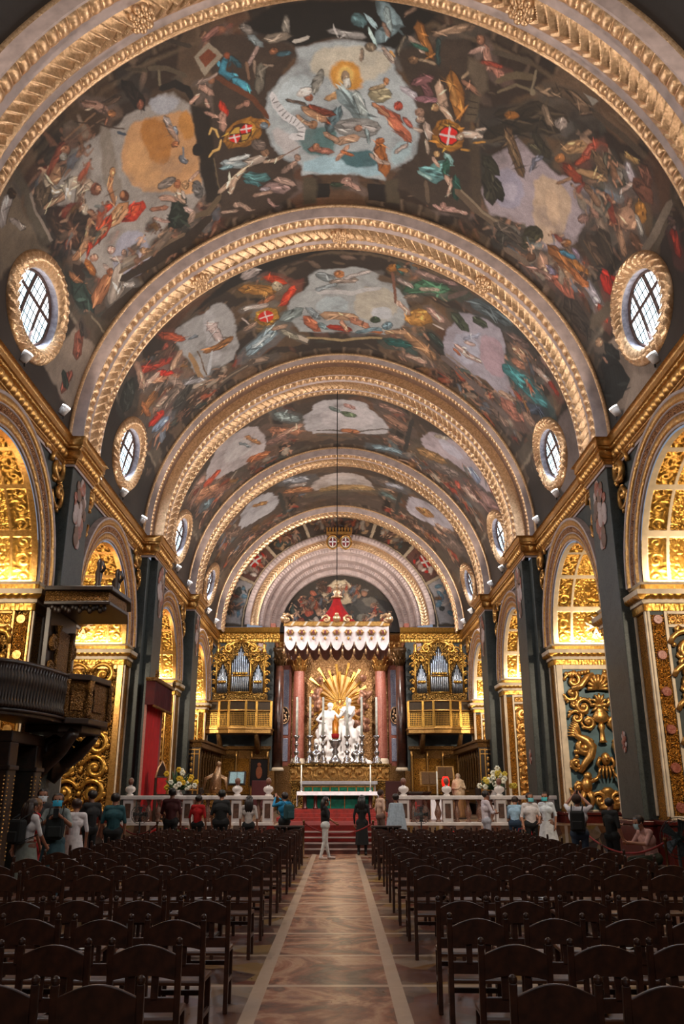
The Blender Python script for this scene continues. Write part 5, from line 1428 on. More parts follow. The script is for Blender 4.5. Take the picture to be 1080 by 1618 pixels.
(168,168,172,4,-513,2746,-520,2748,-543,2812,-565,2871,-564,2887,-556,2886,-532,2831,-512,2760),
(106,112,120,2,-591,2579,-583,2591,-556,2601,-550,2593,-558,2581,-585,2572),
(138,106,72,4,-607,2653,-615,2672,-601,2866,-589,2896,-581,2875,-596,2680),
(92,70,48,4,-571,2679,-574,2684,-569,2870,-566,2880,-563,2874,-568,2688),
(160,74,48,2,-697,2415,-688,2456,-624,2559,-599,2569,-609,2526,-673,2427),
(138,68,52,2,-671,2495,-686,2489,-733,2532,-735,2556,-719,2564,-673,2519),
(160,58,42,2,-826,2472,-807,2515,-696,2617,-675,2607,-695,2567,-804,2470),
(165,128,108,3,-810,2413,-826,2422,-842,2552,-832,2594,-815,2584,-800,2451),
(160,112,88,3,-804,2577,-790,2619,-691,2741,-670,2740,-685,2698,-783,2582),
(176,140,116,3,-624,2604,-641,2595,-697,2635,-701,2661,-683,2673,-627,2630),
(168,40,28,2,-756,2581,-749,2614,-708,2686,-690,2695,-698,2662,-738,2592),
(176,144,128,3,-832,2580,-816,2602,-747,2620,-738,2604,-754,2584,-822,2566),
(138,116,104,2,-725,2674,-723,2715,-683,2826,-660,2853,-662,2809,-702,2700),
(154,132,120,3,-825,2663,-809,2688,-734,2713,-725,2697,-740,2675,-815,2650),
(138,90,52,2,-885,2670,-858,2706,-789,2712,-778,2680,-804,2650,-873,2642),
(160,98,58,2,-860,2765,-848,2746,-852,2662,-865,2623,-877,2640,-873,2723),
(176,44,28,2,-891,2792,-870,2826,-799,2850,-789,2827,-809,2799,-880,2774),
(128,144,168,2,-887,2845,-866,2881,-796,2912,-785,2891,-805,2860,-874,2829),
(106,90,80,2,-792,2809,-768,2840,-699,2837,-689,2806,-713,2781,-781,2782),
(154,128,112,3,-818,2753,-802,2778,-758,2790,-749,2773,-765,2750,-809,2738),
(51,48,44,2,-745,2893,-721,2918,-639,2882,-632,2846,-656,2827,-737,2859),
(143,138,140,2,-665,2808,-654,2836,-589,2901,-576,2896,-587,2869,-652,2806),
(168,148,132,3,-644,2879,-633,2898,-573,2928,-565,2918,-575,2900,-635,2871),
(42,44,40,2,-956,2538,-912,2573,-856,2532,-853,2469,-894,2443,-950,2477),
(74,62,54,4,-594,3027,-580,3044,-446,3018,-358,2995,-351,2976,-364,2964,-455,2975,-586,3010),
(122,106,90,4,-550,3004,-545,3010,-390,2999,-387,2992,-392,2987,-547,2998),
(141,134,144,1,414,2712,444,2556,504,2519,568,2493,609,2486,657,2553,667,2651,720,2717,796,2796,703,2846,616,2844,544,2886,440,2892,408,2810),
(150,127,136,1,548,2599,621,2534,679,2634,691,2737,620,2788,558,2722),
(154,152,166,1,441,2710,509,2619,570,2707,537,2845,460,2832),
(168,140,132,3,452,2754,459,2773,519,2794,567,2773,580,2752,570,2741,527,2751,466,2742),
(180,154,148,2,487,2704,495,2712,530,2697,539,2681,531,2673,496,2688),
(154,92,64,2,454,2787,459,2803,484,2815,495,2806,490,2790,465,2779),
(141,143,160,2,485,2692,495,2689,546,2612,551,2593,540,2596,489,2673),
(61,68,54,2,413,2578,422,2616,473,2646,500,2627,490,2589,440,2562),
(61,68,54,2,497,2530,508,2554,544,2557,564,2535,553,2513,517,2510),
(79,88,92,2,464,2452,482,2479,537,2480,619,2452,645,2415,626,2393,548,2402,490,2421),
(60,56,60,0,669,2329,678,2357,776,2383,918,2398,944,2370,935,2344,797,2318,692,2311),
(106,86,80,2,642,2471,655,2489,718,2467,737,2438,723,2424,661,2446),
(165,124,100,3,673,2518,686,2541,743,2530,765,2499,751,2480,695,2492),
(154,106,84,2,688,2583,700,2598,743,2581,760,2554,748,2541,705,2558),
(168,136,124,3,757,2524,770,2540,808,2524,827,2494,814,2480,776,2496),
(58,116,120,2,661,2662,679,2694,761,2683,852,2654,885,2607,867,2578,779,2585,692,2622),
(47,92,96,2,767,2641,781,2666,889,2622,915,2581,899,2563,792,2606),
(180,154,140,3,788,2489,795,2503,867,2486,881,2467,873,2455,802,2472),
(60,44,38,3,781,2532,790,2539,808,2528,819,2508,810,2502,792,2513),
(154,56,40,2,860,2472,866,2487,914,2478,929,2458,922,2445,874,2455),
(138,106,96,2,795,2422,803,2440,864,2427,882,2403,873,2388,813,2401),
(160,104,88,2,708,2854,726,2899,811,2884,849,2826,828,2790,745,2808),
(176,144,124,3,685,2836,697,2847,766,2798,780,2769,767,2761,699,2808),
(154,122,104,3,824,2776,833,2798,883,2785,904,2753,894,2733,844,2748),
(58,66,80,2,800,2752,829,2759,884,2698,910,2632,881,2632,827,2690),
(106,86,76,2,651,2986,662,3012,775,2995,796,2962,784,2941,672,2960),
(92,78,74,4,414,2886,420,2910,581,2965,764,2953,781,2927,771,2909,592,2910,430,2873),
(122,108,100,4,431,2856,433,2863,607,2887,612,2881,609,2875,436,2852),
(61,95,72,2,225,2574,251,2577,298,2535,380,2491,401,2453,379,2438,291,2467,239,2530),
(79,122,92,2,255,2511,263,2524,347,2516,358,2501,349,2490,266,2498),
(168,152,136,3,278,2525,288,2532,352,2497,360,2480,350,2475,287,2510),
(138,116,100,3,228,2613,239,2617,273,2589,280,2571,269,2567,235,2595),
(154,100,48,2,197,2441,195,2457,187,2470,176,2474,167,2468,163,2455,165,2439,173,2427,184,2422,193,2428),
(51,82,76,2,191,2420,190,2443,206,2480,219,2484,220,2461,204,2425),
(154,106,64,2,198,2447,206,2459,228,2459,238,2447,230,2437,208,2436),
(111,74,60,4,181,2474,177,2487,200,2659,206,2668,210,2652,187,2481),
(160,140,132,2,195,2502,199,2515,247,2537,257,2530,252,2517,204,2496),
(138,112,104,3,258,2434,268,2447,337,2440,350,2425,340,2413,271,2420),
(106,84,80,2,328,2428,337,2440,408,2425,420,2408,410,2398,340,2413),
(90,74,68,4,388,2510,401,2506,452,2432,457,2411,444,2415,393,2488),
(160,112,56,2,248,2748,256,2687,290,2649,339,2639,350,2691,320,2749,271,2775),
(184,132,68,2,324,2685,320,2708,307,2730,289,2743,274,2740,266,2724,270,2701,283,2680,301,2668,316,2670),
(168,132,120,3,320,2619,327,2647,377,2677,396,2663,388,2636,339,2608),
(184,168,160,4,353,2703,356,2708,399,2708,403,2703,400,2698,358,2698),
(176,144,128,3,204,2643,207,2665,252,2713,266,2708,262,2686,217,2640),
(31,76,72,2,175,2946,194,2973,267,2954,288,2916,268,2895,196,2913),
(143,106,76,3,242,2839,250,2871,310,2918,380,2953,402,2936,393,2904,326,2856,262,2827),
(160,124,96,3,170,2882,182,2893,256,2851,266,2828,254,2821,180,2862),
(160,128,112,3,263,3006,272,3023,350,3014,363,2993,353,2978,276,2988),
(38,48,44,2,341,2774,349,2809,394,2841,416,2827,408,2793,363,2762)],
[(160,154,156,1,-116,3526,-119,3607,-172,3651,-183,3754,-118,3928,235,3869,233,3718,185,3642,128,3589,120,3524,9,3522),
(172,164,166,1,-95,3637,97,3566,194,3694,73,3865,-84,3824),
(74,64,56,4,-122,3910,-118,3920,59,3991,240,3826,243,3815,238,3813,58,3970,-117,3905),
(74,64,56,4,-119,3848,-116,3856,58,3908,236,3766,239,3757,235,3755,57,3892,-116,3845),
(92,104,80,2,81,3702,71,3716,50,3718,24,3705,5,3683,-1,3662,8,3651,30,3652,55,3664,75,3683),
(106,116,112,2,-55,3602,-48,3633,-9,3672,6,3663,-2,3633,-41,3595),
(168,128,120,3,14,3575,22,3599,66,3627,79,3614,71,3591,26,3565),
(154,96,64,2,-3,3873,9,3898,89,3899,102,3874,89,3852,11,3852),
(118,128,127,2,-314,3515,-299,3583,-217,3700,-187,3692,-204,3626,-285,3515),
(143,96,72,2,-360,3657,-340,3726,-215,3855,-186,3831,-208,3767,-332,3646),
(168,128,108,3,-324,3790,-307,3814,-188,3773,-179,3741,-196,3723,-313,3761),
(122,90,80,2,-383,3804,-361,3845,-275,3854,-259,3817,-282,3783,-367,3773),
(138,102,84,3,208,3620,221,3674,316,3724,345,3690,330,3641,236,3595),
(122,92,80,2,169,3520,182,3555,260,3568,281,3538,267,3506,189,3495),
(109,127,136,2,162,4020,174,4045,318,4005,332,3973,319,3954,176,3995),
(138,104,88,3,236,3840,248,3868,351,3862,368,3831,355,3807,253,3814),
(44,40,38,4,347,3530,335,3571,330,3919,342,3953,355,3905,358,3558),
(159,148,148,1,-698,3569,-618,3488,-504,3483,-423,3531,-382,3636,-380,3870,-466,3906,-620,3841,-749,3684),
(168,160,160,1,-613,3570,-463,3574,-451,3779,-603,3745),
(154,106,68,2,-476,3579,-473,3617,-418,3765,-402,3778,-406,3739,-460,3594),
(106,112,116,2,-515,3604,-511,3637,-468,3737,-454,3745,-459,3711,-501,3614),
(154,90,56,2,-502,3864,-480,3913,-382,3953,-365,3919,-387,3877,-484,3838),
(176,74,48,2,-776,3705,-755,3744,-657,3750,-647,3716,-668,3686,-765,3676),
(154,106,80,2,-874,3668,-842,3754,-749,3861,-680,3954,-649,3946,-675,3859,-752,3727,-848,3650),
(168,128,112,3,-824,3614,-802,3652,-742,3658,-733,3626,-754,3594,-813,3585),
(122,84,68,2,-794,3861,-769,3923,-593,4013,-578,3975,-603,3929,-776,3837),
(92,106,112,2,-826,3883,-799,3941,-749,3964,-735,3927,-762,3875,-810,3851),
(138,104,88,3,-900,3680,-882,3711,-810,3711,-805,3682,-822,3656,-893,3653),
(160,146,152,1,410,3791,418,3606,514,3516,644,3490,812,3482,877,3574,705,3672,546,3733),
(166,160,172,1,486,3577,612,3532,665,3590,539,3688),
(138,104,68,2,396,3838,418,3882,543,3832,572,3766,549,3734,426,3783),
(168,152,136,3,473,3590,487,3597,535,3543,546,3509,532,3505,485,3557),
(122,106,100,2,506,3881,524,3911,639,3837,662,3782,643,3761,529,3833),
(160,72,56,2,642,3868,649,3906,685,3923,705,3896,698,3860,662,3845),
(128,136,160,2,687,3611,695,3646,763,3651,785,3617,775,3586,708,3583),
(138,106,100,2,711,3801,745,3870,910,3734,965,3589,925,3558,765,3691),
(154,124,112,3,684,3860,694,3889,790,3857,810,3816,798,3792,704,3826)],
[(168,154,148,1,-182,4615,-97,4498,11,4458,120,4487,206,4595,164,4726,-140,4754),
(180,168,164,1,-79,4536,84,4503,142,4621,-62,4679),
(160,128,88,2,-124,4724,-108,4761,31,4751,182,4691,196,4648,180,4626,30,4664,-109,4694),
(138,138,144,2,-341,4376,-319,4446,-200,4536,-176,4498,-199,4437,-316,4352),
(154,104,72,2,-340,4554,-322,4611,-176,4715,-157,4682,-176,4633,-320,4533),
(160,144,136,3,-299,4508,-286,4545,-210,4588,-197,4566,-210,4533,-286,4490),
(125,106,96,2,214,4485,228,4527,326,4526,348,4482,332,4446,235,4449),
(95,111,108,2,246,4669,257,4707,327,4715,345,4679,333,4646,264,4639),
(141,140,148,2,263,4496,276,4524,366,4489,382,4449,369,4426,280,4461),
(160,156,160,1,-683,4615,-597,4403,-461,4405,-396,4482,-376,4642,-409,4779,-593,4725),
(160,116,72,2,-551,4470,-538,4515,-457,4603,-443,4587,-457,4546,-537,4460),
(106,84,72,2,-828,4397,-801,4509,-667,4742,-637,4724,-665,4621,-796,4401),
(138,106,88,3,-809,4279,-788,4336,-690,4416,-676,4387,-697,4338,-794,4259),
(160,152,160,1,414,4757,415,4527,492,4426,613,4398,748,4376,714,4582,486,4790),
(160,116,72,2,610,4548,594,4598,559,4644,517,4663,486,4648,477,4610,493,4566,528,4529,568,4510,600,4515),
(154,120,104,3,622,4633,636,4658,732,4568,750,4512,735,4495,640,4585),
(106,88,80,2,678,4725,703,4769,859,4581,892,4468,864,4451,712,4633),
(51,48,44,4,-362,4510,-372,4546,-365,4903,-352,4961,-340,4919,-349,4560),
(51,48,44,4,363,4507,351,4557,346,4910,358,4950,371,4892,374,4541)],
]
# ------------------------------------------------------------------ fresco painter: fills outlines on the plaster grid like brushwork
def vnoise(S, Y, scale, seed, octv=4):
    out = np.zeros_like(S); amp = 1.0; tot = 0
    g = np.random.default_rng(seed)
    tab = g.random((64, 64))
    for o in range(octv):
        u = S / scale + 17.3 * o; v = Y / scale + 9.1 * o
        iu = np.floor(u).astype(int); iv = np.floor(v).astype(int); fu = u - iu; fv = v - iv
        fu = fu * fu * (3 - 2 * fu); fv = fv * fv * (3 - 2 * fv)
        a = tab[iu % 64, iv % 64]; b = tab[(iu + 1) % 64, iv % 64]; c = tab[iu % 64, (iv + 1) % 64]; d = tab[(iu + 1) % 64, (iv + 1) % 64]
        out += amp * ((a * (1 - fu) + b * fu) * (1 - fv) + (c * (1 - fu) + d * fu) * fv); tot += amp
        amp *= .55; scale *= .5
    return out / tot

class Canvas:
    def __init__(s, sa, ya, base, seed=1, gain=1.0, wob=.05):
        s.S, s.Y = np.meshgrid(sa, ya, indexing='ij'); s.sa = sa; s.ya = ya; s.gain = gain
        n = vnoise(s.S, s.Y, 2.2, seed, 5)
        s.c = np.array(lin(base))[None, None, :] * (.55 + .9 * n[..., None])
        s.dS = (vnoise(s.S, s.Y, .42, seed + 1, 4) - .5) * 3.6 * wob; s.dY = (vnoise(s.S, s.Y, .42, seed + 2, 4) - .5) * 3.6 * wob
        s.n1 = vnoise(s.S, s.Y, .9, seed + 3, 5); s.n2 = vnoise(s.S, s.Y, .28, seed + 4, 4); s.n3 = vnoise(s.S, s.Y, 2.6, seed + 5, 3)
        s.seed = seed
    def fill(s, pts, hexc, st, op=1.0):
        pts = np.asarray(pts, float); col = np.array(lin(tuple(int(hexc[i:i + 2], 16) / 255 for i in (0, 2, 4)) if isinstance(hexc, str) else hexc))
        if (st == 'k' and len(pts) < 14) or (len(pts) == 4 and st in 'cs'):          # round off the corners
            for _ in range(1 if st == 'k' else 2):
                nx_ = np.roll(pts, -1, 0); pts = np.stack([pts * .75 + nx_ * .25, pts * .25 + nx_ * .75], 1).reshape(-1, 2)
        m = .18
        i0, i1 = np.searchsorted(s.sa, [pts[:, 0].min() - m, pts[:, 0].max() + m]); j0, j1 = np.searchsorted(s.ya, [pts[:, 1].min() - m, pts[:, 1].max() + m])
        if i1 - i0 < 1 or j1 - j0 < 1: return
        sl = (slice(i0, i1), slice(j0, j1))
        w = {'b': 1.0, 'k': 1.2, 'c': .9, 's': .6, 'f': .5}[st]
        X = s.S[sl] + s.dS[sl] * w; Y = s.Y[sl] + s.dY[sl] * w
        inside = np.zeros(X.shape, bool); dist = np.full(X.shape, 1e9)
        n = len(pts)
        for a in range(n):
            x0, y0 = pts[a]; x1, y1 = pts[(a + 1) % n]
            if abs(y1 - y0) > 1e-9:
                cr = ((y0 > Y) != (y1 > Y)) & (X < (x1 - x0) * (Y - y0) / (y1 - y0) + x0); inside ^= cr
            L = (x1 - x0) ** 2 + (y1 - y0) ** 2 + 1e-9
            t = np.clip(((X - x0) * (x1 - x0) + (Y - y0) * (y1 - y0)) / L, 0, 1)
            dist = np.minimum(dist, np.hypot(X - x0 - t * (x1 - x0), Y - y0 - t * (y1 - y0)))
        sd = np.where(inside, dist, -dist)
        soft = {'b': .10, 'k': .09, 'c': .035, 's': .03, 'f': .02}[st]
        al = np.clip(sd / soft + .5, 0, 1)
        if not inside.any(): return
        q = np.clip(sd / max(.03, dist[inside].max()), 0, 1)
        n1 = s.n1[sl]; n2 = s.n2[sl]
        if st == 'k': f = .70 + .62 * n1 + .25 * (s.n3[sl] - .5); al = al * np.clip(.35 + 1.5 * n1, 0, 1)
        elif st == 'c':
            d = pts[n // 2] - pts[0]; d = d / (np.hypot(*d) + 1e-6)
            fold = np.sin((X * -d[1] + Y * d[0]) * 34 + (X * d[0] + Y * d[1]) * 9 + n1 * 9)
            f = (.62 + .48 * q) * (1 + .16 * fold) + .55 * (n2 - .5) + .3 * (n1 - .5)
        elif st == 's': f = .60 + .52 * q + .45 * (n2 - .5)
        elif st == 'b': f = .6 + .8 * n1
        else: f = .85 + .3 * n2
        # a lighter side, as the painter models his figures
        if st in 'cs': f = f * (1 + .22 * np.clip(((X - pts[:, 0].mean()) * .6 - (Y - pts[:, 1].mean())) / (np.ptp(pts[:, 0]) + np.ptp(pts[:, 1]) + .05) * 2, -1, 1))
        al = al * op
        c = s.c[sl]; c += (col * f[..., None] - c) * al[..., None]
    def run(s, rows):
        """rows: red, green, blue, style, then x, y pairs in centimetres"""
        def poly(row): return [(row[k] / 100, row[k + 1] / 100) for k in range(4, len(row), 2)]
        # loose underpainting round every figure first, so that the crowds knit together
        for row in rows:
            if row[3] not in (2, 3): continue
            p = poly(row); cx = sum(q[0] for q in p) / len(p); cy = sum(q[1] for q in p) / len(p)
            s.fill([(cx + (x - cx) * 1.7 + .10, cy + (y - cy) * 1.7 + .06) for x, y in p], tuple(.42 * c / 255 + .12 for c in row[:3]), 'b', .55)
        g = random.Random(s.seed)
        for row in rows:
            p = poly(row); col = tuple(c / 255 for c in row[:3]); s.fill(p, col, 'bkcsf'[row[3]])
            if row[3] in (2, 3): s.detail(p, col, g)
    def detail(s, p, col, g):
        """folds, contours and lights: thin strokes within and along one painted shape"""
        n = len(p); A = np.array(p); c = A.mean(0); U, W_, Vt = np.linalg.svd(A - c); ax = Vt[0]; nr = Vt[1]
        L = np.abs((A - c) @ ax).max(); w = np.abs((A - c) @ nr).max()
        if L < .12: return
        for _ in range(int(4 + min(9, 14 * L * w + 3 * L))):
            f = g.uniform(-.8, .8); q = c + ax * f * L + nr * g.uniform(-.8, .8) * w * (1 - .5 * abs(f)); a = g.gauss(0, .55); d = ax * math.cos(a) + nr * math.sin(a); l = min(.45, L * g.uniform(.2, .5)); t = min(.05, w * .16) * g.uniform(.6, 1.2); m = np.array((-d[1], d[0]))
            k = g.choice((.38, .5, .62, 1.35, 1.6)); cc = tuple(min(.95, v * k + (.03 if k > 1 else 0)) for v in col)
            s.fill([tuple(q - d * l), tuple(q - d * l * .3 + m * t), tuple(q + d * l * .5 + m * t * .7), tuple(q + d * l), tuple(q + d * l * .3 - m * t), tuple(q - d * l * .5 - m * t * .7)], cc, 'f', .75)
        for k in range(n):          # broken dark contour
            if g.random() < .45:
                x0, x1 = A[k], A[(k + 1) % n]; d = x1 - x0; l = np.hypot(*d) + 1e-6; m = np.array((-d[1], d[0])) / l * .014
                s.fill([tuple(x0 - m), tuple(x1 - m), tuple(x1 + m), tuple(x0 + m)], (.09, .065, .05), 'f', .6)
    def run_text(s, text):
        for ln in text.strip().splitlines():
            k = ln.split(); s.fill([tuple(float(v) / 100 for v in p.split(',')) for p in k[1:]], k[0][:6], k[0][6])
    def strokes(s, count, pal, seed, y0, y1, smax, size=.2):
        """small loose brush marks that fill out the crowded parts"""
        g = random.Random(seed)
        for _ in range(count):
            x = g.uniform(-smax, smax); y = g.uniform(y0, y1); a = g.uniform(0, 6.28); L = g.uniform(.5, 1.6) * size; w = L * g.uniform(.2, .5)
            p = []
            for q in range(8):
                b = q * PI / 4; p.append((x + L * math.cos(b) * math.cos(a) - w * math.sin(b) * math.sin(a), y + L * math.cos(b) * math.sin(a) + w * math.sin(b) * math.cos(a)))
            s.fill(p, g.choice(pal), g.choice('ccs'), .5)
    def figures(s, count, zones, seed, size):
        """small painted people: drapery, body, limbs and head in loose brushwork"""
        g = random.Random(seed)
        skin = [(.60, .43, .34), (.68, .50, .40), (.52, .36, .28), (.45, .32, .26), (.72, .57, .47)]
        robe = [(.50, .20, .14), (.42, .30, .22), (.32, .26, .22), (.36, .38, .38), (.52, .44, .38), (.46, .32, .18), (.24, .28, .26), (.58, .28, .18), (.60, .54, .48), (.30, .20, .17), (.40, .42, .46), (.26, .22, .19)]
        def cap(p, q, w0, w1):
            d = np.array(q) - np.array(p); L = np.hypot(*d) + 1e-6; n = np.array((-d[1], d[0])) / L; d = d / L
            p = np.array(p); q = np.array(q)
            return [tuple(p - d * w0 * .7), tuple(p + n * w0), tuple((p + q) / 2 + n * (w0 + w1) * .55), tuple(q + n * w1), tuple(q + d * w1 * .8), tuple(q - n * w1), tuple((p + q) / 2 - n * (w0 + w1) * .45), tuple(p - n * w0)]
        for _ in range(count):
            z = g.choice(zones); c = np.array((g.uniform(z[0], z[1]), g.uniform(z[2], z[3]))); h = size * g.uniform(.7, 1.25); a = z[4] + g.uniform(-.8, .8)
            up = np.array((math.cos(a), math.sin(a))); rt = np.array((-up[1], up[0])); sk = g.choice(skin); rb = g.choice(robe); op = z[5]
            dim = g.uniform(.7, 1.15); sk = tuple(v * dim for v in sk); rb = tuple(v * dim for v in rb)
            s.fill(cap(c + rt * .1 * h, c - up * .45 * h - rt * .1 * h, .26 * h, .30 * h), tuple(v * .45 for v in rb), 'b', .6 * op)
            for k in (-1, 1):
                kn = c - up * .28 * h + rt * k * g.uniform(.05, .22) * h; ft = kn - up * .26 * h + rt * g.uniform(-.15, .15) * h
                s.fill(cap(c - up * .05 * h, kn, .085 * h, .065 * h), sk, 's', .9 * op); s.fill(cap(kn, ft, .06 * h, .035 * h), sk, 's', .9 * op)
            s.fill(cap(c + up * .02 * h + rt * g.uniform(-.1, .1) * h, c - up * g.uniform(.2, .4) * h + rt * g.uniform(-.25, .25) * h, .15 * h, .17 * h), rb, 'c', op)
            s.fill(cap(c + up * .28 * h, c, .12 * h, .10 * h), sk if g.random() < .5 else rb, 'c', op)
            for k in (-1, 1):
                el = c + up * g.uniform(.05, .35) * h + rt * k * .22 * h; s.fill(cap(c + up * .27 * h + rt * k * .1 * h, el, .05 * h, .04 * h), sk, 's', .9 * op); s.fill(cap(el, el + up * g.uniform(-.2, .25) * h + rt * k * g.uniform(-.1, .16) * h, .04 * h, .025 * h), sk, 's', .9 * op)
            hd = c + up * .42 * h + rt * g.uniform(-.04, .04) * h
            s.fill([tuple(hd + np.array((math.cos(t), math.sin(t))) * .075 * h) for t in [i * .9 for i in range(7)]], sk, 's', op)
            s.fill(cap(hd + up * .05 * h - rt * .04 * h, hd + up * .05 * h + rt * .04 * h, .04 * h, .04 * h), (.20 * dim, .13 * dim, .09 * dim), 's', .8 * op)
            if g.random() < .4: s.fill(cap(c + up * .2 * h, c + rt * g.choice((-1, 1)) * .45 * h + up * g.uniform(-.1, .3) * h, .10 * h, .04 * h), g.choice(robe), 'c', .9 * op)
    def sample(s, *a): return np.clip(s.c * s.gain, 0, .95)

def paint_bay(i, ph, yy):
    base = ((.165, .118, .09), (.165, .13, .108), (.24, .19, .16), (.27, .22, .19))[i]
    cv = Canvas(ph * RV, yy, base, 10 + 7 * i, FRESCO_GAIN, (.05, .06, .09, .12)[i])
    y0, y1 = yy[0], yy[-1]
    # painted architecture: dark bands along the ribs, ledges and pilaster strips running over the vault
    for sg in (-1, 1):
        for sa, wd, cc in ((2.75, .45, '1d1713'), (3.3, .10, '5a4a3c'), (8.9, .5, '4a4036'), (9.4, .12, '75685a')):
            cv.fill([(sg * sa, y0), (sg * (sa + wd), y0), (sg * (sa + wd), y1), (sg * sa, y1)], cc, 'b')
    pal = ['5a4a3e', '6a5648', '3c3028', '7a6454', '4a4038', '8a7060', '5c3a2c', '3c3a34', '6f5a48']
    cv.strokes((420, 320, 200, 140)[i], pal, 40 + i, y0, y1, 10.5, (.22, .26, .3, .34)[i])
    d = y1 - y0
    for k in range(34):          # painted coffers and corbels along both ribs
        sa = -9.6 + k * .58
        for (ya, yb) in ((y0 + .03 * d, y0 + .085 * d), (y1 - .085 * d, y1 - .03 * d)):
            cv.fill([(sa, ya), (sa + .4, ya), (sa + .4, yb), (sa, yb)], ('4a3c30', '2a211b', '3c3027')[k % 3], 'b')
            cv.fill([(sa + .42, ya - .02), (sa + .5, ya - .02), (sa + .5, yb + .02), (sa + .42, yb + .02)], '6a5848', 'b')
        cv.fill([(sa, y0 + .1 * d), (sa + .58, y0 + .1 * d), (sa + .58, y0 + .115 * d), (sa, y0 + .115 * d)], '5c4c3c', 'b')
    g = random.Random(200 + i)
    for k in range(46):          # broad passages of brown, umber and dusky cloud
        x = g.uniform(-9.5, 9.5); y = g.uniform(y0, y1); w_ = g.uniform(.5, 1.3); h_ = g.uniform(.3, .9); t = g.uniform(0, 3.1)
        cv.fill([(x + w_ * math.cos(q) * math.cos(t) - h_ * math.sin(q) * math.sin(t), y + w_ * math.cos(q) * math.sin(t) + h_ * math.sin(q) * math.cos(t)) for q in [j * PI / 5 for j in range(10)]], g.choice(['5c4632', '4a3626', '6a4f3a', '3a2a1e', '66503e', '5a3a28', '4c4238']), 'b', .6)
    zs_ = []
    for sg in (-1, 1):
        zs_ += [(sg * 7.6 - .9, sg * 7.6 + .9, y0 + .18 * d, y1 - .15 * d, PI / 2 - sg * PI / 2 + PI, 1.0)] * 2 + [(sg * 6.0 - .9, sg * 6.0 + .9, y1 - .28 * d, y1 - .08 * d, PI / 2 - sg * PI / 2 + PI - sg * .5, .95), (sg * 2.7 - .5, sg * 2.7 + .5, y0 + .1 * d, y1 - .1 * d, -PI / 2, .95), (sg * 4.2 - .8, sg * 4.2 + .8, y1 - .25 * d, y1 - .06 * d, -PI / 2, .7)]
    cv.figures((110, 85, 60, 45)[i], zs_, 70 + i, (1.1, 1.15, 1.2, 1.3)[i])
    cv.run(PAINT[i])
    cv.figures((22, 20, 16, 12)[i], [z[:5] + (.85,) for z in zs_ if abs(z[0] + z[1]) > 11], 90 + i, (.8, .9, 1.1, 1.2)[i])
    return cv

FRESCO_GAIN = 1.5
RES = [(1150, 340), (760, 220), (480, 130), (320, 90)]
for i, (y0, y1, c, Rr) in enumerate(BAYS):
    wn = [(s * R(77), (y0 + y1) / 2, 1.25, .86) for s in (-1, 1)]
    ph = np.linspace(-PI / 2 - .03, PI / 2 + .03, RES[i][0]); yy = np.linspace(y0 - .1, y1 + .1, RES[i][1])
    vault_bay('ceiling', y0 - .1, y1 + .1, RES[i][0], RES[i][1], paint_bay(i, ph, yy), wn)
    for q in wn: oculus(2 * i + (1 if q[0] < 0 else 2), *q)
vault_bay('ceiling', -6.2, 12.4, 60, 8)
# ------------------------------------------------------------------ choir: raised floor, end wall, arch and lunette
ZS = .75                      # sanctuary floor
YS = 28.0                     # its front edge
ZA = 11.75                    # springing of the chancel arch
m = MB(); m.box(-11.6, 11.6, YS, 56, -.1, ZS)
struct(m.build('floor', MAT['floor']))
m = MB()
for k in range(4): m.box(-2.35, 2.15, YS - .32 * (4 - k), YS + .01, 0, ZS * (k + 1) / 5)
struct(m.build('floor', plain('worn_step_stone', (.36, .20, .16), .4, 0, .25, 3)))
m = MB()
for k in range(2, 4):
    y = YS - .32 * (4 - k); z = ZS * (k + 1) / 5
    m.box(-1.9, 1.7, y - .012, y, z - ZS / 5 + .02, z + .012); m.box(-1.9, 1.7, y, y + .33, z, z + .012)
m.box(-1.9, 1.7, YS, 32.4, ZS, ZS + .015)
m.box(-2.3, 2.1, YS - .012, YS, ZS * .8, ZS)
tag(m.build('stair_carpet', plain('red_carpet', (.44, .085, .05), .9, 0, .15, 8)), 'red carpet running up the sanctuary steps to the altar', 'carpet')
m = MB()
for k in range(4):
    y = YS - .32 * (4 - k); z = ZS * (k + 1) / 5; m.box(-2.36, 2.16, y - .03, y + .03, z - .035, z + .004)
struct(m.build(trim_name(), MAT['stone']))
# predella under the altar
for k, (d, z) in enumerate(((1.5, .0), (1.1, .13), (.7, .26))):
    m = MB(); m.box(-2.3 + .25 * k, 2.1 - .25 * k, 33.6 - d, 36, ZS + z, ZS + z + .13)
    struct(m.build('floor', plain('carpeted_step_%d' % k, (.46, .10, .06), .85, 0, .2, 6)))

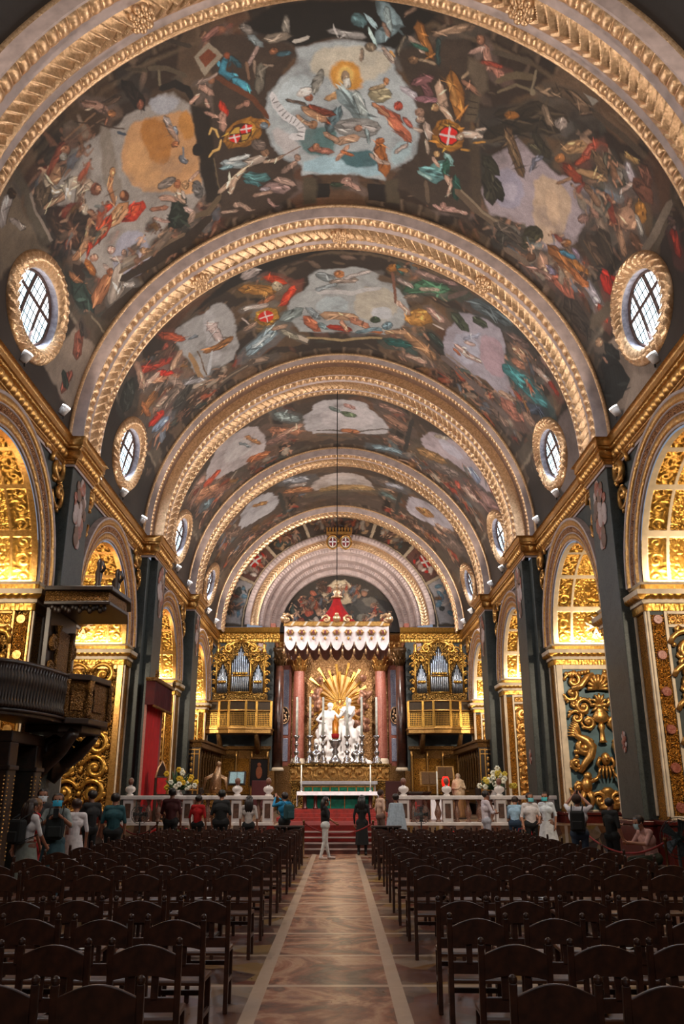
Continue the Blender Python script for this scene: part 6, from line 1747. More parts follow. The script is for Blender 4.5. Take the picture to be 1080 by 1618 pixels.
def wallrect(name, x0, x1, z0, z1, y, mat):
    m = MB(); m.box(x0, x1, y, y + .3, z0, z1); return struct(m.build(name, mat))
for sx, sd in ((-1, 'left'), (1, 'right')):
    a, b = sorted((sx * 4.35, sx * 8.2))
    wallrect('wall_' + sd, a, b, ZS, 11.5, YEND, MAT['spandrel'])
    # rose strip, green pilaster and column beside the apse
    for (xa, xb, mt, d) in ((4.75, 5.1, 'rose_marble', .05), (4.05, 4.72, 'green_marble', .35)):
        m = MB(); a, b = sorted((sx * xa, sx * xb)); m.box(a, b, YEND - d, YEND + 1, ZS + 2.2, 10.6); struct(m.build('wall_' + sd, MAT[mt], None, False, .02))
    m = MB(); a, b = sorted((sx * 3.85, sx * 5.2)); m.box(a, b, YEND - .5, YEND + 1, ZS, ZS + 2.2); struct(m.build('baseboard_' + sd, MAT['wood_gold'], None, False, .03))
    # end entablature
    n = 120; xs = np.linspace(3.75, 8.0, n)
    O = np.stack([sx * xs, np.full(n, YEND - .1), np.zeros(n)], 1); A = np.tile([0., -1., 0.], (n, 1)); B = np.tile([0., 0., 1.], (n, 1))
    sg = [((0, 10.6), (.06, 10.62), 1, 0, '', 1, 0), ((.06, 10.62), (.08, 10.8), 2, 0, 'dent', .2, .03), ((.08, 10.8), (.14, 11.15), 10, 0, 'arab', .35, .09), ((.14, 11.15), (.3, 11.25), 3, 0, 'egg', .2, .04), ((.3, 11.25), (.42, 11.5), 3, 0, '', 1, 0), ((.42, 11.5), (-.2, 11.52), 1, 0, '', 1, 0)]
    struct(mould(trim_name(), O, A, B, xs, sg, [MAT['gold_rich']]))
# spandrel wall above the cornice with painted panels, in polar strips round the arch
RA = 5.95
nphi, nr = 420, 70
ph = np.linspace(-PI / 2, PI / 2, nphi); rr_ = np.linspace(RA - .1, 8.05, nr)
cv = Canvas(ph * 7, rr_, (.20, .16, .12), 90, FRESCO_GAIN, .07)
def sect(a0, a1, r0, r1, hexc, st='b'):
    n = 6; p = [(R(a0 + (a1 - a0) * i / n) * 7, r0) for i in range(n + 1)] + [(R(a1 + (a0 - a1) * i / n) * 7, r1) for i in range(n + 1)]
    cv.fill(p, hexc, st)
gp = random.Random(3)
for a0, a1, base, pal in ((-18, 18, '3a2f28', ['8a6a4a', '5a4a40', '9a7a5a', '6a3a2c']), (20, 41, '33281f', ['8a6a48', '6a4a34', 'a08060', '3c4440']), (-41, -20, '33281f', ['8a6a48', '6a4a34', 'a08060', '3c4440']),
                         (43, 62, '5a3a30', ['b02a20', 'a08478', 'c4b4a8', '4a3028']), (-62, -43, '5a3a30', ['b02a20', 'a08478', 'c4b4a8', '4a3028']), (64, 88, '8a8484', ['5a7484', '3a3a38', 'a06a40', 'b0a49c']), (-88, -64, '8a8484', ['5a7484', '3a3a38', 'a06a40', 'b0a49c'])):
    sect(a0, a1, 6.25, 7.5, base)
    for _ in range(16):
        a = R(gp.uniform(a0 + 3, a1 - 3)) * 7; r_ = gp.uniform(6.4, 7.35); w_ = gp.uniform(.12, .34); h_ = gp.uniform(.08, .22); t_ = gp.uniform(0, 3.1)
        cv.fill([(a + w_ * math.cos(q) * math.cos(t_) - h_ * math.sin(q) * math.sin(t_), r_ + w_ * math.cos(q) * math.sin(t_) + h_ * math.sin(q) * math.cos(t_)) for q in [i * PI / 5 for i in range(10)]], gp.choice(pal), gp.choice('ccs'))
cv.figures(46, [(R(q) * 7 - .6, R(q) * 7 + .6, 6.5, 7.2, PI / 2, .9) for q in (-76, -52, -30, 0, 30, 52, 76, -8, 8)], 17, .75)
for sg in (-1, 1):      # flags: red with a white cross
    a = R(sg * 52) * 7
    cv.fill([(a - .5, 6.75), (a + .35, 6.6), (a + .5, 7.15), (a - .35, 7.3)], 'b42018', 'c')
    cv.fill([(a - .44, 6.98), (a + .42, 6.82), (a + .44, 6.92), (a - .42, 7.08)], 'd8ccc4', 'f')
    cv.fill([(a - .08, 6.68), (a + .03, 6.66), (a + .14, 7.2), (a + .03, 7.24)], 'd8ccc4', 'f')
    for aa in (19, 42, 63): sect(sg * aa - .8, sg * aa + .8, 6.1, 7.7, 'a8947c', 'f')
for r_ in (6.12, 7.55): sect(-90, 90, r_, r_ + .07, 'b09a7c', 'f')
PH, RR = np.meshgrid(ph, rr_, indexing='ij')
struct(surf('wall_back', np.stack([RR * np.sin(PH), np.full_like(PH, YEND - .05), ZC + .25 + RR * np.cos(PH)], -1), MAT['fresco'], None, True, None, cv.sample()))
# chancel arch: receding orders of mouldings
O, A, B, S = arcpath(RA, YEND - .12, 500, -PI / 2, PI / 2, ZA, False)
sg = [((-.05, 0), (.28, -.06), 8, 1, 'egg', .22, .06), ((.28, -.06), (.30, .22), 2, 1, '', 1, 0), ((.30, .22), (.78, .34), 12, 2, 'leaf', .22, .09), ((.78, .34), (.80, .55), 2, 1, '', 1, 0),
      ((.80, .55), (1.02, .62), 5, 1, 'dent', .22, .06), ((1.02, .62), (1.04, 1.3), 3, 1, '', 1, 0), ((1.04, 1.3), (1.36, 1.4), 6, 1, 'egg', .24, .06), ((1.36, 1.4), (1.38, 2.1), 3, 1, '', 1, 0),
      ((1.38, 2.1), (1.62, 2.15), 5, 1, 'dent', .2, .05), ((1.62, 2.15), (1.64, 2.8), 3, 1, '', 1, 0), ((1.64, 2.8), (1.95, 2.9), 6, 1, 'egg', .2, .05), ((1.95, 2.9), (1.95, 3.3), 1, 1, '', 1, 0)]
struct(mould(trim_name(), O, A, B, S, sg, [MAT['gold_pale'], MAT['stone'], MAT['gold_pale']]))
# lunette painting
YL = 54.9; RL = 4.05
nx, nz = 300, 170
xs = np.linspace(-RL, RL, nx); zs_ = np.linspace(0, RL, nz)
cv = Canvas(xs, zs_, (.24, .21, .18), 120, FRESCO_GAIN, .06)
LUN = '''2c2826b -400,0 400,0 400,200 0,300 -400,200
b8a488k -120,300 0,395 120,300 150,240 60,200 -60,220 -130,250
d0c0a0k -60,320 0,380 70,310 30,260 -40,270
4a4642k 60,220 200,260 290,180 330,60 200,20 120,120
3a3834k 20,180 120,200 160,80 80,20 0,60
6a6258k 140,240 240,250 260,190 180,180
585248k -60,160 30,220 60,120 0,60 -80,90
7a7468k 100,110 180,150 230,90 150,60
9a4a38c -250,160 -200,200 -170,140 -220,100
a86a4cs -220,240 -180,260 -160,200 -200,180
b08870s -170,170 -140,200 -110,140 -150,110
8a3a2cc -300,80 -250,120 -230,50 -290,30
5a7080c -330,60 -300,110 -270,60 -310,20
a87860s -270,160 -245,190 -225,150 -250,130
c0a080c -120,240 -80,270 -50,220 -100,190
a05040c -110,300 -70,330 -40,290 -90,270
b08060c 60,310 110,320 120,270 70,260
9a4c38c 250,70 290,120 320,40 270,10
a88068s 200,200 240,215 250,170 210,160
7a8088c -130,110 -90,140 -60,80 -110,60
b8a89cs -190,90 -160,130 -130,70 -170,50
8a5a44c -60,60 -20,90 20,40 -30,10
c4b49cs -20,330 0,360 20,330 0,300
9a7058s 150,300 190,290 180,250 140,260
a86048c -210,280 -180,300 -150,260 -190,250
6a5a4cc 310,120 350,90 340,30 300,50'''
for k in range(90):
    x = gp.uniform(-3.6, 3.6); z = gp.uniform(.1, 3.2)
    if math.hypot(x, z) > 3.6: continue
    w_ = gp.uniform(.1, .28); h_ = w_ * .5; t_ = gp.uniform(0, 3.1)
    cv.fill([(x + w_ * math.cos(q) * math.cos(t_) - h_ * math.sin(q) * math.sin(t_), z + w_ * math.cos(q) * math.sin(t_) + h_ * math.sin(q) * math.cos(t_)) for q in [i * PI / 5 for i in range(10)]], gp.choice(['6a5a4c', '4a4440', '8a6a54', '3c3a38', '7a7068']), 'c')
cv.run_text(LUN); cv.figures(46, [(-3.3, -.6, .3, 2.2, PI / 2, .95), (.6, 3.3, .2, 1.8, PI / 2, .8), (-1.5, 1.5, 2.4, 3.4, PI / 2, .8)], 7, .75)
XX, ZZ = np.meshgrid(xs, zs_, indexing='ij')
struct(surf('wall_back', np.stack([XX, np.full_like(XX, YL), ZA + ZZ], -1), MAT['fresco'], None, True, None, cv.sample()))
# apse wall below the lunette, its ledge and floor dais
YA = 54.9
MAT['apse'] = gold('apse_gilding', (.46, .30, .17), (.74, .55, .34), .45, .35, 14, .8, carve=3.0, dist=.05)
m = MB(); m.box(-4.4, 4.4, YA, YA + .3, ZS, ZA + .1); struct(m.build('wall_back', MAT['apse']))
for sx, sd in ((-1, 'left'), (1, 'right')):
    m = MB(); a, b = sorted((sx * 4.05, sx * 4.35)); m.box(a, b, YEND, YA + .2, ZS, ZA + .1); struct(m.build('wall_' + sd, MAT['rose_marble']))
n = 120; xs = np.linspace(-4.05, 4.05, n)
O = np.stack([xs, np.full(n, YA), np.zeros(n)], 1); A = np.tile([0., -1., 0.], (n, 1)); B = np.tile([0., 0., 1.], (n, 1))
struct(mould(trim_name(), O, A, B, xs, [((0, 10.6), (.2, 10.65), 1, 0, '', 1, 0), ((.2, 10.65), (.25, 11.2), 10, 0, 'arab', .5, .1), ((.25, 11.2), (.55, 11.6), 6, 0, 'egg', .25, .05), ((.55, 11.6), (0, 11.8), 1, 0, '', 1, 0)], [MAT['gold']]))
m = MB(); m.box(-4.05, 4.05, 52.2, YA, ZS, 3.25); struct(m.build('floor', MAT['wood_gold']))
# blue-grey panels, rose columns with gilt capitals, bronze medallions
for sx in (-1, 1):
    sdn = 'left' if sx < 0 else 'right'
    m = MB(); a, b = sorted((sx * 3.12, sx * 3.95)); m.box(a, b, YA - .45, YA, 3.25, 9.6); struct(m.build('wall_' + sdn, MAT['rose_marble'], None, False, .03))
    m = MB(); a, b = sorted((sx * 3.28, sx * 3.80)); m.box(a, b, YA - .50, YA - .44, 3.6, 5.0); m.box(a, b, YA - .5, YA - .44, 5.2, 9.3); struct(m.build(trim_name(), MAT['blue_marble'], None, False, .02))
    md = empty('medallion', (sx * 3.54, YA - .55, 6.4), 'oval bronze relief medallion on the blue marble panel %s of the altar sculpture' % ('left' if sx < 0 else 'right'), 'medallion', None)
    m = MB(); m.lathe([(.0, 0), (.30, .0), (.30, .05), (.0, .05)], 0, 0, 0, 24, 1, 1.65); m.xf(Matrix.Rotation(PI / 2, 4, 'X')); m.build('plaque', plain('dark_bronze', (.10, .08, .07), .4, .5), md)
    m = MB(); m.tube([(.31 * math.cos(t), -.05, .51 * math.sin(t)) for t in [2 * PI * i / 24 for i in range(25)]], .045, 6); m.build('rim', MAT['gold_pale'], md, True)
    m = MB()
    for k in range(9): m.ball((.14 * math.sin(k * 2.3), -.07, -.33 + k * .08), .08, 7, 5, 1, .5, 1.1)
    m.build('relief', MAT['gold_pale'], md, True)
    for xc, rad, nm in ((2.62, .38, 'fluted'),):
        col = empty('column', (sx * xc, YA - .75, 3.25), 'fluted rose marble column with gilt capital %s of the altar sculpture' % ('left' if sx < 0 else 'right'), 'column')
        m = MB(); pts = []
        nfl = 20; N = nfl * 4
        rows = [(rad, .5), (rad, 2.0), (rad * .97, 4.0), (rad * .88, 5.9)]
        vs = []
        for r_, h_ in rows:
            for i in range(N): q = r_ * (1 - .05 * (.5 + .5 * math.cos(2 * PI * i / 4))); vs.append((q * math.cos(2 * PI * i / N), q * math.sin(2 * PI * i / N), h_))
        m.add(vs, [(j * N + i, j * N + (i + 1) % N, (j + 1) * N + (i + 1) % N, (j + 1) * N + i) for j in range(3) for i in range(N)])
        m.build('shaft', MAT['rose_marble'], col, True)
        m = MB(); m.lathe([(.52, 0), (.52, .15), (.45, .2), (.48, .32), (.40, .5)], 0, 0, 0, 20); m.build('base', MAT['cream'], col, True)
        m = MB(); m.lathe([(.34, 5.9), (.36, 6.2), (.46, 6.6), (.56, 6.72), (.56, 6.85), (.1, 6.86)], 0, 0, 0, 20)
        for k in range(16):
            a = 2 * PI * k / 16; z = 5.95 + .32 * (k % 2); c = Vector((math.cos(a), math.sin(a), 0))
            m.tube([c * .34 + Vector((0, 0, z)), c * .42 + Vector((0, 0, z + .25)), c * .52 + Vector((0, 0, z + .38)), c * .56 + Vector((0, 0, z + .3))], [.07, .08, .06, .02], 6)
        m.build('capital', MAT['gold'], col, True)
    # dark engaged column with gilt capital at the mouth of the apse
    col = empty('column', (sx * 3.72, YEND - .1, 2.95), 'dark brown engaged column with gilt capital at the %s edge of the apse' % ('left' if sx < 0 else 'right'), 'column')
    m = MB(); m.lathe([(.30, .2), (.30, 2.5), (.26, 6.2)], 0, 0, 0, 18); m.build('shaft', plain('brown_breccia', (.22, .12, .09), .3, 0, .4, 5), col, True)
    m = MB(); m.lathe([(.40, 0), (.38, .12), (.32, .2)], 0, 0, 0, 18); m.build('base', MAT['cream'], col, True)
    m = MB(); m.lathe([(.27, 6.2), (.30, 6.5), (.42, 7.0), (.48, 7.1), (.48, 7.3), (.05, 7.31)], 0, 0, 0, 18)
    for k in range(16):
        a = 2 * PI * k / 16; z = 6.25 + .35 * (k % 2); c = Vector((math.cos(a), math.sin(a), 0))
        m.tube([c * .28 + Vector((0, 0, z)), c * .38 + Vector((0, 0, z + .28)), c * .48 + Vector((0, 0, z + .42)), c * .50 + Vector((0, 0, z + .32))], [.06, .08, .06, .02], 6)
    m.build('capital', plain('old_gilding', (.30, .20, .10), .4, .6), col, True)

# ------------------------------------------------------------------ the marble group: two draped figures on rocks before a sunburst
def statue_caps(J, s, o):
    """a draped figure: limbs plus robe masses"""
    c, V, L, u, r = body_caps(J, False, 1.05)
    out = [(Vector(o) + Vector(p) * s, Vector(o) + Vector(q) * s, a * s, b * s, 0) for p, q, a, b, mi in c]
    return out
yg = 53.6
rk = empty('sculpture_group', (0, yg, 3.25), 'white marble group of two draped figures on rocks behind the high altar', 'sculpture')
caps = statue_caps(dict(hip=(0, 0, .93), la=(.16, .05, .07), lk=(.14, -.08, .5), ra=(-.2, .12, .1), rk=(-.14, -.05, .5), le=(.34, -.15, 1.25), lw=(.55, -.30, 1.38), re=(-.36, -.05, 1.18), rw=(-.18, -.28, 1.08), look=(.6, -.6, -.2), head=(.06, -.06, 1.6)), 1.95, (-.72, -.1, .50))
g = random.Random(8)
for k in range(24):
    a = g.uniform(-.95, .8); z = g.uniform(.9, 2.7)
    p = Vector((-.72 + a * .8, -.1 + g.uniform(-.2, .2), z)); caps.append((p, p + Vector((g.uniform(-.15, .35), -.1, -.55)), .15, .09, 0))
blob('figure', caps, [MAT['white_marble']], rk, .035, 3)
caps = statue_caps(dict(hip=(0, 0, .93), chest=(.06, -.05, 1.27), neck=(.08, -.08, 1.47), ls=(.22, -.05, 1.42), rs=(-.12, -.06, 1.40), la=(.15, .1, .07), lk=(.2, -.12, .5), ra=(-.14, -.1, .07), rk=(-.1, -.2, .52), le=(.1, -.3, 1.2), lw=(-.12, -.36, 1.3), re=(-.22, -.3, 1.15), rw=(-.05, -.38, 1.32), look=(-.6, -.5, -.5), head=(.06, -.14, 1.6)), 1.98, (.45, -.15, .70))
for k in range(26):
    a = g.uniform(-.7, 1.0); z = g.uniform(.9, 2.8)
    p = Vector((.5 + a * .8, -.1 + g.uniform(-.2, .2), z)); caps.append((p, p + Vector((g.uniform(-.3, .3), -.1, -.6)), .15, .08, 0))
blob('figure', caps, [MAT['white_marble']], rk, .035, 3)
caps = []
for k in range(60):
    x = g.uniform(-1.75, 1.75); h_ = g.uniform(.15, 1.15) * (1 - abs(x) / 2.4); caps.append((Vector((x, g.uniform(-.5, .4), 0)), Vector((x + g.uniform(-.2, .2), g.uniform(-.5, .3), h_)), .26, .20, 0))
blob('rock', caps, [MAT['white_marble']], rk, .05, 1)
caps = []
for k in range(26):    # clouds with cherub heads up both sides
    s = -1 if k % 2 else 1; x = s * g.uniform(1.05, 1.85); z = g.uniform(2.2, 5.6)
    caps.append((Vector((x, .35, z)), Vector((x + g.uniform(-.25, .25), .3, z + g.uniform(-.1, .2))), .24, .18, 0))
    caps.append((Vector((x * .95, .12, z + .05)), Vector((x * .95, .1, z + .08)), .15, .14, 0))
blob('cloud', caps, [plain('bronze_rose_stucco', (.52, .36, .28), .45, .3, .3, 6)], rk, .045, 2)
sb = empty('sunburst', (0, 54.5, 7.2), 'gilded sunburst of rays with a dove above the marble figures', 'relief')
m = MB()
for k in range(34):
    a = 2 * PI * k / 34 + .05 * (k % 3); L_ = (1.6, 2.0, 1.75, 2.1)[k % 4] * (1.25 if abs(math.sin(a)) > .6 else .95)
    d = Vector((math.cos(a), 0, math.sin(a))); n_ = Vector((-math.sin(a), 0, math.cos(a)))
    m.add([d * .25 + n_ * .03 + Vector((0, -.12, 0)), d * .25 - n_ * .03 + Vector((0, -.12, 0)), d * L_ - n_ * .09 + Vector((0, -.02, 0)), d * L_ + n_ * .09 + Vector((0, -.02, 0)), d * L_ * .6 + Vector((0, -.2, 0)), d * .25 + Vector((0, -.05, 0)), d * L_ + Vector((0, .05, 0))],
          [(0, 4, 3), (0, 1, 4), (1, 2, 4), (2, 3, 4), (1, 5, 6, 2), (0, 3, 6, 5)])
m.build('ray', MAT['gold_rich'], sb)
m = MB(); m.lathe([(.0, 0), (.95, .05), (1.35, .02), (1.5, .0)], 0, 0, 0, 40, 1, 1.2); m.xf(Matrix.Rotation(-PI / 2, 4, 'X') ); m.build('glory', plain('honey_plaster', (.86, .66, .40), .5, .2, .1, 3), sb)
m = MB(); m.ball((0, -.25, 0), .16, 12, 8, .8, .8, 1.3); m.ball((0, -.32, .24), .08, 8, 6)
for s in (-1, 1): m.tube([(0, -.22, .05), (s * .25, -.24, .18), (s * .5, -.22, .12)], [.06, .09, .02], 8, .4)
m.build('dove', MAT['gold'], sb, True)

# ------------------------------------------------------------------ high altar, candlesticks, reliquary
ha = empty('high_altar', (0, 47.6, ZS), 'gilded high altar with green framed frontal behind the altar table', 'altar')
m = MB(); m.box(-2.65, 2.65, 0, 1.4, 0, 1.45); m.box(-2.75, 2.75, -.06, 1.4, 1.45, 1.55); m.box(-2.75, 2.75, .1, 1.4, 1.55, 2.38); m.box(-2.85, 2.85, .02, 1.4, 2.38, 2.50); m.build('body', MAT['gold_carved'], ha, False, .03)
m = MB(); nx = 150; 
X_, Z_ = np.meshgrid(np.linspace(-2.7, 2.7, 240), np.linspace(1.6, 2.33, 40), indexing='ij')
surf('carved_gradine', np.stack([X_, .08 - arab(X_, Z_ - 1.6, .74) * .09, Z_], -1), MAT['gold'], ha)
m = MB(); m.box(-2.05, 1.95, -.10, -.06, 1.05, 1.40); m.box(-2.15, 2.05, -.3, .1, 1.40, 1.58); m.build('altar_cloth', MAT['white_cloth'], ha, False, .02)
m = MB(); m.box(-1.95, 1.85, -.13, -.10, .55, 1.34); m.build('frontal', plain('green_brocade', (.10, .52, .38), .6, 0, .3, 10), ha)
m = MB()
for k in range(9): x = -1.95 + 3.8 * k / 8; m.box(x - .03, x + .03, -.16, -.12, .55, 1.34)
for z in (.55, 1.02, 1.30): m.box(-1.98, 1.88, -.16, -.12, z - .03, z + .03)
m.build('frontal_frame', MAT['gold'], ha)
def candlestick(name, label, loc, h1, h2, rad, mat, group, candle=(.9, .88, .82)):
    o = empty(name, loc, label, 'candlestick', group)
    m = MB(); pr = [(rad * 2.2, 0), (rad * 2.3, .06 * h1), (rad * 1.5, .12 * h1), (rad * 1.7, .2 * h1), (rad * .6, .28 * h1), (rad * .9, .36 * h1), (rad * 1.3, .42 * h1), (rad * .6, .48 * h1), (rad * .55, .62 * h1), (rad * 1.1, .68 * h1), (rad * .6, .74 * h1), (rad * .6, .88 * h1), (rad * 1.4, .95 * h1), (rad * 1.5, h1), (.01, h1)]
    m.lathe(pr, 0, 0, 0, 14); m.build('stick', mat, o, True)
    m = MB(); m.lathe([(rad * .55, h1), (rad * .52, h1 + h2), (.005, h1 + h2 + .03)], 0, 0, 0, 10); m.build('candle', plain('wax', candle, .5), o, True)
    return o
for k, x in enumerate((-2.45, -1.70, -.95, .42, 1.25, 2.10)):
    candlestick('altar_candlestick', ('outermost', 'second', 'third', 'fourth', 'fifth', 'last')[k] + ' tall silver candlestick from the left on the gilded high altar', (x, 48.75, ZS + 2.5), 1.55, 2.15, .125, MAT['silver'], 'silver candlesticks on the high altar')
rq = empty('reliquary', (-.25, 48.2, ZS + 2.5), 'silver monstrance with a red and amber centre on the high altar', 'monstrance')
m = MB(); m.lathe([(.34, 0), (.36, .12), (.25, .25), (.12, .5), (.2, .62), (.10, .8), (.22, .95), (.34, 1.2), (.36, 1.3), (.2, 1.34)], 0, 0, 0, 20, 1, .7); m.build('foot', MAT['silver'], rq, True)
m = MB(); m.lathe([(.16, 1.34), (.18, 1.45), (.18, 2.2), (.05, 2.4), (.01, 2.7)], 0, 0, 0, 14); m.build('tube', plain('amber_glass', (.85, .5, .12), .2, .2), rq, True)
m = MB(); m.lathe([(.20, 1.38), (.22, 1.6), (.12, 1.66)], 0, 0, 0, 14); m.build('band', MAT['red_cloth'], rq, True)
for k, (x, s_) in enumerate(((-1.32, .75), (.92, .8))):
    bq = empty('silver_bust', (x * .98 + .05 if k else x, 47.95, ZS + 2.5), 'small silver reliquary bust %s of the monstrance' % ('left', 'right')[k], 'bust')
    m = MB(); m.lathe([(.28, 0), (.3, .1), (.16, .2), (.34, .45), (.26, .62), (.10, .70), (.12, .80), (.15, .95), (.10, 1.08), (.02, 1.12)], 0, 0, 0, 14, 1, .7); m.build('body', MAT['silver'], bq, True)

# ------------------------------------------------------------------ altar table
at = empty('altar_table', (-.08, 33.9, ZS + .39), 'altar table with white cloth, red legs and teal frontal', 'altar')
m = MB(); m.box(-1.45, 1.45, -.45, .45, .56, .62); m.build('tabletop', MAT['red_marble'], at)
for x in (-1.25, -.85, .85, 1.25):
    m = MB(); m.lathe([(.10, 0), (.10, .05), (.06, .1), (.07, .3), (.06, .48), (.1, .54), (.1, .56)], x, -.25, 0, 12); m.build('leg', MAT['red_marble'], at, True)
m = MB(); m.box(-1.35, 1.35, .05, .12, .02, .54); m.build('frontal', plain('teal_silk', (.10, .66, .56), .6, 0, .2, 5), at)
m = MB()
for k in range(6): x = -1.35 + 2.7 * k / 5; m.box(x - .015, x + .015, .03, .05, .02, .54)
m.build('frontal_frame', MAT['gold'], at)
m = MB(); m.box(-1.55, 1.55, -.52, .52, .62, .64); m.box(-1.55, 1.55, -.53, -.52, .50, .64)
for s in (-1, 1): m.box(min(s * 1.55, s * 1.56), max(s * 1.55, s * 1.56), -.52, .52, -.30 if s > 0 else .1, .64)
m.build('altar_cloth', MAT['white_cloth'], at)
for k, x in enumerate((-1.42, 1.28)):
    candlestick('table_candlestick', 'white candle on a short stick at the %s end of the altar table' % ('left', 'right')[k], (-.08 + x, 33.9 + .1, ZS + .39 + .64), .12, .85, .05, MAT['silver'], None)
# hanging canopy over the altar
cn = empty('canopy', (-.12, 32.6, 6.95), 'hanging canopy with white scalloped valance and red cone top above the altar', 'canopy')
W_, D_ = 1.98, 1.3
m = MB(); m.box(-W_ - .04, W_ + .04, -D_ - .04, D_ + .04, .78, .98); m.build('cornice', MAT['gold'], cn, False, .03)
m = MB()
for k in range(8): x = -1.7 + 3.4 * k / 7; m.add([(x - .06, -D_ - .06, .80), (x + .02, -D_ - .06, .80), (x + .12, -D_ - .06, .96), (x + .04, -D_ - .06, .96)], [(0, 1, 2, 3)])
m.build('cornice_ribbon', MAT['cream'], cn)
def scallop(m, p0, p1, n, ztop, zlo, zhi, out):
    k = 12 * n; pr = []
    for i in range(k + 1):
        f = i / k; x = p0[0] + (p1[0] - p0[0]) * f; y = p0[1] + (p1[1] - p0[1]) * f
        w_ = abs(math.sin(PI * n * f)) ** .75; b_ = .025 * math.cos(2 * PI * n * f)
        pr.append((x + out[0] * b_, y + out[1] * b_, ztop)); pr.append((x + out[0] * b_, y + out[1] * b_, zhi + (zlo - zhi) * w_))
    m.add(pr, [(2 * i, 2 * i + 1, 2 * i + 3, 2 * i + 2) for i in range(k)])
m = MB(); scallop(m, (-W_, -D_), (W_, -D_), 9, .80, -.12, .22, (0, -1)); scallop(m, (-W_, D_), (W_, D_), 9, .80, -.12, .22, (0, 1)); scallop(m, (-W_, -D_), (-W_, D_), 6, .80, -.12, .22, (-1, 0)); scallop(m, (W_, -D_), (W_, D_), 6, .80, -.12, .22, (1, 0))
val = m.build('valance', plain('white_damask', (.86, .80, .80), .8, 0, .06, 5), cn, True)
for k in range(9):
    m = MB()
    x = -W_ + (2 * W_) * (k + .5) / 9
    m.mat(0); m.ball((x, -D_ - .05, .55), .10, 8, 6, 1, .15, 1.0); m.mat(1); m.ball((x, -D_ - .06, .55), .06, 8, 6, 1, .2, 1.2)
    m.mat(0); m.ball((x, -D_ - .05, .32), .05, 6, 5, 1, .2, 1.5)
    for s in (-1, 1): m.tube([(x + s * .05, -D_ - .05, .66), (x + s * .14, -D_ - .05, .56), (x + s * .06, -D_ - .05, .42)], .016, 5)
    m.build('embroidered_motif', [MAT['gold'], cloth((.42, .22, .24))], val, True)
for k in range(10): x = -W_ + 2 * W_ * k / 9; m = MB(); m.tube([(x, -D_, .22), (x, -D_, -.1)], .012, 5); m.lathe([(.01, .0), (.035, -.04), (.045, -.22), (.0, -.23)][::-1], x, -D_, -.05, 8); m.build('tassel', MAT['gold_pale'], val, True)
m = MB(); n = 40; rows = 8; vs = []
for j in range(rows):
    t = j / (rows - 1); rad = .85 * (1 - t) ** 1.7 + .12
    for i in range(n):
        a = 2 * PI * i / n; q = rad * (1 + .06 * math.cos(10 * a)); vs.append((q * math.cos(a) * 1.0, q * math.sin(a) * .9, .98 + 1.25 * t))
m.add(vs, [(j * n + i, j * n + (i + 1) % n, (j + 1) * n + (i + 1) % n, (j + 1) * n + i) for j in range(rows - 1) for i in range(n)])
m.build('cone', MAT['red_cloth'], cn, True)
m = MB(); m.lathe([(.20, 2.15), (.24, 2.22), (.10, 2.3), (.17, 2.42), (.09, 2.52), (.03, 2.6)], 0, 0, 0, 12); m.box(-.02, .02, -.02, .02, 2.55, 2.85); m.box(-.09, .09, -.02, .02, 2.70, 2.74); m.build('finial', MAT['gold_pale'], cn, True); m = MB()
for s in (-1, 1):
    scroll(m, Vector((s * .40, -D_ - .05, 1.04)), Vector((s, 0, 0)), Vector((0, 0, 1)), .16, .045, 1.4)
    for y in (-D_, D_):
        mm = MB(); mm.ball((s * (W_ + .02), y, 1.06), .16, 9, 7); mm.ball((s * (W_ + .02), y, 1.24), .08, 7, 6); scroll(mm, Vector((s * (W_ - .1), y - .05, 1.05)), Vector((-s, 0, 0)), Vector((0, 0, 1)), .2, .05, 1.3); mm.build('corner_finial', MAT['gold_pale'], cn, True)
m.build('front_scroll', MAT['gold_pale'], cn, True); m = MB()
m.ball((0, -D_ - .05, 1.08), .15, 10, 8); m.ball((0, -D_ - .05, 1.24), .08, 8, 6)
m.build('front_boss', MAT['gold_pale'], cn, True)
m = MB(); m.tube([(0, 0, 2.8), (0, 0, 18.35 - 6.95)], .018, 5); m.build('cable', MAT['black'], cn)
m = MB(); m.box(-W_ + .05, W_ - .05, -D_ + .05, D_ - .05, .76, .78); m.build('lining', cloth((.72, .60, .50)), cn)

